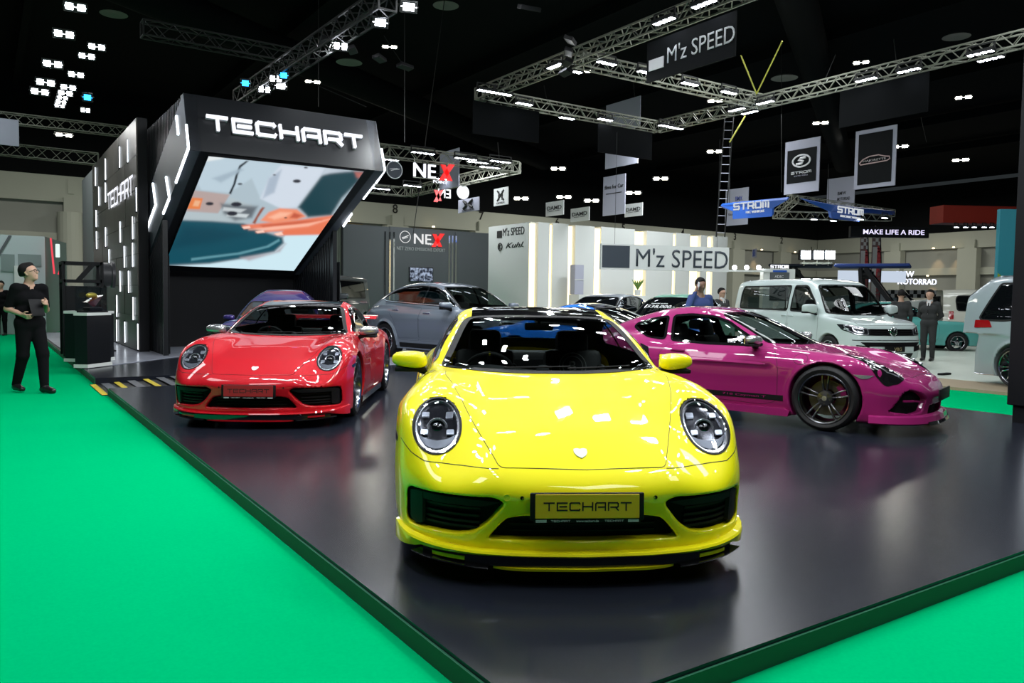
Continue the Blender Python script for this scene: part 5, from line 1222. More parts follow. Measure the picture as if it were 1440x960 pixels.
for i, (x, y) in enumerate(((548, 66), (440, 115), (785, 237), (929, 251), (1008, 36) if False else (1211, 88), (1154, 173), (1355, 137), (1266, 206), (1351, 225), (1005, 213), (1006, 142), (821, 100), (733, 279), (793, 277), (832, 282), (90, 190), (680, 150) if False else (891, 271))):
    led_bar(tuple(at(x, y, 36)), 0, 'small high-bay lamp glowing under the dark hall roof', 'high-bay lamps under the roof', n=2, w=.75, key='e', m=m_lampw, aim=(tuple(at(x, y, 12))[0], tuple(at(x, y, 12))[1], 0))
m_blue = emis('lamp_blue', (.02, .35, 1.0), 6)
for (x, y) in ((123, 137), (399, 106), (345, 117)): led_bar(tuple(at(x, y, 18)), 0, 'small blue stage lamp among the roof trusses', 'blue stage lamps', n=1, w=.22, key='f', m=m_blue, aim=(0, 2, 0))
# roof lamps, ducts
for (x, y) in ((762, 316/1.0) if False else (491, 88), (627, 8), (160, 20), (1345, 52), (1103, 110)):
    p = at(x, y, 34); o = MB().lathe([(.001, .12), (.35, .1), (.55, .0), (.5, 0), (.001, .05)], n=20).build('roof_lamp', mat('lamp_off', (.18, .18, .17), .6)); o.location = p; tag(o, 'unlit round roof lamp under the dark hall ceiling', 'lamp', 'unlit roof lamps')
for i, (a, b) in enumerate((((-10, 25, 13.1), (40, 55, 13.1)), ((10, 10, 13.0), (60, 40, 13.0)), ((25, 0, 13.1), (80, 33, 13.1)))):
    o = MB().tube([a, b], .75, 16).build('air_duct', m_dark, smooth=True); tag(o, ('dark round air duct under the roof, %s' % ('left of the hall', 'over the centre', 'right of the hall')[i]), 'duct')
for i in range(9):
    o = MB().bar((-20+i*11, -5, 14.6), (-20+i*11, 59, 14.6), .35, .6).build('roof_beam', m_dark); W_(o)
# rigging wires and yellow slings
def wire(a, b, label, m=None, r=.012, g='rigging wires'):
    c = Vector(a); o = MB().tube([(0, 0, 0), tuple(Vector(b)-c)], r, 6).build('rigging_wire', m or m_trussk); o.location = c; tag(o, label, 'cable', g)
m_sling = mat('yellow_sling', (.35, .34, .05), .7)
wire(onz(1064, 132, TZ), at(1100, 58, 20), 'yellow lifting sling rising from the truss corner', m_sling, .02, 'yellow slings')
wire(onz(1064, 132, TZ), at(1042, 78, 20), 'yellow lifting sling rising from the truss corner', m_sling, .02, 'yellow slings')
wire(at(1026, 200, 19), at(1048, 163, 19), 'yellow lifting sling rising from the truss corner', m_sling, .02, 'yellow slings')
for (a, b, d) in (((625, 0), (581, 330), 26), ((569, 0), (569, 200), 20), ((448, 0), (448, 150), 20), ((515, 150), (435, 115), 20), ((1099, 60), (1099, 270), 30), ((1303, 200), (1295, 165), 30), ((540, 50), (568, 93), 20), ((1165, 230), (1165, 290), 34), ((1026, 200), (1026, 290), 30), ((700, 200), (703, 232), 24), ((1175, 77), (1155, 125), 22), ((1257, 55), (1262, 100), 22), ((765, 120), (770, 145), 28), ((890, 110), (893, 140), 28)):
    wire(at(*a, d), at(*b, d), 'thin dark rigging wire hanging from the roof')
# cable ladder
t = thing('cable_ladder', "thin black cable ladder hanging above the right end of the white booth", 'ladder', tuple(at(1007, 333, 30)))
o0 = Vector(at(1007, 333, 30)); o1 = Vector(at(1019, 165, 30)); f = MB(); sv = Vector((.25, -.2, 0))
f.bar((0, 0, 0), o1-o0, .035); f.bar(sv, o1-o0+sv, .035)
f.build('rails', m_trussk, t); f = MB()
for i in range(14): pt = (o1-o0)*(i+.5)/14; MB().bar(pt, pt+sv, .018).build('rung', m_flag, t)
# truss foot at far left
# ---------------------------------------------------------------- flags
def flag(label, pts, d, fm=None, name='hanging_flag', th=.03):
    """pts: tl, tr, br, bl in the photograph, hung square with the hall at distance d"""
    p = at(*pts[0], d); ax = 'y'
    q = [ony(x, y, p.y) for x, y in pts]; zt = (q[0].z+q[1].z)/2; zb = (q[2].z+q[3].z)/2
    zr = (q[1].z-q[2].z); zl = (q[0].z-q[3].z)
    t = thing(name, label, 'flag', ((q[0].x+q[1].x)/2, p.y, zb)); w = abs(q[1].x-q[0].x)
    return t, w, zt-zb, q
def flagx(label, pts, d, name='hanging_flag'):
    p = at(*pts[0], d); q = [onx(x, y, p.x) for x, y in pts]; zt = (q[0].z+q[1].z)/2; zb = (q[2].z+q[3].z)/2
    t = thing(name, label, 'flag', (p.x, (q[0].y+q[1].y)/2, zb)); return t, abs(q[0].y-q[1].y), zt-zb, q
U, VZ = Vector((0, -1, 0)), Vector((0, 0, 1))
t, w, hh, q = flagx('pale banner with a black square carrying a white S-shaped roundel', [(1105, 200), (1154, 192), (1152, 268), (1103, 274)], 30)
MB().box((0, 0, hh/2), (.03, w, hh)).build('flag_cloth', m_flag, t); MB().box((-.025, 0, hh*.51), (.02, w*.84, hh*.63)).build('black_panel', m_ban, t)
g = MB(); g.tube([(-.045, w*.25*math.cos(a), hh*.60+hh*.11*math.sin(a)) for a in [2*PI*i/28 for i in range(28)]], w*.022, 6, close=True)
g.tube([(-.045, y*w*-1, hh*.60+z*hh) for y, z in ((.13, .055), (-.02, .05), (-.08, .02), (.06, -.012), (.02, -.05), (-.14, -.055))], w*.03, 6)
g.build('roundel', M['white'], t); stroke_text('flag_lettering', 'STROM', M['white'], t, Vector((-.04, w*.29, hh*.36)), U, VZ, w*.58, hh*.05, hh*.010, .01); text_obj('flag_small_lettering', 'ELECTRIC VEHICLE', m_flag, t, (-.04, 0, hh*.325), U, VZ, w=w*.4, h=hh*.022, depth=.005, align='C')
t, w, hh, q = flagx('black flag with a pale frame and an outlined car logo', [(1204, 184), (1262, 176), (1257, 261), (1203, 266)], 28)
MB().box((0, 0, hh/2), (.03, w, hh)).build('flag_cloth', m_flag, t); MB().box((-.025, 0, hh/2), (.02, w*.82, hh*.86)).build('black_panel', m_ban, t)
g = MB(); g.tube([(-.045, -y*w, hh*(.46+z)) for y, z in ((-.36, -.02), (-.28, .035), (-.12, .075), (.10, .08), (.24, .045), (.36, .03), (.37, -.01), (.30, -.035), (-.34, -.05), (-.36, -.02))], w*.014, 6); g.build('car_logo', mat('logo_pink', (.5, .35, .35), .6), t)
text_obj('flag_lettering', 'MAJORETTE', mat('logo_grey', (.45, .42, .42), .6), t, (-.045, 0, hh*.46), U, VZ, w=w*.56, h=hh*.045, depth=.01, offset=.02, align='C')
def plain(label, pts, d, texts=(), m=None):
    t, w, hh, q = flagx(label, pts, d); MB().box((0, 0, hh/2), (.03, w, hh)).build('flag_cloth', m or m_flag, t)
    for (s, mm, fx, fz, fw, fh, sh) in texts: text_obj('flag_lettering', s, mm, t, (-.02, -w*fx, hh*fz), U, VZ, w=w*fw, h=hh*fh, depth=.01, align='C', shear=sh, offset=.01)
    return t, w, hh
plain('blank pale banner hanging above the centre, upper of two', [(853, 148), (901, 135), (901, 178), (853, 190)], 29)
plain('blank pale banner hanging above the centre, lower of two', [(852, 205), (898, 195), (898, 229), (851, 238)], 29.1)
plain('white flag with films for car lettering behind a small truss', [(849, 250), (880, 243), (879, 298), (847, 306)], 30, [('films for Car', m_num, 0, .72, .85, .10, 0), ('_________', m_num, 0, .55, .7, .02, 0)])
plain('pale flag with a blue badge hidden behind the blue booth header', [(1021, 267), (1053, 263), (1052, 315), (1020, 318)], 36, [('BMX', mat('badge_blue', (.02, .05, .3), .5), .1, .72, .3, .12, 0), ('Super', m_num, -.1, .3, .5, .08, 0)])
plain('pale flag with small dark two-line lettering partly hidden by the blue header', [(1164, 252), (1203, 247), (1202, 292), (1163, 296)], 36, [('BMW', m_num, .05, .50, .3, .10, 0), ('MOTORRAD', m_num, .12, .32, .45, .10, 0)])
m_fw = mat('flag_white', (.55, .57, .56), .8)
for (x0, x1, y0, y1, lb_) in ((768, 793, 284, 304, 'bright small white flag with bold black lettering, left of three'), (803, 829, 293, 312, 'small white flag with bold black lettering, middle of three'), (879, 904, 287, 305, 'small white flag with bold black lettering, right of three')):
    plain(lb_, [(x0, y0), (x1, y0-2), (x1, y1-2), (x0, y1)], 30, [('DAMD', m_num, 0, .55, .8, .28, 0), ('- auto style -', m_num, 0, .33, .8, .08, 0)], m_fw)
for (x0, x1, y0, y1, lb_) in ((645, 674, 279, 298, 'grey flag with a black crossed emblem near the pillar number'), (695, 715, 264, 289, 'bright white flag with a black crossed emblem')):
    t, w, hh = plain(lb_, [(x0, y0), (x1, y0), (x1, y1-1), (x0, y1)], 30, [('CROSS K', m_num, 0, .14, .6, .1, 0)], m_fw if x0 > 690 else m_flag)
    g = MB()
    for s in (1, -1): g.tube([(-.03, s*w*.22, hh*.85), (-.03, s*w*.05, hh*.6), (-.03, s*w*.05, hh*.5), (-.03, s*w*.22, hh*.27)], w*.035, 6); g.tube([(-.03, s*w*.10, hh*.8), (-.03, s*w*.14, hh*.55), (-.03, s*w*.1, hh*.3)], w*.02, 6)
    g.build('emblem', m_num, t)
o = MB().box((0, 0, 0), (.75, .03, .72)).build('hanging_flag', m_flag); o.location = at(4, 185, 22); tag(o, 'pale grey flag hanging at the far left edge of the picture', 'flag')
# pale banner behind the truss with the red and white letters
t, w, hh = plain('tall pale banner hanging behind the red and white letter sign', [(619, 216), (646, 207), (646, 262), (619, 267)], 30)

# ---------------------------------------------------------------- charcoal booth with white and red letters
m_redl = emis('letter_red', (.9, .01, .01), 1.1)
NY = 30.0
nb = thing('charcoal_booth', 'charcoal booth wall with white and red letters and chrome strips', 'exhibition booth', (15.4, NY, 0))
def ln(v): return (v[0]-15.4, v[1]-NY, v[2])
for (xa, xb, zt) in ((12.0, 14.0, 4.30), (14.02, 17.1, 4.32), (17.12, 18.82, 4.31)): MB().box(ln(((xa+xb)/2, NY+.15, zt/2)), (xb-xa, .3, zt)).build('wall_panel', m_grey, nb)
for px in (541.0, 547.5, 553.3, 631, 635.5, 640.5):
    x = ony(px, 380, NY).x; MB().box(ln((x, NY-.02, 2.05)), (.07, .04, 4.1)).build('chrome_strip', M['chrome'], nb)
def npt(px, py): return ony(px, py, NY-.03)
a_ = npt(582, 343); b_ = npt(618, 347)
text_obj('booth_lettering', 'NE', emis('letter_white', (.9, .9, .9), .9), nb, ln((npt(582, 342).x, NY-.03, npt(582, 342.5).z)), (1, 0, 0), VZ, w=npt(606, 342).x-npt(582, 342).x, h=.42, depth=.04, offset=.03)
xx = npt(615, 338); g = MB()
g.prism([(-.28, -.28), (-.10, -.28), (.34, .30), (.12, .30)], ln((xx.x, NY-.03, xx.z)), (1, 0, 0), (0, 0, 1), (0, -.04, 0)); g.prism([(-.24, .26), (-.06, .26), (.22, -.26), (.04, -.26)], ln((xx.x, NY-.03, xx.z)), (1, 0, 0), (0, 0, 1), (0, -.04, 0)); g.build('red_cross_letter', m_redl, nb)
text_obj('booth_lettering', 'POINT', bpy.data.materials['letter_white'], nb, ln(npt(602, 344.5)), (1, 0, 0), VZ, w=.48, h=.08, depth=.02, offset=.02)
text_obj('booth_slogan', 'NET ZERO EMISSIONS EXPERT', mat('slogan_grey', (.4, .42, .42), .6), nb, ln(npt(558, 351)), (1, 0, 0), VZ, w=npt(626, 355).x-npt(558, 351).x, h=.14, depth=.01)
cc = npt(569.5, 333); g = MB(); g.tube([ln((cc.x+.24*math.cos(a), NY-.05, cc.z+.24*math.sin(a))) for a in [2*PI*i/28 for i in range(28)]], .014, 6, close=True)
g.tube([ln((cc.x-.14, NY-.05, cc.z-.04)), ln((cc.x, NY-.05, cc.z+.0)), ln((cc.x+.15, NY-.05, cc.z+.07))], .02, 6); g.tube([ln((cc.x-.12, NY-.05, cc.z-.09)), ln((cc.x+.12, NY-.05, cc.z-.01))], .014, 6); g.build('roundel', bpy.data.materials['letter_white'], nb)
tv = thing('wall_screen', 'small wall screen with a blue white city picture on the charcoal booth', 'screen', tuple(npt(592, 386)))
MB().box((0, -.02, 0), (1.12, .05, .62), bev=.01).build('bezel', M['gloss'], tv)
mt = bpy.data.materials.new('screen_noise'); mt.use_nodes = True; nt = mt.node_tree; bb = nt.nodes['Principled BSDF']; nz_ = nt.nodes.new('ShaderNodeTexNoise'); nz_.inputs['Scale'].default_value = 9; nz_.inputs['Detail'].default_value = 8
cr_ = nt.nodes.new('ShaderNodeValToRGB'); cr_.color_ramp.elements[0].position = .42; cr_.color_ramp.elements[0].color = (.005, .01, .03, 1); cr_.color_ramp.elements[1].position = .62; cr_.color_ramp.elements[1].color = (.5, .6, .8, 1)
tc = nt.nodes.new('ShaderNodeTexCoord'); nt.links.new(tc.outputs['Object'], nz_.inputs['Vector']); nt.links.new(nz_.outputs['Fac'], cr_.inputs[0]); nt.links.new(cr_.outputs[0], bb.inputs['Emission Color']); bb.inputs['Emission Strength'].default_value = .8; bb.inputs['Base Color'].default_value = (0, 0, 0, 1)
MB().box((0, -.05, 0), (1.06, .01, .56)).build('display', mt, tv)
# pale side building left of it (cream frame) and hanging letters on the truss
o = MB().box((0, 0, 2.1), (1.2, .25, 4.2)).box((.62, -.05, 2.1), (.10, .2, 4.2)).build('pale_wall', mat('olive_wall', (.11, .125, .10), .7)); o.location = (11.3, NY+.3, 0); tag(o, 'narrow grey-green wall beside the charcoal booth', 'wall')
hs = thing('hanging_sign', 'hanging white and red letters under the near side of the bright truss', 'sign', tuple(at(609, 245, 25)))
hp = Vector(at(609, 245, 25)); hz = lambda px, py: Vector(ony(px, py, hp.y))-hp
a_ = hz(581, 248); text_obj('sign_lettering', 'NE', m_sign, hs, a_, (1, 0, 0), VZ, w=(hz(612, 248)-a_).x, h=.42, depth=.06, offset=.03)
xx = hz(627, 243); g = MB(); g.prism([(-.26, -.25), (-.08, -.25), (.30, .28), (.10, .28)], xx, (1, 0, 0), (0, 0, 1), (0, -.05, 0)); g.prism([(-.2, .24), (-.04, .24), (.22, -.24), (.06, -.24)], xx, (1, 0, 0), (0, 0, 1), (0, -.05, 0)); g.build('red_cross_letter', m_redl, hs)
text_obj('sign_lettering', 'POINT', m_sign, hs, hz(609, 257), (1, 0, 0), VZ, w=.5, h=.09, depth=.03, offset=.02)
g = MB(); g.bar(hz(583, 232), hz(583, 222), .02); g.bar(hz(630, 238), hz(630, 226), .02); g.bar(hz(581, 249), hz(630, 254), .02); g.build('hanger', m_truss, hs)
rs = thing('round_sign', 'round dark sign with a white streak emblem hanging beside the booth fascia', 'sign', tuple(at(554, 239, 24)))
MB().lathe([(.001, .03), (.26, .03), (.26, -.03), (.001, -.03)], axis='Y', n=32).build('disc', mat('disc_navy', (.02, .03, .045), .4), rs)
g = MB(); g.tube([(.255*math.cos(a), -.035, .255*math.sin(a)) for a in [2*PI*i/32 for i in range(32)]], .014, 6, close=True); g.tube([(-.12, -.04, -.03), (0, -.04, .01), (.16, -.04, .04)], .014, 6); g.tube([(-.16, -.04, 0.01), (0, -.04, .04), (.1, -.04, .05)], .01, 6); g.build('emblem', M['white'], rs)
rb = thing('hanging_sign', 'reversed red and white letters and white round sign on the far side of the truss', 'sign', tuple(at(630, 272, 31)))
hp2 = Vector(at(630, 272, 31)); hz2 = lambda px, py: Vector(ony(px, py, hp2.y))-hp2
text_obj('sign_lettering', 'EN', M['white'], rb, hz2(634, 279), (-1, 0, 0), VZ, w=.55, h=.34, depth=.05, offset=.03)
g = MB(); g.prism([(-.2, -.25), (-.04, -.25), (.22, .25), (.06, .25)], hz2(616, 275), (1, 0, 0), (0, 0, 1), (0, -.05, 0)); g.prism([(-.2, .2), (-.04, .2), (.14, -.2), (0, -.2)], hz2(616, 275), (1, 0, 0), (0, 0, 1), (0, -.05, 0)); g.build('red_cross_letter', mat('red_letter_side', (.4, .02, .02), .5), rb)
MB().lathe([(.001, .03), (.27, .03), (.27, -.03), (.001, -.03)], c=tuple(hz2(651, 270)), axis='Y', n=24).build('disc', M['white'], rb)

# ---------------------------------------------------------------- white booth with warm light columns
MY = 24.0
m_wh2 = mat('white_wall_panel', (.60, .62, .60), .7)
wb = thing('white_booth', "white booth wall with warm light columns and small dark lettering on its end", 'exhibition booth', (21, MY, 0))
def lw(v): return (v[0]-21, v[1]-MY, v[2])
MB().box(lw((16.95, 25.4, 2.13)), (.2, 2.9, 4.26)).build('end_panel', m_wh2, wb)
xs = [17.05, 17.22, 17.62, 18.50, 18.72, 20.1, 20.9, 22.05, 22.5, 23.95, 24.35, 25.55, 25.95, 27.38]
deep = [1, 0, 1, 0, 1, 0, 1, 0, 1, 0, 1, 0, 1]
zt_ = 4.28
cols_px = [(744, 750), (766, 773), (795, 802), (829, 841), (888, 902), (939, 946), (966, 978), (987, 997)]
lastx = 16.95
for i, (pa, pb) in enumerate(cols_px):
    xa, xb = ony(pa, 380, MY).x, ony(pb, 380, MY).x
    if xa-lastx > .05: MB().box(lw(((lastx+xa)/2, MY+.05-(.12 if i % 2 else 0), zt_/2)), (xa-lastx, .4, zt_-(.06 if i % 2 else 0))).build('wall_panel', m_wh2, wb)
    MB().box(lw(((xa+xb)/2, MY-.03, zt_/2-.03)), (xb-xa, .10, zt_-.08)).build('light_column', m_warm, wb)
    lastx = xb
MB().box(lw(((lastx+27.38)/2, MY, zt_/2)), (27.38-lastx, .4, zt_)).build('wall_panel', m_wh2, wb)
MB().box(lw((22.2, MY+.35, 2.1)), (10.4, .12, 4.2)).build('wall_core', m_wh2, wb)
# end lettering on the plane facing left
def ex(px, py): return onx(px, py, 16.83)
a_ = ex(699, 334.5); b_ = ex(705.5, 333); MB().box(lw((16.83, (a_.y+b_.y)/2, a_.z+.13)), (.02, abs(a_.y-b_.y), .27)).build('dark_block', m_num, wb)
a_ = ex(707, 332); b_ = ex(737, 330); text_obj('end_lettering', "M'z SPEED", m_num, wb, lw((16.84, a_.y, a_.z)), (0, -1, 0), VZ, w=abs(a_.y-b_.y), h=.30, depth=.01)
a_ = ex(711, 349); b_ = ex(736, 345); text_obj('end_lettering', 'Kuhl.', m_num, wb, lw((16.84, a_.y, a_.z)), (0, -1, 0), VZ, w=abs(a_.y-b_.y), h=.20, depth=.01, shear=.4, offset=.015)
c0 = ex(703.5, 347); g = MB(); g.tube([lw((16.82, c0.y+.14*math.cos(a), c0.z+.14*math.sin(a))) for a in [2*PI*i/20 for i in range(20)]], .018, 6, close=True); g.tube([lw((16.82, c0.y+.06, c0.z-.1)), lw((16.82, c0.y+.05, c0.z+.1))], .02, 5); g.tube([lw((16.82, c0.y-.07, c0.z+.09)), lw((16.82, c0.y+.04, c0.z)), lw((16.82, c0.y-.06, c0.z-.09))], .015, 5); g.build('roundel', m_num, wb)
# raised counter with shelf
co_ = thing('counter', 'white reception counter in front of the white booth wall', 'counter', (20.6, MY-.9, 0)); a_ = ony(807, 405, MY-.9); b_ = ony(902, 412, MY-.9)
MB().box((0, 0, 1.5/2+.0), (b_.x-a_.x, .6, 1.62), bev=.01).build('cabinet', m_wh2, co_); co_.location = ((a_.x+b_.x)/2, MY-.9, .05)
sh = thing('wall_shelf', 'grey two-box shelf unit on the left end of the counter', 'shelf', (a_.x+.25, MY-.75, 1.62)); MB().box((0, 0, .55), (.42, .3, 1.1), bev=.01).build('shelf_body', m_flag, sh); MB().box((0, -.16, .55), (.44, .02, .03)).build('divider', m_wh2, sh)
pl = thing('potted_plant', 'green leafy plant standing at the right end of the counter', 'plant', (b_.x-.25, MY-.95, 1.62))
MB().lathe([(.001, 0), (.10, 0), (.13, .22), (.11, .22), (.001, .2)], n=16).build('pot', m_wh2, pl); lf = MB(); random.seed(5)
for i in range(26):
    a = random.random()*6.28; L = .25+.25*random.random(); b = Vector((math.cos(a)*L*.6, math.sin(a)*L*.6, .25+L*.8)); s_ = Vector((-math.sin(a), math.cos(a), 0))*.035; mid = b*.6+Vector((0, 0, .12)); n0 = Vector((0, 0, .2)); th = Vector((0, 0, .004))
    lf.add([n0, mid+s_, b, mid-s_, n0+th, mid+s_+th, b+th, mid-s_+th], [(0, 1, 2, 3), (7, 6, 5, 4), (0, 4, 5, 1), (1, 5, 6, 2), (2, 6, 7, 3), (3, 7, 4, 0)])
lf.build('leaves', mat('leaf_green', (.10, .20, .03), .6), pl)
# big white sign board
sa, sb = Vector(at(845.4, 358, 21.0)), Vector(at(1025, 367, 21.9)); du = (sb-sa); wS = Vector((du.x, du.y, 0)).length; du = Vector((du.x, du.y, 0)).normalized()
ztop = (at(845.4, 340, 21.0).z+at(1025, 350.2, 21.9).z)/2; zbot = (at(845.4, 376, 21).z+at(1025, 384.4, 21.9).z)/2; hS = ztop-zbot
sgn = thing('hanging_sign', "long white hanging sign board with a dark square and large thin dark lettering", 'sign', (sa.x, sa.y, zbot)); nrm = du.cross(VZ); m_ink = mat('sign_ink', (.035, .045, .06), .5)
MB().prism([(0, 0), (wS, 0), (wS, hS), (0, hS)], (0, 0, 0), du, (0, 0, 1), -nrm*.12).build('board', m_wh2, sgn)
MB().prism([(wS*.008, hS*.07), (wS*.215, hS*.07), (wS*.215, hS*.94), (wS*.008, hS*.94)], (0, 0, 0), du, (0, 0, 1), nrm*.012).build('dark_square', m_ink, sgn)
text_obj('sign_lettering', "M'z SPEED", m_ink, sgn, du*wS*.265+Vector((0, 0, hS*.13)), du, VZ, w=wS*.725, h=hS*.74, depth=.012, offset=-.012)
g = MB(); [g.bar(du*wS*f_+Vector((0, 0, hS)), du*wS*f_+Vector((0, 0, hS+2.2)), .02) for f_ in (.1, .9)]; [MB().bar(du*wS*f_+Vector((0, 0, hS)), du*wS*f_+Vector((0, 0, 3.6)), .006).build('hanging_wire', m_trussk, sgn) for f_ in (.1, .9)]

# ---------------------------------------------------------------- floors on the right
W_(MB().box((21.3, 8.0, .03), (15.4, 34, .05)).build('wood_floor', mat('wood_border', (.33, .26, .17), .45, noise=(3, .15, .05, (1, 14, 1)))))
W_(MB().box((21.6, 8.3, .035), (13.2, 33, .05)).build('white_floor', mat('white_booth_floor', (.60, .66, .58), .35, noise=(2, .05, .05, (1, 1, 1)))))
W_(MB().box((32.5, 8, .012), (4.0, 44, .01)).build('green_carpet', m_carpet))
W_(MB().box((45, 20, .012), (20, 50, .012)).build('blue_carpet', mat('blue_carpet', (.06, .16, .26), .9)))
for (x, y, l) in ((1328, 527, 'nearer'), (1322, 488, 'farther')):
    o = MB().box((0, 0, .02), (.35, .10, .04), bev=.012).build('floor_pad', M['trim']); p = onz(x, y, .06); o.location = p; tag(o, 'small black rubber pad on the white floor, %s one' % l, 'floor pad')

# ---------------------------------------------------------------- right-hand tower
rt = thing('led_tower', 'black tower with a perforated panel and vertical light strip at the stage corner', 'tower', (10.1, 3.75, PZ))
MB().box((0, 0, .10), (.62, 1.02, .20)).build('plinth', m_black, rt); MB().box((0, 0, 2.25), (.70, 1.12, 4.1), bev=.01).build('column', m_black, rt)
MB().box((-.365, .30, 1.02), (.03, .022, 1.55)).build('light_strip', m_strip, rt); pm_ = MB().box((-.36, -.12, 1.0), (.02, .78, 1.56)).build('perforated_panel', mat('steel_grille', (.20, .22, .21), .4, .6), rt)
for k in range(60): MB().box((-.372, -.12, .25+k*.0255), (.012, .78, .008)).build('panel_slot', M['gap'], pm_) if k % 1 == 0 else None
MB().box((-.36, -.12, 2.6), (.02, .8, 1.3)).build('screen', emis('tower_screen', (.10, .09, .16), .35), rt)

# ---------------------------------------------------------------- blue header and things far right
def bluepart(label, pts, d, m, txt=None, sub=None):
    p = at(*pts[0], d); e = at(*pts[1], d+ (0 if label else 0)); return p, e
m_blueh = mat('header_blue', (.015, .09, .42), .5)
bh = thing('booth_header', 'blue lettered header frame with truss hanging above the white van', 'sign', tuple(at(1110, 300, 30))); ho = Vector(at(1110, 300, 30))
cor = {}
def hp_(px, py, d): return Vector(at(px, py, d))-ho
def slab(name, pts, m, th=.12):
    v = [Vector(p) for p in pts]; n = (v[1]-v[0]).cross(v[-1]-v[0]).normalized()*th; k = len(v)
    return MB().add(v+[x+n for x in v], [tuple(range(k)), tuple(range(k, 2*k))[::-1]]+[(i, (i+1) % k, (i+1) % k+k, i+k) for i in range(k)]).build(name, m, bh)
dl_, dc_, dr_ = 30.0, 27.0, 33.0
slab('header_left', [hp_(1016, 286, dl_), hp_(1020, 290, dl_), hp_(1033, 294, 29.4), hp_(1033, 305, 29.4), hp_(1088, 301, 27.8), hp_(1089, 290, 27.8), hp_(1110, 278, dc_), hp_(1109, 277, dc_)], m_blueh)
slab('header_right', [hp_(1128, 280, 27.2), hp_(1175, 289, 28.5), hp_(1258, 297, dr_), hp_(1258, 302, dr_), hp_(1212, 299, 30.2), hp_(1208, 312, 30.0), hp_(1170, 307, 28.6), hp_(1168, 298, 28.5)], m_blueh)
def txt_on(name, s, m, a, b, hfac, par, depth=.03, nudge=.14, off=.02):
    a, b = Vector(a), Vector(b); u = b-a; u2 = Vector((u.x, u.y, 0)).normalized(); n = u2.cross(VZ)
    if s == 'STROM': return stroke_text(name, s, m, par, a+n*nudge, u, VZ, u.length, hfac, hfac*.2, depth)
    text_obj(name, s, m, par, a+n*nudge, u, VZ, w=u.length, h=hfac, depth=depth, offset=off)
m_lw = emis('letter_soft_white', (.8, .85, .9), .7)
txt_on('header_lettering', 'STROM', m_lw, hp_(1036, 296, 29.4), hp_(1086, 292, 27.8), .26, bh); txt_on('header_small_lettering', 'ELECTRIC VEHICLE', m_lw, hp_(1042, 301.5, 29.4), hp_(1080, 298, 27.8), .08, bh, off=0)
txt_on('header_lettering', 'STROM', m_lw, hp_(1172, 299, 28.6), hp_(1208, 304, 30.0), .24, bh); txt_on('header_small_lettering', 'ELECTRIC VEHICLE', m_lw, hp_(1176, 305, 28.6), hp_(1205, 309, 30), .07, bh, off=0)
for (a, b, l) in (((1110, 279), (1255, 300), 'front'), ((1090, 302), (1250, 306), 'rear'), ((1118, 279), (1092, 302), 'left')):
    truss('pale truss inside the blue lettered header, %s side' % l, tuple(at(*a, 31)), tuple(at(*b, 33)), .28, r=.014)
for (x, y) in ((1145, 309), (1172, 311), (1244, 307), (1210, 309)): led_bar(tuple(at(x, y, 30)), 0, 'white flood lamp under the blue lettered header', 'lamps under the blue header', n=1, w=.35, key='g')
# black LED text sign
ls = thing('led_sign', 'long black LED sign reading make life a ride', 'sign', tuple(at(1196, 333, 34))); lo = Vector(at(1196, 333, 34)); q0 = Vector(at(1306, 337, 34))-lo; u = Vector((q0.x, q0.y, 0)); wl = u.length; u.normalize()
MB().prism([(0, 0), (wl, 0), (wl, .46), (0, .46)], (0, 0, 0), u, (0, 0, 1), -u.cross(VZ)*.2).build('sign_box', m_black, ls)
text_obj('sign_lettering', 'MAKE LIFE A RIDE', emis('letter_violet', (.75, .7, 1), 1.3), ls, u*(wl*.16)+Vector((0, 0, .13)), u, VZ, w=wl*.78, h=.2, depth=.02, offset=.02)
# red slab roof upper right
o = MB().prism([(0, 0), (10, 0), (10, .75), (0, .75)], (0, 0, 0), (.86, -.5, 0), (0, 0, 1), (.4, .8, 0)).build('booth_roof', mat('booth_red', (.45, .03, .015), .5)); o.location = at(1326, 313, 34); tag(o, 'long red booth roof edge at the right of the hall', 'booth roof')
for i, x in enumerate((1345, 1358, 1370, 1384, 1395, 1410)): led_bar(tuple(at(x, 320, 34)), 0, 'small lamp hanging under the red booth roof', 'lamps under the red roof', n=1, w=.3, key='h')
o = MB().box((0, 0, 0), (1.2, .2, 3.6)).build('booth_wall', mat('turquoise', (.05, .40, .52), .6)); o.location = at(1424, 362, 30); o.rotation_euler = (0, 0, -.6); tag(o, 'turquoise and lime booth wall behind the silver minivan', 'wall'); 
MB().prism([(-.6, -1.8), (.6, -1.8), (.6, -.9), (.3, -.75), (-.1, -1.0), (-.6, -.6)], (0, -.11, 0), (1, 0, 0), (0, 0, 1), (0, -.02, 0)).build('lime_hill', mat('lime', (.45, .60, .04), .6), o)
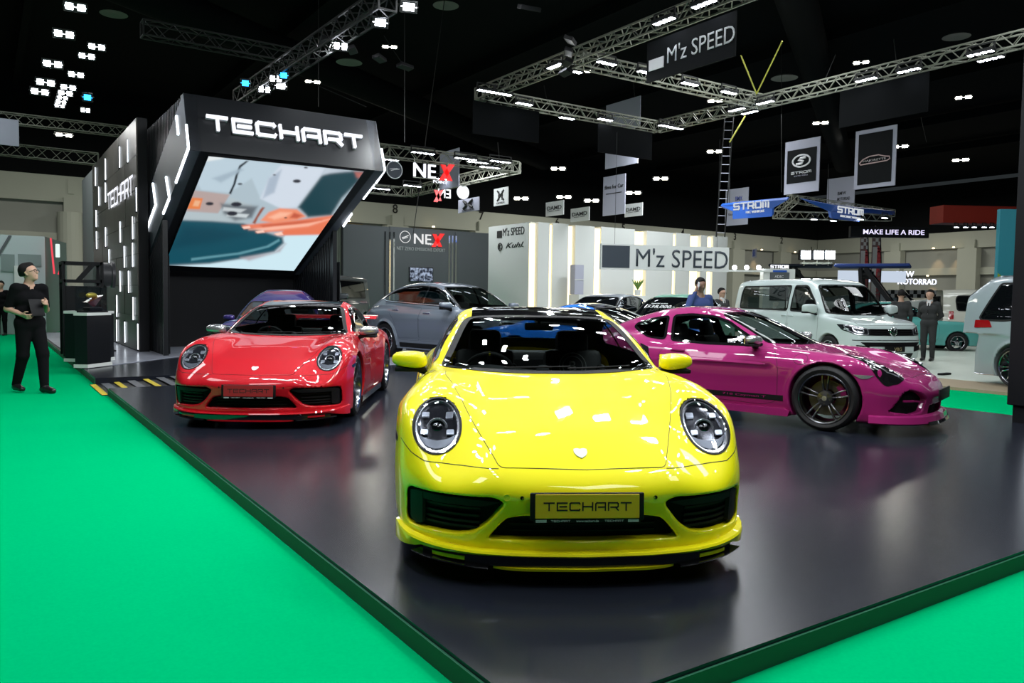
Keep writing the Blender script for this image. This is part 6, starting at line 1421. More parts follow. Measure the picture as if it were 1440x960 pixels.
# checkered feather flags
m_ff = mat('feather_maroon', (.16, .10, .10), .7); m_wht = mat('cloth_white', (.5, .5, .5), .8)
for i, (x, y0, y1, w, l) in enumerate(((1214, 323, 400, 12, 'left'), (1231, 317, 396, 13, 'right'))):
    d = 37; b = Vector(at(x, y1, d)); tp = Vector(at(x-2, y0, d)); hh = tp.z-b.z+1.9; t = thing('feather_flag', 'tall feather flag with black and white checks and red lettering, %s one' % l, 'flag', (b.x, b.y, b.z-1.9)); W = w/1110*d; u = Vector((.83, -.56, 0))
    MB().prism([(-W*.5, .6), (W*.5, .6), (W*.62, hh*.6), (W*.35, hh*.93), (-W*.2, hh), (-W*.5, hh*.95)], (0, 0, 0), u, (0, 0, 1), u.cross(VZ)*-.03).build('flag_cloth', m_ff, t)
    MB().tube([tuple(u*(W*.52)), tuple(u*(W*.55)+Vector((0, 0, hh*.6))), tuple(u*(W*.3)+Vector((0, 0, hh*.96)))], .03, 6).build('pole', M['gap'], t); n = u.cross(VZ)
    ck = MB()
    for r_ in range(4):
        for c_i in range(3):
            if (r_+c_i) % 2 == 0: ck.prism([(-W*.45+c_i*W*.3, hh*.80+r_*.16), (-W*.45+(c_i+1)*W*.3, hh*.80+r_*.16), (-W*.45+(c_i+1)*W*.3, hh*.80+(r_+1)*.16), (-W*.45+c_i*W*.3, hh*.80+(r_+1)*.16)], n*.004, u, (0, 0, 1), n*.008)
    ck.build('checks', m_wht, t)
    MB().prism([(-W*.42, .7), (W*.1, .7), (W*.1, hh*.78), (-W*.42, hh*.78)], n*.002, u, (0, 0, 1), n*.004).build('pale_band', m_wht, t)
    text_obj('flag_lettering', 'MOTOR SPORT', mat('flag_red', (.28, .02, .03), .7), t, u*(W*.05)+n*.006+Vector((0, 0, hh*.77)), (0, 0, -1), u, w=hh*.5, h=W*.45, depth=.01, offset=.03)
    MB().prism([(.0, hh*.45), (W*.5, hh*.6), (W*.5, hh*.75), (.1*W, hh*.8)], n*.003, u, (0, 0, 1), n*.006).build('red_flash', mat('flash_red', (.5, .05, .06), .6), t)
# bright flood row
fr = thing('floodlight_rack', 'rack of three blinding white floodlights above the dark awning', 'light', tuple(at(1150, 372, 34)))
for i, x in enumerate((1131, 1149, 1165)):
    p = Vector(at(x, 358.5, 34))-Vector(at(1150, 372, 34)); l_ = MB().box(tuple(p), (.48, .2, .42), rz=-.5, bev=.03).build('floodlight', m_black, fr); MB().box(tuple(p+Vector((-.10, -.16, 0))), (.40, .03, .34), rz=-.5).build('lens', emis('flood_lens', (.85, .95, 1), 30), l_); MB().bar(p, p-Vector((0, 0, .45)), .04).build('bracket', m_truss, l_)
MB().bar(Vector(at(1125, 370, 34))-Vector(at(1150, 372, 34)), Vector(at(1170, 370, 34))-Vector(at(1150, 372, 34)), .08).build('rail', m_truss, fr)
# white booth with STROM sign behind the van
kb = thing('kiosk', 'white kiosk with glowing letters on top and a dark panel behind the white van', 'kiosk', tuple(onz(1096, 470, 0))); kb.location = (at(1096, 378, 30).x, at(1096, 378, 30).y, 0); u = Vector((.83, -.56, 0)); n = u.cross(VZ); zk = at(1096, 378, 30).z
MB().prism([(-.6, 0), (.6, 0), (.6, zk), (-.6, zk)], (0, 0, 0), u, (0, 0, 1), -n*.4).build('cabinet', m_white, kb); MB().prism([(-.35, zk-1.2), (.38, zk-1.2), (.38, zk-.13), (-.35, zk-.13)], n*.0, u, (0, 0, 1), n*.02).build('panel', m_grey, kb)
stroke_text('kiosk_lettering', 'STROM', m_sign, kb, u*-.34+Vector((0, 0, zk+.02)), u, VZ, .68, .13, .028, .04); text_obj('panel_lettering', 'ADIC', M['white'], kb, u*-.18+n*.022+Vector((0, 0, zk-.34)), u, VZ, w=.34, h=.1, depth=.01, offset=.02)
MB().prism([(-.25, zk-.12), (.28, zk-.12), (.28, zk-.05), (-.25, zk-.05)], n*.02, u, (0, 0, 1), n*.01).build('blue_strip', m_blueh, kb)
lrk = thing('light_rail', 'low white rail with three small bright lamps left of the kiosk', 'light', tuple(at(1050, 381, 30))); 
MB().bar((-.68, .4, 0), (.7, -.5, 0), .06).build('rail', m_white, lrk)
for x in (1033, 1050, 1067): MB().ball(tuple(Vector(at(x, 376, 30))-Vector(at(1050, 381, 30))), .09, 10, 6).build('lamp', m_lamp, lrk)
o = MB().box((0, 0, 0), (.04, .9, .6)).build('toilet_sign', m_flag); o.location = at(1061, 356, 55); o.rotation_euler = (0, 0, .98+PI/2); tag(o, 'grey hanging sign with two blue figures on the far wall', 'sign')
for yy in (-.18, .18): MB().ball((-.0, yy, .18), .08, 8, 6).box((0, yy, -.05), (.1, .16, .32)).build('figure', mat('sign_blue', (.03, .08, .4), .5), o)
o = MB().prism([(0, 0), (9, 0), (9, 1.2), (0, 1.2)], (0, 0, 0), (.83, -.56, 0), (0, 0, 1), (.1, .1, 0)).build('lit_wall', emis('far_glow', (.7, .8, .95), .8)); o.location = at(1178, 396, 42); o.scale = (.4, .4, .5); tag(o, 'glowing white panel with a blue badge behind the boat', 'light panel')
for s_, (x, y), w_ in (('BMW', (1260, 389), 1.0), ('MOTORRAD', (1262, 399.5), 2.2)):
    t = thing('letter_sign', 'glowing white letters far behind the boat canopy, %s line' % ('upper short' if s_ == 'BMW' else 'lower long'), 'sign', tuple(at(x, y, 45))); text_obj('sign_lettering', s_, emis('letter_blue_white', (.75, .8, 1), 2.0), t, (0, 0, 0), (.83, -.56, 0), VZ, w=w_, h=.32, depth=.05, offset=.03)
# checkered barrier
cb = thing('checkered_barrier', 'low black and white checkered barrier on the far right', 'barrier', tuple(at(1355, 414, 40))); 
MB().box((0, 0, 0), (.05, 7, .4)).build('board', m_wht, cb); ck = MB()
for i in range(40):
    for k in range(2):
        if (i+k) % 2: ck.box((-.03, -3.5+i*.175+.09, -.1+k*.2), (.02, .175, .2))
ck.build('checks', M['gap'], cb); cb.rotation_euler = (0, 0, .6)
for i in range(3): MB().box((0, -3+i*3, -.6), (.08, .08, 1.0)).build('leg', m_black, cb)

# ---------------------------------------------------------------- boat with tower
def boat(label, px, py, d, s, cm, rz, hull=(.55, .58, .58), canopy_up=0.0):
    p = at(px, py, d); t = thing('wakeboard_boat', label, 'boat', (p.x, p.y, 0), rz); t.scale = (s, s, s)
    vs = []; K = 12; ring = [(.0, 0.55), (.75, .65), (1.0, 1.05), (1.05, 1.35), (.95, 1.38), (.9, 1.30), (.0, 1.28)]
    for i in range(K+1):
        f = i/K; w = (1-max(0, (f-.5)*2)**2.2)*1.0+.02; up_ = .35*max(0, f-.5)*2
        for y, z in ring: vs.append((-3+6*f, y*w*1.05, z+up_*(1 if z > 1 else .6)+(0.35*max(0, f-.6) if z < .7 else 0)))
    n = len(ring); fs = [(i*n+k, i*n+k+1, (i+1)*n+k+1, (i+1)*n+k) for i in range(K) for k in range(n-1)]; mb = MB().add(vs, fs+[tuple(range(n))]); mb.add([(x, -y, z) for x, y, z in vs], [f[::-1] for f in fs]+[tuple(range(n))])
    mb.build('hull', mat('hull_gel', hull, .2, 0, .8), t, smooth=True)
    MB().add([(.6, -.9, 1.38), (.6, .9, 1.38), (.2, .8, 1.85), (.2, -.8, 1.85), (.5, -.9, 1.38), (.5, .9, 1.38), (.1, .8, 1.85), (.1, -.8, 1.85)], [(0, 1, 2, 3), (7, 6, 5, 4), (0, 4, 5, 1), (1, 5, 6, 2), (2, 6, 7, 3), (3, 7, 4, 0)]).build('windscreen', M['gdark'], t)
    f = MB()
    for y in (-.9, .9): f.bar((-.2, y, 1.35), (-1.1, y*.85, 2.6), .10, .16); f.bar((-1.2, y, 1.35), (-1.3, y*.85, 2.6), .08, .12)
    f.bar((-1.1, -.78, 2.6), (-1.1, .78, 2.6), .10); f.bar((-1.3, -.78, 2.6), (-1.3, .78, 2.6), .08); f.build('tower', m_black, t)
    MB().box((-.9, 0, 2.74), (2.6, 1.9, .12), bev=.05).build('canopy', cm, t, smooth=True)
    for y in (-.6, .6): MB().lathe([(.001, 0), (.14, 0), (.16, .3), (.001, .3)], c=(-1.2, y, 2.4), axis='X', n=14).build('tower_speaker', m_black, t, smooth=True)
    tr = MB(); tr.box((-.3, 0, .25), (4.6, .25, .2)); 
    for y in (-.75, .75): tr.box((-.3, y, .45), (3.8, .1, .12)); tr.box((-.3, y/2, .35), (.1, .8, .1))
    for y in (-.95, .95): tr.lathe([(.001, -.1), (.28, -.1), (.30, 0), (.28, .1), (.001, .1)], c=(-.6, y, .30), axis='Y', n=16)
    tr.build('trailer', m_black, t)
    return t
boat('boat with a flat blue canopy and black tower standing behind the white van', 1262, 430, 33, 1.1, mat('canopy_blue', (.015, .05, .25), .6), R(-62))
boat('farther boat with a dark curved awning above the white van roof', 1155, 430, 43, 1.25, mat('awning_navy', (.015, .025, .05), .6), R(-55))

# ---------------------------------------------------------------- white pavilion at far left
pv = thing('pavilion', 'pale grey-white exhibition pavilion with glass bays and a red stripe at the far left', 'exhibition booth', tuple(onz(40, 470, 0))); 
PY_ = 31.0; pv.location = (1.2, PY_, 0)
def pp(px, py): 
    v = ony(px, py, PY_); return (v.x-1.2, 0, v.z)
m_pav = mat('pavilion_pale', (.42, .50, .50), .6); m_pg = mat('pavilion_glass', (.20, .26, .25), .2)
zt = pp(30, 331)[2]
xa, xb = pp(-40, 340)[0], pp(63, 340)[0]
MB().box(((xa+xb)/2, .6, zt/2), (xb-xa, 1.2, zt)).build('front_wall', m_pav, pv)
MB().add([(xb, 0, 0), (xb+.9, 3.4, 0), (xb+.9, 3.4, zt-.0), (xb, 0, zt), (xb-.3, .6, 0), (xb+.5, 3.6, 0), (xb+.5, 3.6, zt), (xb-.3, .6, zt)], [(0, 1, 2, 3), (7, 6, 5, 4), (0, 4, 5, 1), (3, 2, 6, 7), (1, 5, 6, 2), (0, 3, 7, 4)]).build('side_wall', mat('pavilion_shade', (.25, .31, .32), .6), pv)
for (a, b) in (((1, 357), (21, 382)), ((25, 357), (58, 374))):
    v, w = pp(*a), pp(*b); MB().box(((v[0]+w[0])/2, -.02, (v[2]+w[2])/2), (w[0]-v[0], .04, v[2]-w[2])).build('glass_bay', m_pg, pv)
v, w = pp(19, 374), pp(40, 440); MB().box(((v[0]+w[0])/2, -.3, v[2]/2), (w[0]-v[0], .5, v[2])).build('white_block', m_white, pv)
g = MB(); g.prism([(pp(16, 331)[0], pp(16, 331)[2]), (pp(12, 331)[0], pp(12, 331)[2]), (pp(-10, 368)[0], pp(-10, 368)[2]), (pp(-6, 372)[0], pp(-6, 368)[2])], (0, -.06, 0), (1, 0, 0), (0, 0, 1), (0, .05, 0)); g.build('diagonal_beam', m_grey, pv)
m_rs = emis('red_stripe', (1.0, .06, .10), .9)
a, b = Vector(pp(71, 335)), Vector(pp(76, 385)); MB().bar(a+Vector((0, -.1, 0)), b+Vector((0, -.1, 0)), .13, .05).build('red_stripe', m_rs, pv)
a, b = Vector(pp(85, 377)), Vector(pp(82, 386)); MB().bar(a+Vector((0, -.1, 0)), b+Vector((0, -.1, 0)), .13, .05).build('red_stripe', m_rs, pv)
a, b = pp(77.5, 343), pp(84, 362); MB().box(((a[0]+b[0])/2, -.1, (a[2]+b[2])/2), (b[0]-a[0], .06, a[2]-b[2]), bev=.02).build('light_box', emis('lightbox', (.8, .95, .9), 1.0), pv)
# ================================================================ the cars
yel = paint('paint_yellow', (.88, .78, .004), .32); redp = paint('paint_red', (.46, .004, .012), .3); mag = paint('paint_magenta', (.27, .012, .115), .3, .15)
gry = paint('paint_grey_blue', (.155, .185, .225), .32, .2); blu = paint('paint_blue', (.005, .14, .62), .3); pur = paint('paint_purple', (.035, .02, .15), .28, .3)
whi = paint('paint_white', (.55, .64, .63), .3); mint = paint('paint_mint', (.22, .52, .38), .3); silv = paint('paint_silver', (.38, .42, .46), .3, .4); ivory = paint('paint_ivory', (.62, .62, .54), .32); pale = paint('paint_pale_silver', (.36, .42, .45), .3, .3); teal = paint('paint_teal', (.09, .36, .33), .3); charc = paint('paint_charcoal', (.09, .10, .105), .3, .3)
plate_y = mat('plate_yellow', (.62, .42, .005), .5); plate_r = mat('plate_red', (.30, .01, .015), .5)
yt, yc = build_911('sports_car', 'bright yellow rear-engined coupe facing the camera at the front of the stage', (3.264, 4.479, PZ), -2.086, yel, h=.0135, plate_m=plate_y, hero=True)
rt_, rc_ = build_911('sports_car', 'red rear-engined coupe with a rear wing standing behind and left of the yellow one', (3.202, 9.54, PZ), -2.129, redp, h=.018, plate_m=plate_r, mirror_m=M['carbon'], spoiler=True, hero=True)
# seat emblem of the yellow car
emb = MB(); c0 = Vector((yc.nx-2.70, .34, .80)); rot = Matrix.Rotation(R(-14), 3, 'Y')
for r_ in (.108, .080): emb.tube([c0+rot @ Vector((0, r_*math.cos(a), r_*math.sin(a))) for a in [2*PI*i/32 for i in range(32)]], .0035, 5, close=True)
se = [o for o in yt.children if o.name.startswith('seat')][0]
def mkseat():
    o = emb.build('seat_emblem', mat('emblem_grey', (.60, .61, .62), .5), yt, smooth=True); text_obj('emblem_letter', 'B', bpy.data.materials['emblem_grey'], o, c0, (0, 1, 0), rot @ Vector((0, 0, 1)), h=.085, depth=.004, offset=.02, align='C')
mkseat()

# magenta coupe
Wf = rounded([(1.64, .855), (1.80, .94), (1.95, 1.02), (2.09, 1.10), (2.28, 1.155), (2.58, 1.175), (2.80, 1.155), (2.745, .87), (2.3, .85)], .04)
Wq = rounded([(2.84, .875), (2.875, 1.145), (3.10, 1.11), (3.30, 1.045), (3.33, 1.01), (3.24, .955), (3.06, .895)], .04)
wsM = rounded(sym([(.0, .868), (.45, .872), (.70, .885), (.63, 1.0), (.575, 1.11), (.53, 1.175), (.46, 1.195), (.2, 1.205)]), .025) if False else rounded([(-.69, .89), (-.63, 1.0), (-.575, 1.11), (-.53, 1.175), (-.46, 1.197), (0, 1.207), (.46, 1.197), (.53, 1.175), (.575, 1.11), (.63, 1.0), (.69, .89), (.35, .868), (-.35, .868)], .025)
rwM = rounded([(-.46, .99), (-.42, 1.12), (-.36, 1.16), (.36, 1.16), (.42, 1.12), (.46, .99)], .04)
HLM = rounded([(.82, .67), (.76, .735), (.62, .80), (.47, .828), (.35, .80), (.245, .71), (.22, .62), (.30, .575), (.45, .60), (.65, .63)], .04)
inM = rounded([(.40, .37), (.52, .44), (.63, .475), (.70, .44), (.775, .25), (.60, .225), (.45, .25)], .03)
cenM = rounded([(-.34, .20), (-.32, .30), (.32, .30), (.34, .20)], .03)
def cay_extra(c, t):
    for sg in (1, -1):
        q = [(a, sg*b) for a, b in HLM]; q = q if sg > 0 else q[::-1]
        lam = c.patch('headlamp', 'top', q, M['gloss'], t, off=.004, grid=.03)
        pts = [(a, sg*b) for a, b in ((.34, .69), (.42, .71), (.52, .70), (.62, .69))]; P_, N_ = c.hit('top', pts)
        for p, n, r in zip(P_, N_, (.032, .026, .03, .022)):
            v = c.loc([p+n*.0])[0]; MB().ball(tuple(v), (r, r, r*.45), 14, 8).build('lamp_lens', M['silver'], lam, smooth=True)
        c.ring('light_line', 'top', [(a, sg*b) for a, b in ((.29, .60), (.27, .68), (.36, .755), (.46, .78))], M['silver'], lam, .012, .006, closed=False)
        mk = rounded([(.46, .61), (.66, .612), (.58, .572), (.52, .574)], .01); c.patch('side_marker', 'side', mk, M['silver'], t, off=.004, sign=sg, grid=.02)
        cap = [(.95+.075*math.cos(a)+.25, .70+.05*math.sin(a)) for a in [2*PI*i/24 for i in range(24)]]
        if sg < 0: c.ring('fuel_cap_line', 'side', [(1.19+.075*math.cos(a), .735+.055*math.sin(a)) for a in [2*PI*i/24 for i in range(24)]], M['gap'], t, .004, .001, sign=sg, thick=.002)
        st = c.patch('side_stripe', 'side', [(1.36, .335), (1.36, .275), (2.75, .268), (2.75, .325)], M['trim'], t, off=.0045, sign=sg, grid=.06, skirt=.004)
        lt = [(2.05, .296), (1.55, .300)]; pq, nq = c.hit('side', lt, sg); a, b = [Vector(v) for v in c.loc(pq+nq*.006)]
        if sg < 0: text_obj('stripe_lettering', '718 Cayman T', mag, st, a+Vector((0, 0, -.012)), b-a, VZ, w=(b-a).length, h=.030, depth=.001)
        sk = MB(); sk.prism([(1.30, .115), (1.28, .175), (1.34, .195), (2.98, .19), (3.02, .13)], (c.nx, sg*.895, 0), (-1, 0, 0), (0, 0, 1), (0, -sg*.15, 0)); sk.build('side_skirt', mag, t)
        c.patch('side_scoop', 'side', rounded([(2.95, .60), (3.00, .78), (3.12, .82), (3.08, .70), (3.04, .56)], .02), M['mesh'], t, off=.004, sign=sg, grid=.04)
    ys = [-.86+1.72*i/50 for i in range(51)]
    lip = sweep_front(c, 'front_lip', ys, lambda y: [(.035, .115+.012*abs(y)), (.048, .128+.012*abs(y)), (.03, .20), (-.02, .215), (-.05, .16), (-.05, .115)], mag, t)
    for sg in (1, -1):
        ys = sorted([sg*(.0+.46*i/14) for i in range(15)]); sweep_front(c, 'splitter_fin', ys, lambda y: [(.052, .108), (.066, .118), (.054, .150), (0, .145), (0, .108)], M['gloss'], lip)
    MB().box((c.nx+.035, 0, .405), (.02, .52, .12), bev=.006).build('plate_holder', M['trim'], t, smooth=True)
    for sg in (1, -1):
        c.ring('intake_slat', 'front', [(sg*.44, .34), (sg*.58, .36), (sg*.70, .36)], mag, t, .016, .004, closed=False, thick=.02)
build_car('sports_car', 'magenta mid-engined coupe in right profile behind the yellow one', 'car', (7.793, 6.192, PZ), -1.259, PCAY, mag, dict(
    glass='clear', cab=(1.2, 3.8, .55), win=[('side', Wf), ('side', Wq), ('front', wsM), ('rear', rwM)], seal=M['gloss'], sealw=.034, cuts=[(inM, .10), (cenM, .1)],
    patch=[('door', 'side', rounded([(1.43, .27), (1.43, .66), (1.50, .835), (2.2, .845), (2.74, .85), (2.86, .70), (2.80, .40), (2.70, .25), (1.6, .22)], .05), mag, .0025, dict(gap=True, skirt=.006)),
           ('bonnet', 'top', rounded([(.20, -.42), (.45, -.53), (.8, -.59), (1.28, -.65), (1.28, .65), (.8, .59), (.45, .53), (.20, .42)], .04), mag, .0025, dict(gap=True, mir=False, skirt=.006)),
           ('air_intake', 'front', inM, M['mesh'], .0, dict(push=(.06, 0, 0), skirt=0)), ('air_intake', 'front', cenM, M['mesh'], .0, dict(push=(.06, 0, 0), skirt=0, mir=False)),
           ('tail_light', 'rear', rounded([(-.80, .70), (-.80, .74), (.80, .74), (.80, .70)], .01), M['red'], .004, dict(mir=False))],
    handles=[(2.62, .76, .18)], mirror=(1.70, .90, .915, 1.0), mirror_m=M['carbon'], interior=dict(s_seat=2.42, zs=.16, dash_s=1.66, dash_z=.79), extra=[cay_extra],
    wheel=dict(w=.255, rim=.262, track=(.90, .91), style='double', n=5, cal=mag, steer=R(0), sm=M['spoke'])), h=.017)

# grey-blue SUV coupe
PSUV.update(roof=[(1.05, .90), (1.3, 1.02), (1.6, 1.20), (1.9, 1.38), (2.15, 1.51), (2.4, 1.60), (2.7, 1.645), (3.0, 1.66), (3.4, 1.65), (3.8, 1.60), (4.2, 1.49), (4.55, 1.33), (4.8, 1.19), (4.95, 1.10)],
    gb=[(1.1, .76), (1.6, .81), (2.2, .84), (3.0, .855), (3.6, .84), (4.1, .80), (4.6, .72), (4.95, .62)], belt=1.10, zmax=1.70)
Ws = rounded([(1.72, 1.16), (2.0, 1.33), (2.22, 1.45), (2.52, 1.54), (2.98, 1.575), (3.45, 1.555), (3.85, 1.47), (4.15, 1.34), (4.20, 1.27), (4.05, 1.235), (3.2, 1.20), (2.3, 1.165)], .05)
wsS = rounded([(-.72, 1.10), (-.63, 1.36), (-.57, 1.51), (-.50, 1.55), (0, 1.565), (.50, 1.55), (.57, 1.51), (.63, 1.36), (.72, 1.10), (.3, 1.07), (-.3, 1.07)], .03)
rwS = rounded([(-.60, 1.22), (-.52, 1.42), (.52, 1.42), (.60, 1.22)], .04)
def suv_extra(c, t):
    for sg in (1, -1):
        c.ring('window_pillar', 'side', [(2.72, 1.18), (2.74, 1.56)], M['gloss'], t, .05, .006, sign=sg, closed=False)
        c.ring('arch_trim', 'side', [(3.85+.445*math.cos(a), .375+.445*math.sin(a)) for a in [R(-10)+R(200)*i/20 for i in range(21)]], gry, t, .05, .012, sign=sg, closed=False, thick=.02)
        c.ring('door_crease', 'side', [(1.7, .50), (2.6, .47), (3.3, .49)], gry, t, .03, .008, sign=sg, closed=False)
        c.ring('window_chrome', 'side', Ws, M['silver'], t, .014, .010, sign=sg)
build_car('suv', 'grey-blue coupe-backed SUV in right profile between the red and yellow cars', 'car', (8.576, 14.701, PZ), -1.366, PSUV, gry, dict(
    glass='clear', cab=(1.2, 4.4, .7), win=[('side', Ws), ('front', wsS), ('rear', rwS)],
    patch=[('front_door', 'side', rounded([(1.55, .42), (1.52, .80), (1.62, 1.08), (2.70, 1.10), (2.72, .90), (2.66, .42)], .05), gry, .0025, dict(gap=True, skirt=.006)),
           ('rear_door', 'side', rounded([(2.69, .42), (2.74, .90), (2.73, 1.11), (3.6, 1.15), (3.75, 1.0), (3.55, .85), (3.40, .60), (3.30, .42)], .05), gry, .0025, dict(gap=True, skirt=.006)),
           ('headlamp', 'front', rounded([(.55, .74), (.60, .86), (.84, .88), (.88, .76)], .02), M['gloss'], .004, {}), ('grille', 'front', rounded([(-.5, .45), (-.5, .68), (.5, .68), (.5, .45)], .03), M['mesh'], .004, dict(mir=False)),
           ('tail_light', 'rear', rounded([(-.85, .98), (-.85, 1.03), (.85, 1.03), (.85, .98)], .01), M['red'], .004, dict(mir=False)),
           ('sill_trim', 'side', rounded([(1.45, .26), (1.45, .36), (3.35, .36), (3.35, .26)], .02), M['trim'], .006, {})],
    handles=[(2.50, 1.0, .22), (3.55, 1.05, .22)], handle_m=M['silver'], mirror=(1.80, .99, 1.17, 1.25), interior=dict(s_seat=2.5, zs=.5, dash_s=1.75, dash_z=1.03, rear=3.4, yspan=.68), extra=[suv_extra],
    wheel=dict(w=.29, rim=.28, track=(.975, .985), style='y', n=5, cal=mat('caliper_lime', (.4, .6, .02), .4), sm=M['rimlip'])), h=.026)

# white van
Wv1 = rounded([(1.42, 1.20), (1.60, 1.45), (1.90, 1.74), (2.0, 1.78), (2.40, 1.78), (2.42, 1.19), (1.8, 1.17)], .05)
Wv2 = rounded([(2.55, 1.19), (2.55, 1.78), (4.68, 1.78), (4.72, 1.6), (4.70, 1.22)], .07)
wsV = rounded([(-.80, 1.16), (-.74, 1.45), (-.66, 1.74), (-.60, 1.79), (0, 1.80), (.60, 1.79), (.66, 1.74), (.74, 1.45), (.80, 1.16), (.4, 1.12), (-.4, 1.12)], .04)
rwV = rounded([(-.72, 1.2), (-.70, 1.72), (.70, 1.72), (.72, 1.2)], .06)
def van_extra(c, t):
    for z in (.735, .775, .815):
        c.ring('grille_bar', 'front', [(-.52+.104*i, z) for i in range(11)], M['chrome'], t, .010, .014, closed=False)
    p, N = c.hit('front', [(0, .78)]); q = Vector(c.loc(p+N*.03)[0]); b = MB(); b.tube([q+Vector((0, .085*math.cos(a), .085*math.sin(a))) for a in [2*PI*i/28 for i in range(28)]], .011, 6, close=True)
    for s_ in (1, -1): b.bar(q+Vector((0, s_*.045, .07)), q+Vector((0, s_*.004, -.005)), .018); b.bar(q+Vector((0, s_*.075, .03)), q+Vector((0, s_*.030, -.075)), .018); b.bar(q+Vector((0, s_*.030, -.075)), q+Vector((0, 0, -.012)), .018)
    b.build('front_roundel', M['chrome'], t, smooth=False)
    x = c.nx+.03; MB().box((x-.0, 0, .42), (.02, .50, .12), bev=.004).build('plate_holder', M['trim'], t); text_obj('plate_lettering', 'VBG', mat('plate_gold', (.35, .28, .14), .5), t, (x+.012, .07, .42), (0, 1, 0), VZ, h=.07, depth=.002, align='C')
    for y in (-.35, .35): 
        pts = [(y-.3+.6*k/8, 1.125+.02*math.sin(k)) for k in range(9)]; pp_, nn = c.hit('front', pts); MB().tube([tuple(v) for v in c.loc(pp_+nn*.015)], .008, 6).build('wiper', M['trim'], t)
vanF = dict(glass='clear', cab=(.9, 4.75, .8), win=[('side', Wv1), ('side', Wv2), ('front', wsV), ('rear', rwV)],
    patch=[('headlamp', 'front', rounded([(.53, .70), (.53, .83), (.80, .91), (.915, .93), (.90, .80), (.80, .71)], .02), M['lampin'], .006, dict(rings=[('lamp_chrome', M['silver'], .02, .010, .82), ('lamp_inner', M['silver'], .02, .010, .42)])),
           ('grille', 'front', rounded([(-.54, .70), (-.54, .84), (.54, .84), (.54, .70)], .02), M['mesh'], .006, dict(mir=False)),
           ('lower_grille', 'front', rounded([(-.62, .47), (-.74, .56), (.74, .56), (.62, .47)], .02), M['mesh'], .006, dict(mir=False)),
           ('fog_lamp_panel', 'front', rounded([(.56, .36), (.56, .48), (.80, .50), (.80, .40)], .02), M['mesh'], .006, {}),
           ('bumper_insert', 'front', rounded([(-.5, .24), (-.55, .33), (.55, .33), (.5, .24)], .02), M['trim'], .006, dict(mir=False)),
           ('front_door', 'side', rounded([(1.36, .30), (1.30, .9), (1.36, 1.14), (2.44, 1.16), (2.46, .32)], .06), whi, .0025, dict(gap=True, skirt=.006)),
           ('sliding_door', 'side', rounded([(2.50, .32), (2.50, 1.16), (3.55, 1.16), (3.55, .7), (3.45, .32)], .05), whi, .0025, dict(gap=True, skirt=.006)),
           ('bonnet', 'front', rounded([(-.72, .92), (-.76, 1.02), (-.74, 1.08), (.74, 1.08), (.76, 1.02), (.72, .92)], .03), whi, .0025, dict(mir=False, gap=True, skirt=.006)),
           ('tail_light', 'rear', rounded([(.74, .9), (.74, 1.2), (.88, 1.2), (.88, .9)], .02), M['red'], .01, {})],
    line=[('bumper_trim', 'front', [(-.84, .60), (-.4, .605), (0, .605), (.4, .605), (.84, .60)], M['chrome'], .014, .010, dict(mir=False))],
    handles=[(2.34, 1.07, .2), (2.62, 1.07, .2)], mirror=(1.42, 1.10, 1.24, 1.5, True), extra=[van_extra],
    interior=dict(s_seat=1.95, zs=.55, dash_s=1.1, dash_z=1.02, yw=.42, rear=3.0, yspan=.76, floor_s=(.9, 4.6)),
    wheel=dict(w=.235, rim=.225, track=(.94, .94), style='five', n=5, sm=M['rimlip']))
build_car('van', 'white passenger van with chrome grille bars behind the magenta coupe', 'van', (16.905, 11.70, .06), -1.905, PVAN, whi, vanF, h=.03)

# ivory van seen from the rear corner, silver minivan, and the cars by the white booth
def simple(win, **k):
    d = dict(win=win, wheel=dict(w=.23, rim=.23, track=(.94, .94), style='five', n=5, sm=M['rimlip'])); d.update(k); return d
Wr1 = rounded([(3.3, 1.22), (3.3, 1.74), (4.55, 1.74), (4.60, 1.6), (4.55, 1.24)], .07)
azv = lambda az: R(56.1-az)
tl_v = ('tail_light', 'side', rounded([(4.66, .95), (4.66, 1.22), (4.80, 1.22), (4.82, .95)], .02), M['red'], .01, {})
def rearpose(px, py, z, a, back, half):
    g = onz(px, py, z); f_ = Vector((math.cos(a), math.sin(a), 0)); l_ = Vector((-math.sin(a), math.cos(a), 0)); g = g+f_*back+l_*half; return (g.x, g.y, z)
build_car('van', 'ivory van seen from its rear corner beyond the white floor', 'van', rearpose(1374, 489.5, 0, azv(110), 1.48, .94), azv(110), dict(PVAN, tplan=[(0, 0), (.5, .01), (.8, .04), (.9, .10), (.95, .22), (1.05, .9)]), ivory, simple([('side', Wr1), ('side', Wv1), ('front', wsV), ('rear', rwV)], patch=[tl_v], mirror=(1.42, 1.10, 1.24, 1.5, True)), h=.035)
PMPV = dict(PVAN, L=4.95, zmax=1.98, axles=(.95, 3.95), wr=.35, ar=.40, bot=.16, roof=[(.75, 1.0), (1.0, 1.12), (1.3, 1.35), (1.6, 1.60), (1.9, 1.78), (2.3, 1.87), (3, 1.92), (4.0, 1.92), (4.5, 1.90), (4.72, 1.86), (4.95, 1.7)], tprof=[(.2, .0), (.5, 0), (.8, .05), (1.0, .08), (1.5, .22), (1.9, .40)], flare=.02)
Wm = rounded([(3.55, 1.20), (3.65, 1.76), (4.40, 1.76), (4.72, 1.16), (4.66, 1.12), (4.2, 1.12)], .05)
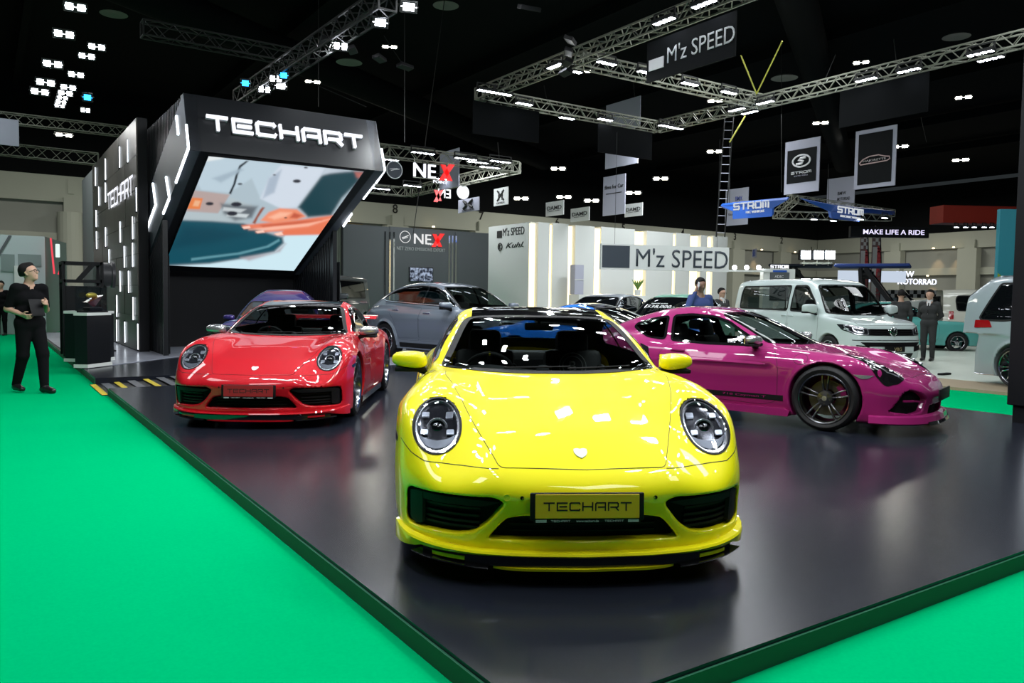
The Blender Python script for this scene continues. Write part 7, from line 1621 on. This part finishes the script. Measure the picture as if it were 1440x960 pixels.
build_car('minivan', 'silver minivan with a roof spoiler cut off by the tower at the right', 'car', rearpose(1424, 545, .06, azv(163), 1.5, .96), azv(163), PMPV, pale, simple([('side', Wm), ('side', Wv1), ('front', wsV), ('rear', rounded([(-.78, 1.15), (-.74, 1.66), (.74, 1.66), (.78, 1.15)], .06))],
    patch=[('tail_light', 'side', rounded([(4.42, 1.00), (4.50, 1.12), (4.80, 1.12), (4.80, .98)], .02), M['red'], .012, {}), ('rear_spoiler', 'top', rounded([(4.55, -.62), (4.92, -.60), (4.92, .60), (4.55, .62)], .04), pale, .03, dict(mir=False, skirt=.04))],
    line=[('bumper_lip', 'side', [(4.35, .18), (4.6, .17), (4.85, .17)], M['silver'], .02, .012)], wheel=dict(w=.26, rim=.285, track=(.96, .965), style='double', n=7, sm=M['chrome'])), h=.03)
# blue coupe, purple coupe share the coupe body
def bg_911(label, loc, rz, pm, roofm=None, P=None, h=.03):
    ws_ = rounded([(1.70, .915), (2.02, 1.085), (2.22, 1.165), (2.50, 1.195), (2.80, 1.175), (3.08, 1.085), (3.24, .985), (3.18, .945), (2.5, .93)], .05)
    wf = rounded([(-.70, .893), (-.585, 1.12), (-.54, 1.185), (-.48, 1.203), (.48, 1.203), (.54, 1.185), (.585, 1.12), (.70, .893), (.3, .872), (-.3, .872)], .025)
    rw_ = rounded([(-.50, .97), (-.46, 1.14), (-.40, 1.175), (.40, 1.175), (.46, 1.14), (.50, .97)], .05)
    pt = [('headlamp', 'front', HL, M['lampin'], .004, dict(grid=.04, rings=[('lamp_ring', M['silver'], .02, .006, .85)])), ('air_intake', 'front', rounded([(.40, .385), (.83, .405), (.845, .24), (.52, .238)], .03), M['mesh'], .004, {}),
          ('door', 'side', rounded([(1.50, .30), (1.53, .60), (1.62, .86), (2.2, .885), (2.80, .90), (2.84, .70), (2.70, .45), (2.62, .28), (1.6, .22)], .05), pm, .0025, dict(gap=True, skirt=.006)),
          ('tail_light', 'rear', rounded([(-.72, .70), (-.70, .745), (.70, .745), (.72, .70)], .02), M['red'], .004, dict(mir=False))]
    if roofm: pt.append(('roof_panel', 'top', rounded([(2.17, -.49), (2.9, -.46), (3.02, -.40), (3.02, .40), (2.9, .46), (2.17, .49), (2.11, 0)], .05), roofm, .004, dict(mir=False)))
    return build_car('sports_car', label, 'car', loc, rz, dict(P911, **(P or {})), pm, simple([('side', ws_), ('front', wf), ('rear', rw_)], patch=pt, mirror=(1.78, .905, .905, 1.0), wheel=dict(w=.27, rim=.262, track=(.905, .925), style='double', n=5, sm=M['spoke'])), h=h)
p = at(852, 470, 13.1); bg_911('bright blue coupe with a black roof half hidden behind the magenta coupe', (p.x, p.y, PZ), R(-66), blu, M['gloss'], P=dict(nosex=2.26))
p = at(398, 480, 15.2); bg_911('dark purple coupe parked behind the red car under the screen', (p.x, p.y, PZ+.0), R(-115), pur, P=dict(nosex=2.26, roof=[(1.12, .80), (1.30, .89), (1.5, 1.0), (1.75, 1.13), (2.0, 1.29), (2.18, 1.36), (2.4, 1.42), (2.6, 1.44), (2.8, 1.425), (3.1, 1.33), (3.4, 1.19), (3.7, 1.04), (4.0, .91), (4.3, .78), (4.5, .70)], zmax=1.48))
# hatchbacks by the counter
hb_patch = lambda pm: [('headlamp', 'front', rounded([(.55, .74), (.60, .86), (.84, .88), (.88, .76)], .02), M['lampin'], .004, {}), ('grille', 'front', rounded([(-.5, .45), (-.5, .68), (.5, .68), (.5, .45)], .03), M['mesh'], .004, dict(mir=False)), ('front_door', 'side', rounded([(1.55, .42), (1.52, .80), (1.62, 1.08), (2.70, 1.10), (2.72, .90), (2.66, .42)], .05), pm, .0025, dict(gap=True, skirt=.006))]
PH = dict(PSUV, wr=.33, ar=.37)
def price(c, t):
    m_p = mat('price_white', (.75, .78, .78), .6)
    p, n = c.hit('front', [(.0, 1.28), (.5, 1.28)]); a, b = [Vector(v) for v in c.loc(p+n*.03)]; p2, n2 = c.hit('front', [(0, 1.40)]); v = Vector(c.loc(p2+n2*.03)[0])-a
    u = Vector((0, 1, 0)); v.normalize()
    text_obj('price_lettering', '538,000.-', m_p, t, a+u*(-.42), u, v, w=.72, h=.14, depth=.004, offset=.025, shear=.25); text_obj('price_small_lettering', 'special price', m_p, t, a+u*(-.35)+v*.18, u, v, w=.42, h=.07, depth=.003)
    MB().lathe([(.001, 0), (.10, 0), (.10, .004), (.001, .004)], c=(0, 0, 0), n=20).build('price_roundel', mat('roundel_green', (.25, .40, .20), .5), t).matrix_local = Matrix.Translation(a+u*.25-v*.10) @ (u.cross(v)).to_track_quat('Z', 'Y').to_matrix().to_4x4()
p = at(945, 470, 17.5); tt, _ = build_car('hatchback', 'mint green hatchback with a white price written on its black windscreen', 'car', (p.x, p.y, .06), azv(213), PH, mint, simple([('side', Ws), ('front', wsS), ('rear', rwS)], patch=hb_patch(mint), mirror=(1.80, .97, 1.17, 1.2), extra=[price], wheel=dict(w=.22, rim=.22, track=(.95, .96), style='five', n=5, sm=M['rimlip'])), h=.035); tt.scale = (.9, .9, .93)
p = at(845, 470, 19.5); tt, _ = build_car('hatchback', 'silver hatchback with dark windows farther back beside the mint green one', 'car', (p.x, p.y, .06), azv(213), PH, silv, simple([('side', Ws), ('front', wsS), ('rear', rwS)], patch=hb_patch(silv), mirror=(1.80, .97, 1.17, 1.2), wheel=dict(w=.22, rim=.22, track=(.95, .96), style='five', n=5, sm=M['rimlip'])), h=.035); tt.scale = (.9, .9, .93)
p = at(1268, 480, 24.5); tt, _ = build_car('hatchback', 'teal hatchback standing behind the man in the charcoal suit', 'car', (p.x, p.y, .02), azv(100), PH, teal, simple([('side', Ws), ('front', wsS), ('rear', rwS)], patch=hb_patch(teal), mirror=(1.80, .97, 1.17, 1.2), wheel=dict(w=.22, rim=.22, track=(.95, .96), style='five', n=5, sm=M['rimlip'])), h=.04); tt.scale = (.9, .9, .9)
# boxy off-roader between the slats and the grey SUV
PG = dict(PVAN, L=4.6, axles=(.85, 3.70), wr=.40, ar=.44, bot=.30, belt=1.2, zmax=2.0, smid=2.6, kside=.05, kroof=.07, kbase=.02, yi=.3, yo=.6,
    hood=[(0, 1.13), (.1, 1.17), (.8, 1.21), (1.5, 1.24), (4.6, 1.25)], fend=[(0, 1.10), (.1, 1.14), (.8, 1.16), (1.5, 1.19), (4.6, 1.2)],
    nplan=[(0, 0), (.6, .01), (.85, .05), (.93, .2), (1.0, .9)], nprof=[(.3, .05), (.6, 0), (1.1, .02)],
    roof=[(1.25, 1.0), (1.38, 1.20), (1.55, 1.52), (1.72, 1.84), (1.85, 1.93), (2.2, 1.96), (4.3, 1.96), (4.6, 1.93)], gb=[(1.2, .76), (2, .80), (4.6, .80)], tum1=.10, tum2=.05, wrapf=.04, flare=.05)
p = at(452, 480, 24.0)
build_car('off_roader', 'boxy charcoal off-roader half hidden between the slats and the grey SUV', 'car', (p.x, p.y, PZ), azv(187), PG, charc, simple([('side', rounded([(1.75, 1.27), (1.95, 1.80), (4.3, 1.80), (4.3, 1.27)], .05)), ('front', rounded([(-.68, 1.30), (-.60, 1.80), (.60, 1.80), (.68, 1.30)], .04))],
    patch=[('headlamp', 'front', ellipse(.62, .98, .11, .11, 24), M['silver'], .006, {}), ('grille', 'front', rounded([(-.42, .84), (-.42, 1.06), (.42, 1.06), (.42, .84)], .03), M['mesh'], .006, dict(mir=False))], mirror=(1.6, 1.0, 1.32, 1.3, True), wheel=dict(w=.25, rim=.24, track=(.93, .93), style='five', n=5, sm=M['rimlip'])), h=.035)

# ================================================================ the people
p = onz(44, 552, 0)
person('man in black polo shirt walking by the stage edge, looking up, holding a tablet', (p.x, p.y, 0.0), azv(118), dict(
    pel=(0, 0, .95), che=(-.03, 0, 1.27), nek=(-.02, 0, 1.44), hd=(.015, 0, 1.60), eR=(-.10, -.23, 1.13), wR=(.10, -.17, 1.06), eL=(-.04, .24, 1.12), wL=(.16, .13, 1.19), pL=(0, -1, .2), pR=(0, 1, .4),
    hL=(0, .085, .92), kL=(.14, .08, .53), aL=(.20, .06, .095), hR=(0, -.085, .92), kR=(-.02, -.09, .51), aR=(-.20, -.08, .11), fL=(1, .1, 0), fR=(.95, -.1, .0)), 'black', h=.0085, scale=1.06, head=(30, 20), glasses=True, grip=(.9, .9))
rz = azv(118); dv = Vector((math.cos(rz), math.sin(rz), 0)); lv = Vector((-math.sin(rz), math.cos(rz), 0))
tb = thing('tablet', 'black tablet held against the chest by the man at the stage edge', 'tablet', tuple(Vector((p.x, p.y, 1.22))+dv*.20-lv*.02), rz)
o = MB().box((0, 0, 0), (.012, .19, .25), bev=.004, rot=Matrix.Rotation(R(-20), 3, 'Y')).build('case', M['trim'], tb, smooth=True); MB().box((-.008, 0, 0), (.004, .17, .22), rot=Matrix.Rotation(R(-20), 3, 'Y')).build('screen', M['gloss'], tb)
p = at(42, 485, 24.5)
person('man in black clothes with a hand on his hip, standing behind the walking man', (p.x, p.y, 0), azv(150), dict(eL=(-.06, .36, 1.14), wL=(.06, .19, 1.0), eR=(-.04, -.27, 1.13), wR=(.16, -.12, 1.04)), 'black', h=.014, scale=1.0, grip=(.8, .8))
p = at(3, 488, 25.5)
person('person in dark clothes cut off at the far left edge', (p.x, p.y, 0), azv(170), {}, 'black', h=.016)
p = onz(1304, 507, .06)
person('man in a charcoal suit and black tie standing with his hands behind his back', (p.x, p.y, .06), azv(222), dict(eL=(-.09, .25, 1.13), wL=(-.15, .07, .97), eR=(-.09, -.25, 1.13), wR=(-.15, -.05, .94)), 'suit', h=.011, scale=.985, grip=(.6, .6))
p = at(1264, 500, 21.0)
person('man in a dark suit seen from behind beside the white van', (p.x, p.y, .06), azv(20), {}, 'suit', h=.015, scale=.99)
p = at(983, 480, 14.8)
person('man in a blue shirt holding a phone to his ear behind the magenta coupe', (p.x, p.y, .055), azv(165), dict(eR=(.10, -.30, 1.20), wR=(.10, -.15, 1.52), pR=(0, 1, 0), dR=(.1, .35, .9)), 'blue', skin=M['skin_dark'], h=.011, scale=1.03, grip=(.3, 1.0), head=(0, -6))
rz = azv(165); tb = thing('phone', 'white phone held to the ear of the man in the blue shirt', 'phone', (p.x+math.cos(rz)*.13+math.sin(rz)*.115, p.y+math.sin(rz)*.13-math.cos(rz)*.115, .055+1.62*1.03), rz)
MB().box((0, 0, 0), (.07, .010, .14), bev=.003, rot=Matrix.Rotation(R(25), 3, 'Y')).build('phone_body', M['white'], tb)
p = at(1013, 480, 20.5)
person('small man in a dark suit with glasses standing left of the white van', (p.x, p.y, .055), azv(150), dict(eL=(.02, .24, 1.16), wL=(.24, .10, 1.1)), 'suit', h=.016, scale=.98, glasses=True)
for (x, d, o_, l) in ((1323, 32, 'teal', 'person in dark blue leaning among the cars beyond the suited man'), (1339, 31, 'black', 'person with dark hair beside the ivory van')):
    p = at(x, 480, d); person(l, (p.x, p.y, -.22 if x == 1323 else -.2), azv(200), {}, o_, h=.02, scale=.95)

# ================================================================ light
w = bpy.data.worlds.new('world'); SC.world = w; w.use_nodes = True
w.node_tree.nodes['Background'].inputs[0].default_value = (.55, .65, .7, 1); w.node_tree.nodes['Background'].inputs[1].default_value = .035
KS, KA, KH = .56, .19, .46
def area(loc, to, sx, sy, e, col=(.93, .97, 1.0), name='ceiling_light'):
    l = bpy.data.lights.new(name, 'AREA'); l.shape = 'RECTANGLE'; l.size = sx; l.size_y = sy; l.energy = e; l.color = col
    o = bpy.data.objects.new(name, l); COL.objects.link(o); o.location = loc; o.rotation_euler = (Vector(to)-Vector(loc)).to_track_quat('-Z', 'Y').to_euler(); return o
LGT = [((1.0, 3.5, 6.2), (3.0, 4.8, .5), 1.6, .22, 260), ((4.6, 1.8, 6.4), (3.4, 4.5, .5), 1.6, .22, 300), ((2.4, 6.6, 6.6), (3.2, 5.4, .5), 1.6, .22, 220), ((6.3, 4.2, 6.6), (4.4, 4.8, .5), 1.6, .22, 230),
       ((1.2, 8.2, 6.4), (3.0, 9.4, .5), 1.6, .22, 260), ((4.8, 7.6, 6.6), (3.5, 9.2, .5), 1.6, .22, 240), ((4.4, 11.6, 6.6), (3.6, 10.4, .5), 1.6, .22, 220), ((7.0, 2.4, 6.6), (7.6, 5.6, .5), 1.6, .22, 260),
       ((9.8, 4.6, 6.6), (8.0, 6.0, .5), 1.6, .22, 220), ((8.4, 8.6, 6.6), (7.8, 6.8, .5), 1.6, .22, 220), ((7.2, 11.6, 6.6), (8.4, 14.2, .5), 1.6, .22, 300), ((10.6, 13.8, 6.6), (8.8, 14.8, .5), 1.6, .22, 260), ((7.0, 16.2, 6.6), (8.2, 15.2, .5), 1.6, .22, 200)]
random.seed(11)
for i, (lo, to, sx, sy, e) in enumerate(LGT):
    ang = random.random()*PI
    for k in range(4):
        dx = Vector((math.cos(ang), math.sin(ang), 0))*(k-1.5)*.75; l2 = Vector(lo)+dx; o = area(l2, Vector(to)+dx*.3, .34, .13, e*.25*KS)
        ho = thing('stage_floodlight', 'white strip floodlight rigged above the stage', 'light', tuple(l2), 0, 'strip floodlights above the stage'); ho.rotation_euler = o.rotation_euler
        MB().box((0, 0, .06), (.40, .18, .08), bev=.01).build('housing', M['trim'], ho)
# aisle and hall lights
for (x, y, e) in ((-2.5, 4, 700), (-2.5, 9, 650), (-1.5, 15, 700), (-1.5, 24, 900), (1.5, -2.5, 600), (6.0, -1.5, 500), (12.0, 3.0, 600), (14.5, 9, 500), (17, 13.5, 700), (18.5, 7.5, 700), (20.5, 17.5, 900), (23, 10, 600), (24.5, 20.5, 700), (30, 8, 900), (14.5, 25.5, 300)):
    area((x, y, 8.5), (x, y, 0), 2.2, 2.2, e*KA, name='hall_light')
area((20.5, 19.5, 6.5), (21.5, 24, 2.2), 5, .6, 250, name='booth_fill'); area((15.2, 12.4, 6.6), (17.6, 15.6, 3.2), 2.5, .4, 130, name='sign_fill'); area((15.0, 26.5, 5.4), (15.4, 30, 2.2), 4, .4, 60, name='booth_fill'); area((14.6, 25.4, 6.0), (16.85, 25.4, 2.5), 2, .4, 60, name='booth_fill')  # fills without fixtures, added to brighten the booth walls and the white sign
sp_ = area((7.7, 14.6, 5.75), (6.9, 15.6, 4.4),   .3, .15, 50, name='fascia_light')
area((1.0, 28, 7.5), (2, 31, 1.5), 2, 2, 160, name='pavilion_fill')  # extra fill added to lighten the pavilion, not a lamp of the hall
for (x, y, e) in ((20, 48, 2200), (40, 50, 2600), (60, 48, 2600), (74, 30, 2600), (74, 46, 2000), (4, 46, 2600), (50, 30, 2000)):
    area((x, y, 12.5), (x, y+.01, 0), 4, 4, e*KH, (1, .97, .85), name='hall_light')
# ---------------------------------------------------------------- camera
cam = bpy.data.cameras.new('camera'); cam.sensor_fit = 'HORIZONTAL'; cam.sensor_width = 36.0; cam.lens = 36.0*FPX/1440.0; cam.clip_end = 400; cam.clip_start = 0.05
co = bpy.data.objects.new('camera', cam); COL.objects.link(co)
rc, fc = ray(720, 480); zax = -rc.normalized()                                  # camera looks down -Z
r2, _ = ray(820, 480); xax = (r2/_*1.0 - rc/fc)
# exact axes: right and up of the tilted frame
d0 = rc; dx = (ray(721, 480)[0]-ray(720, 480)[0]).normalized(); dy = (ray(720, 479)[0]-ray(720, 480)[0]).normalized()
mw = Matrix((dx, dy, -d0.normalized())).transposed().to_4x4(); mw.translation = Vector((0, 0, CAM_H)); co.matrix_world = mw
SC.camera = co
SC.view_settings.view_transform = 'Standard'; SC.view_settings.look = 'None'; SC.view_settings.gamma = 1.0; SC.view_settings.use_curve_mapping = False
SC.view_settings.exposure = 0.0
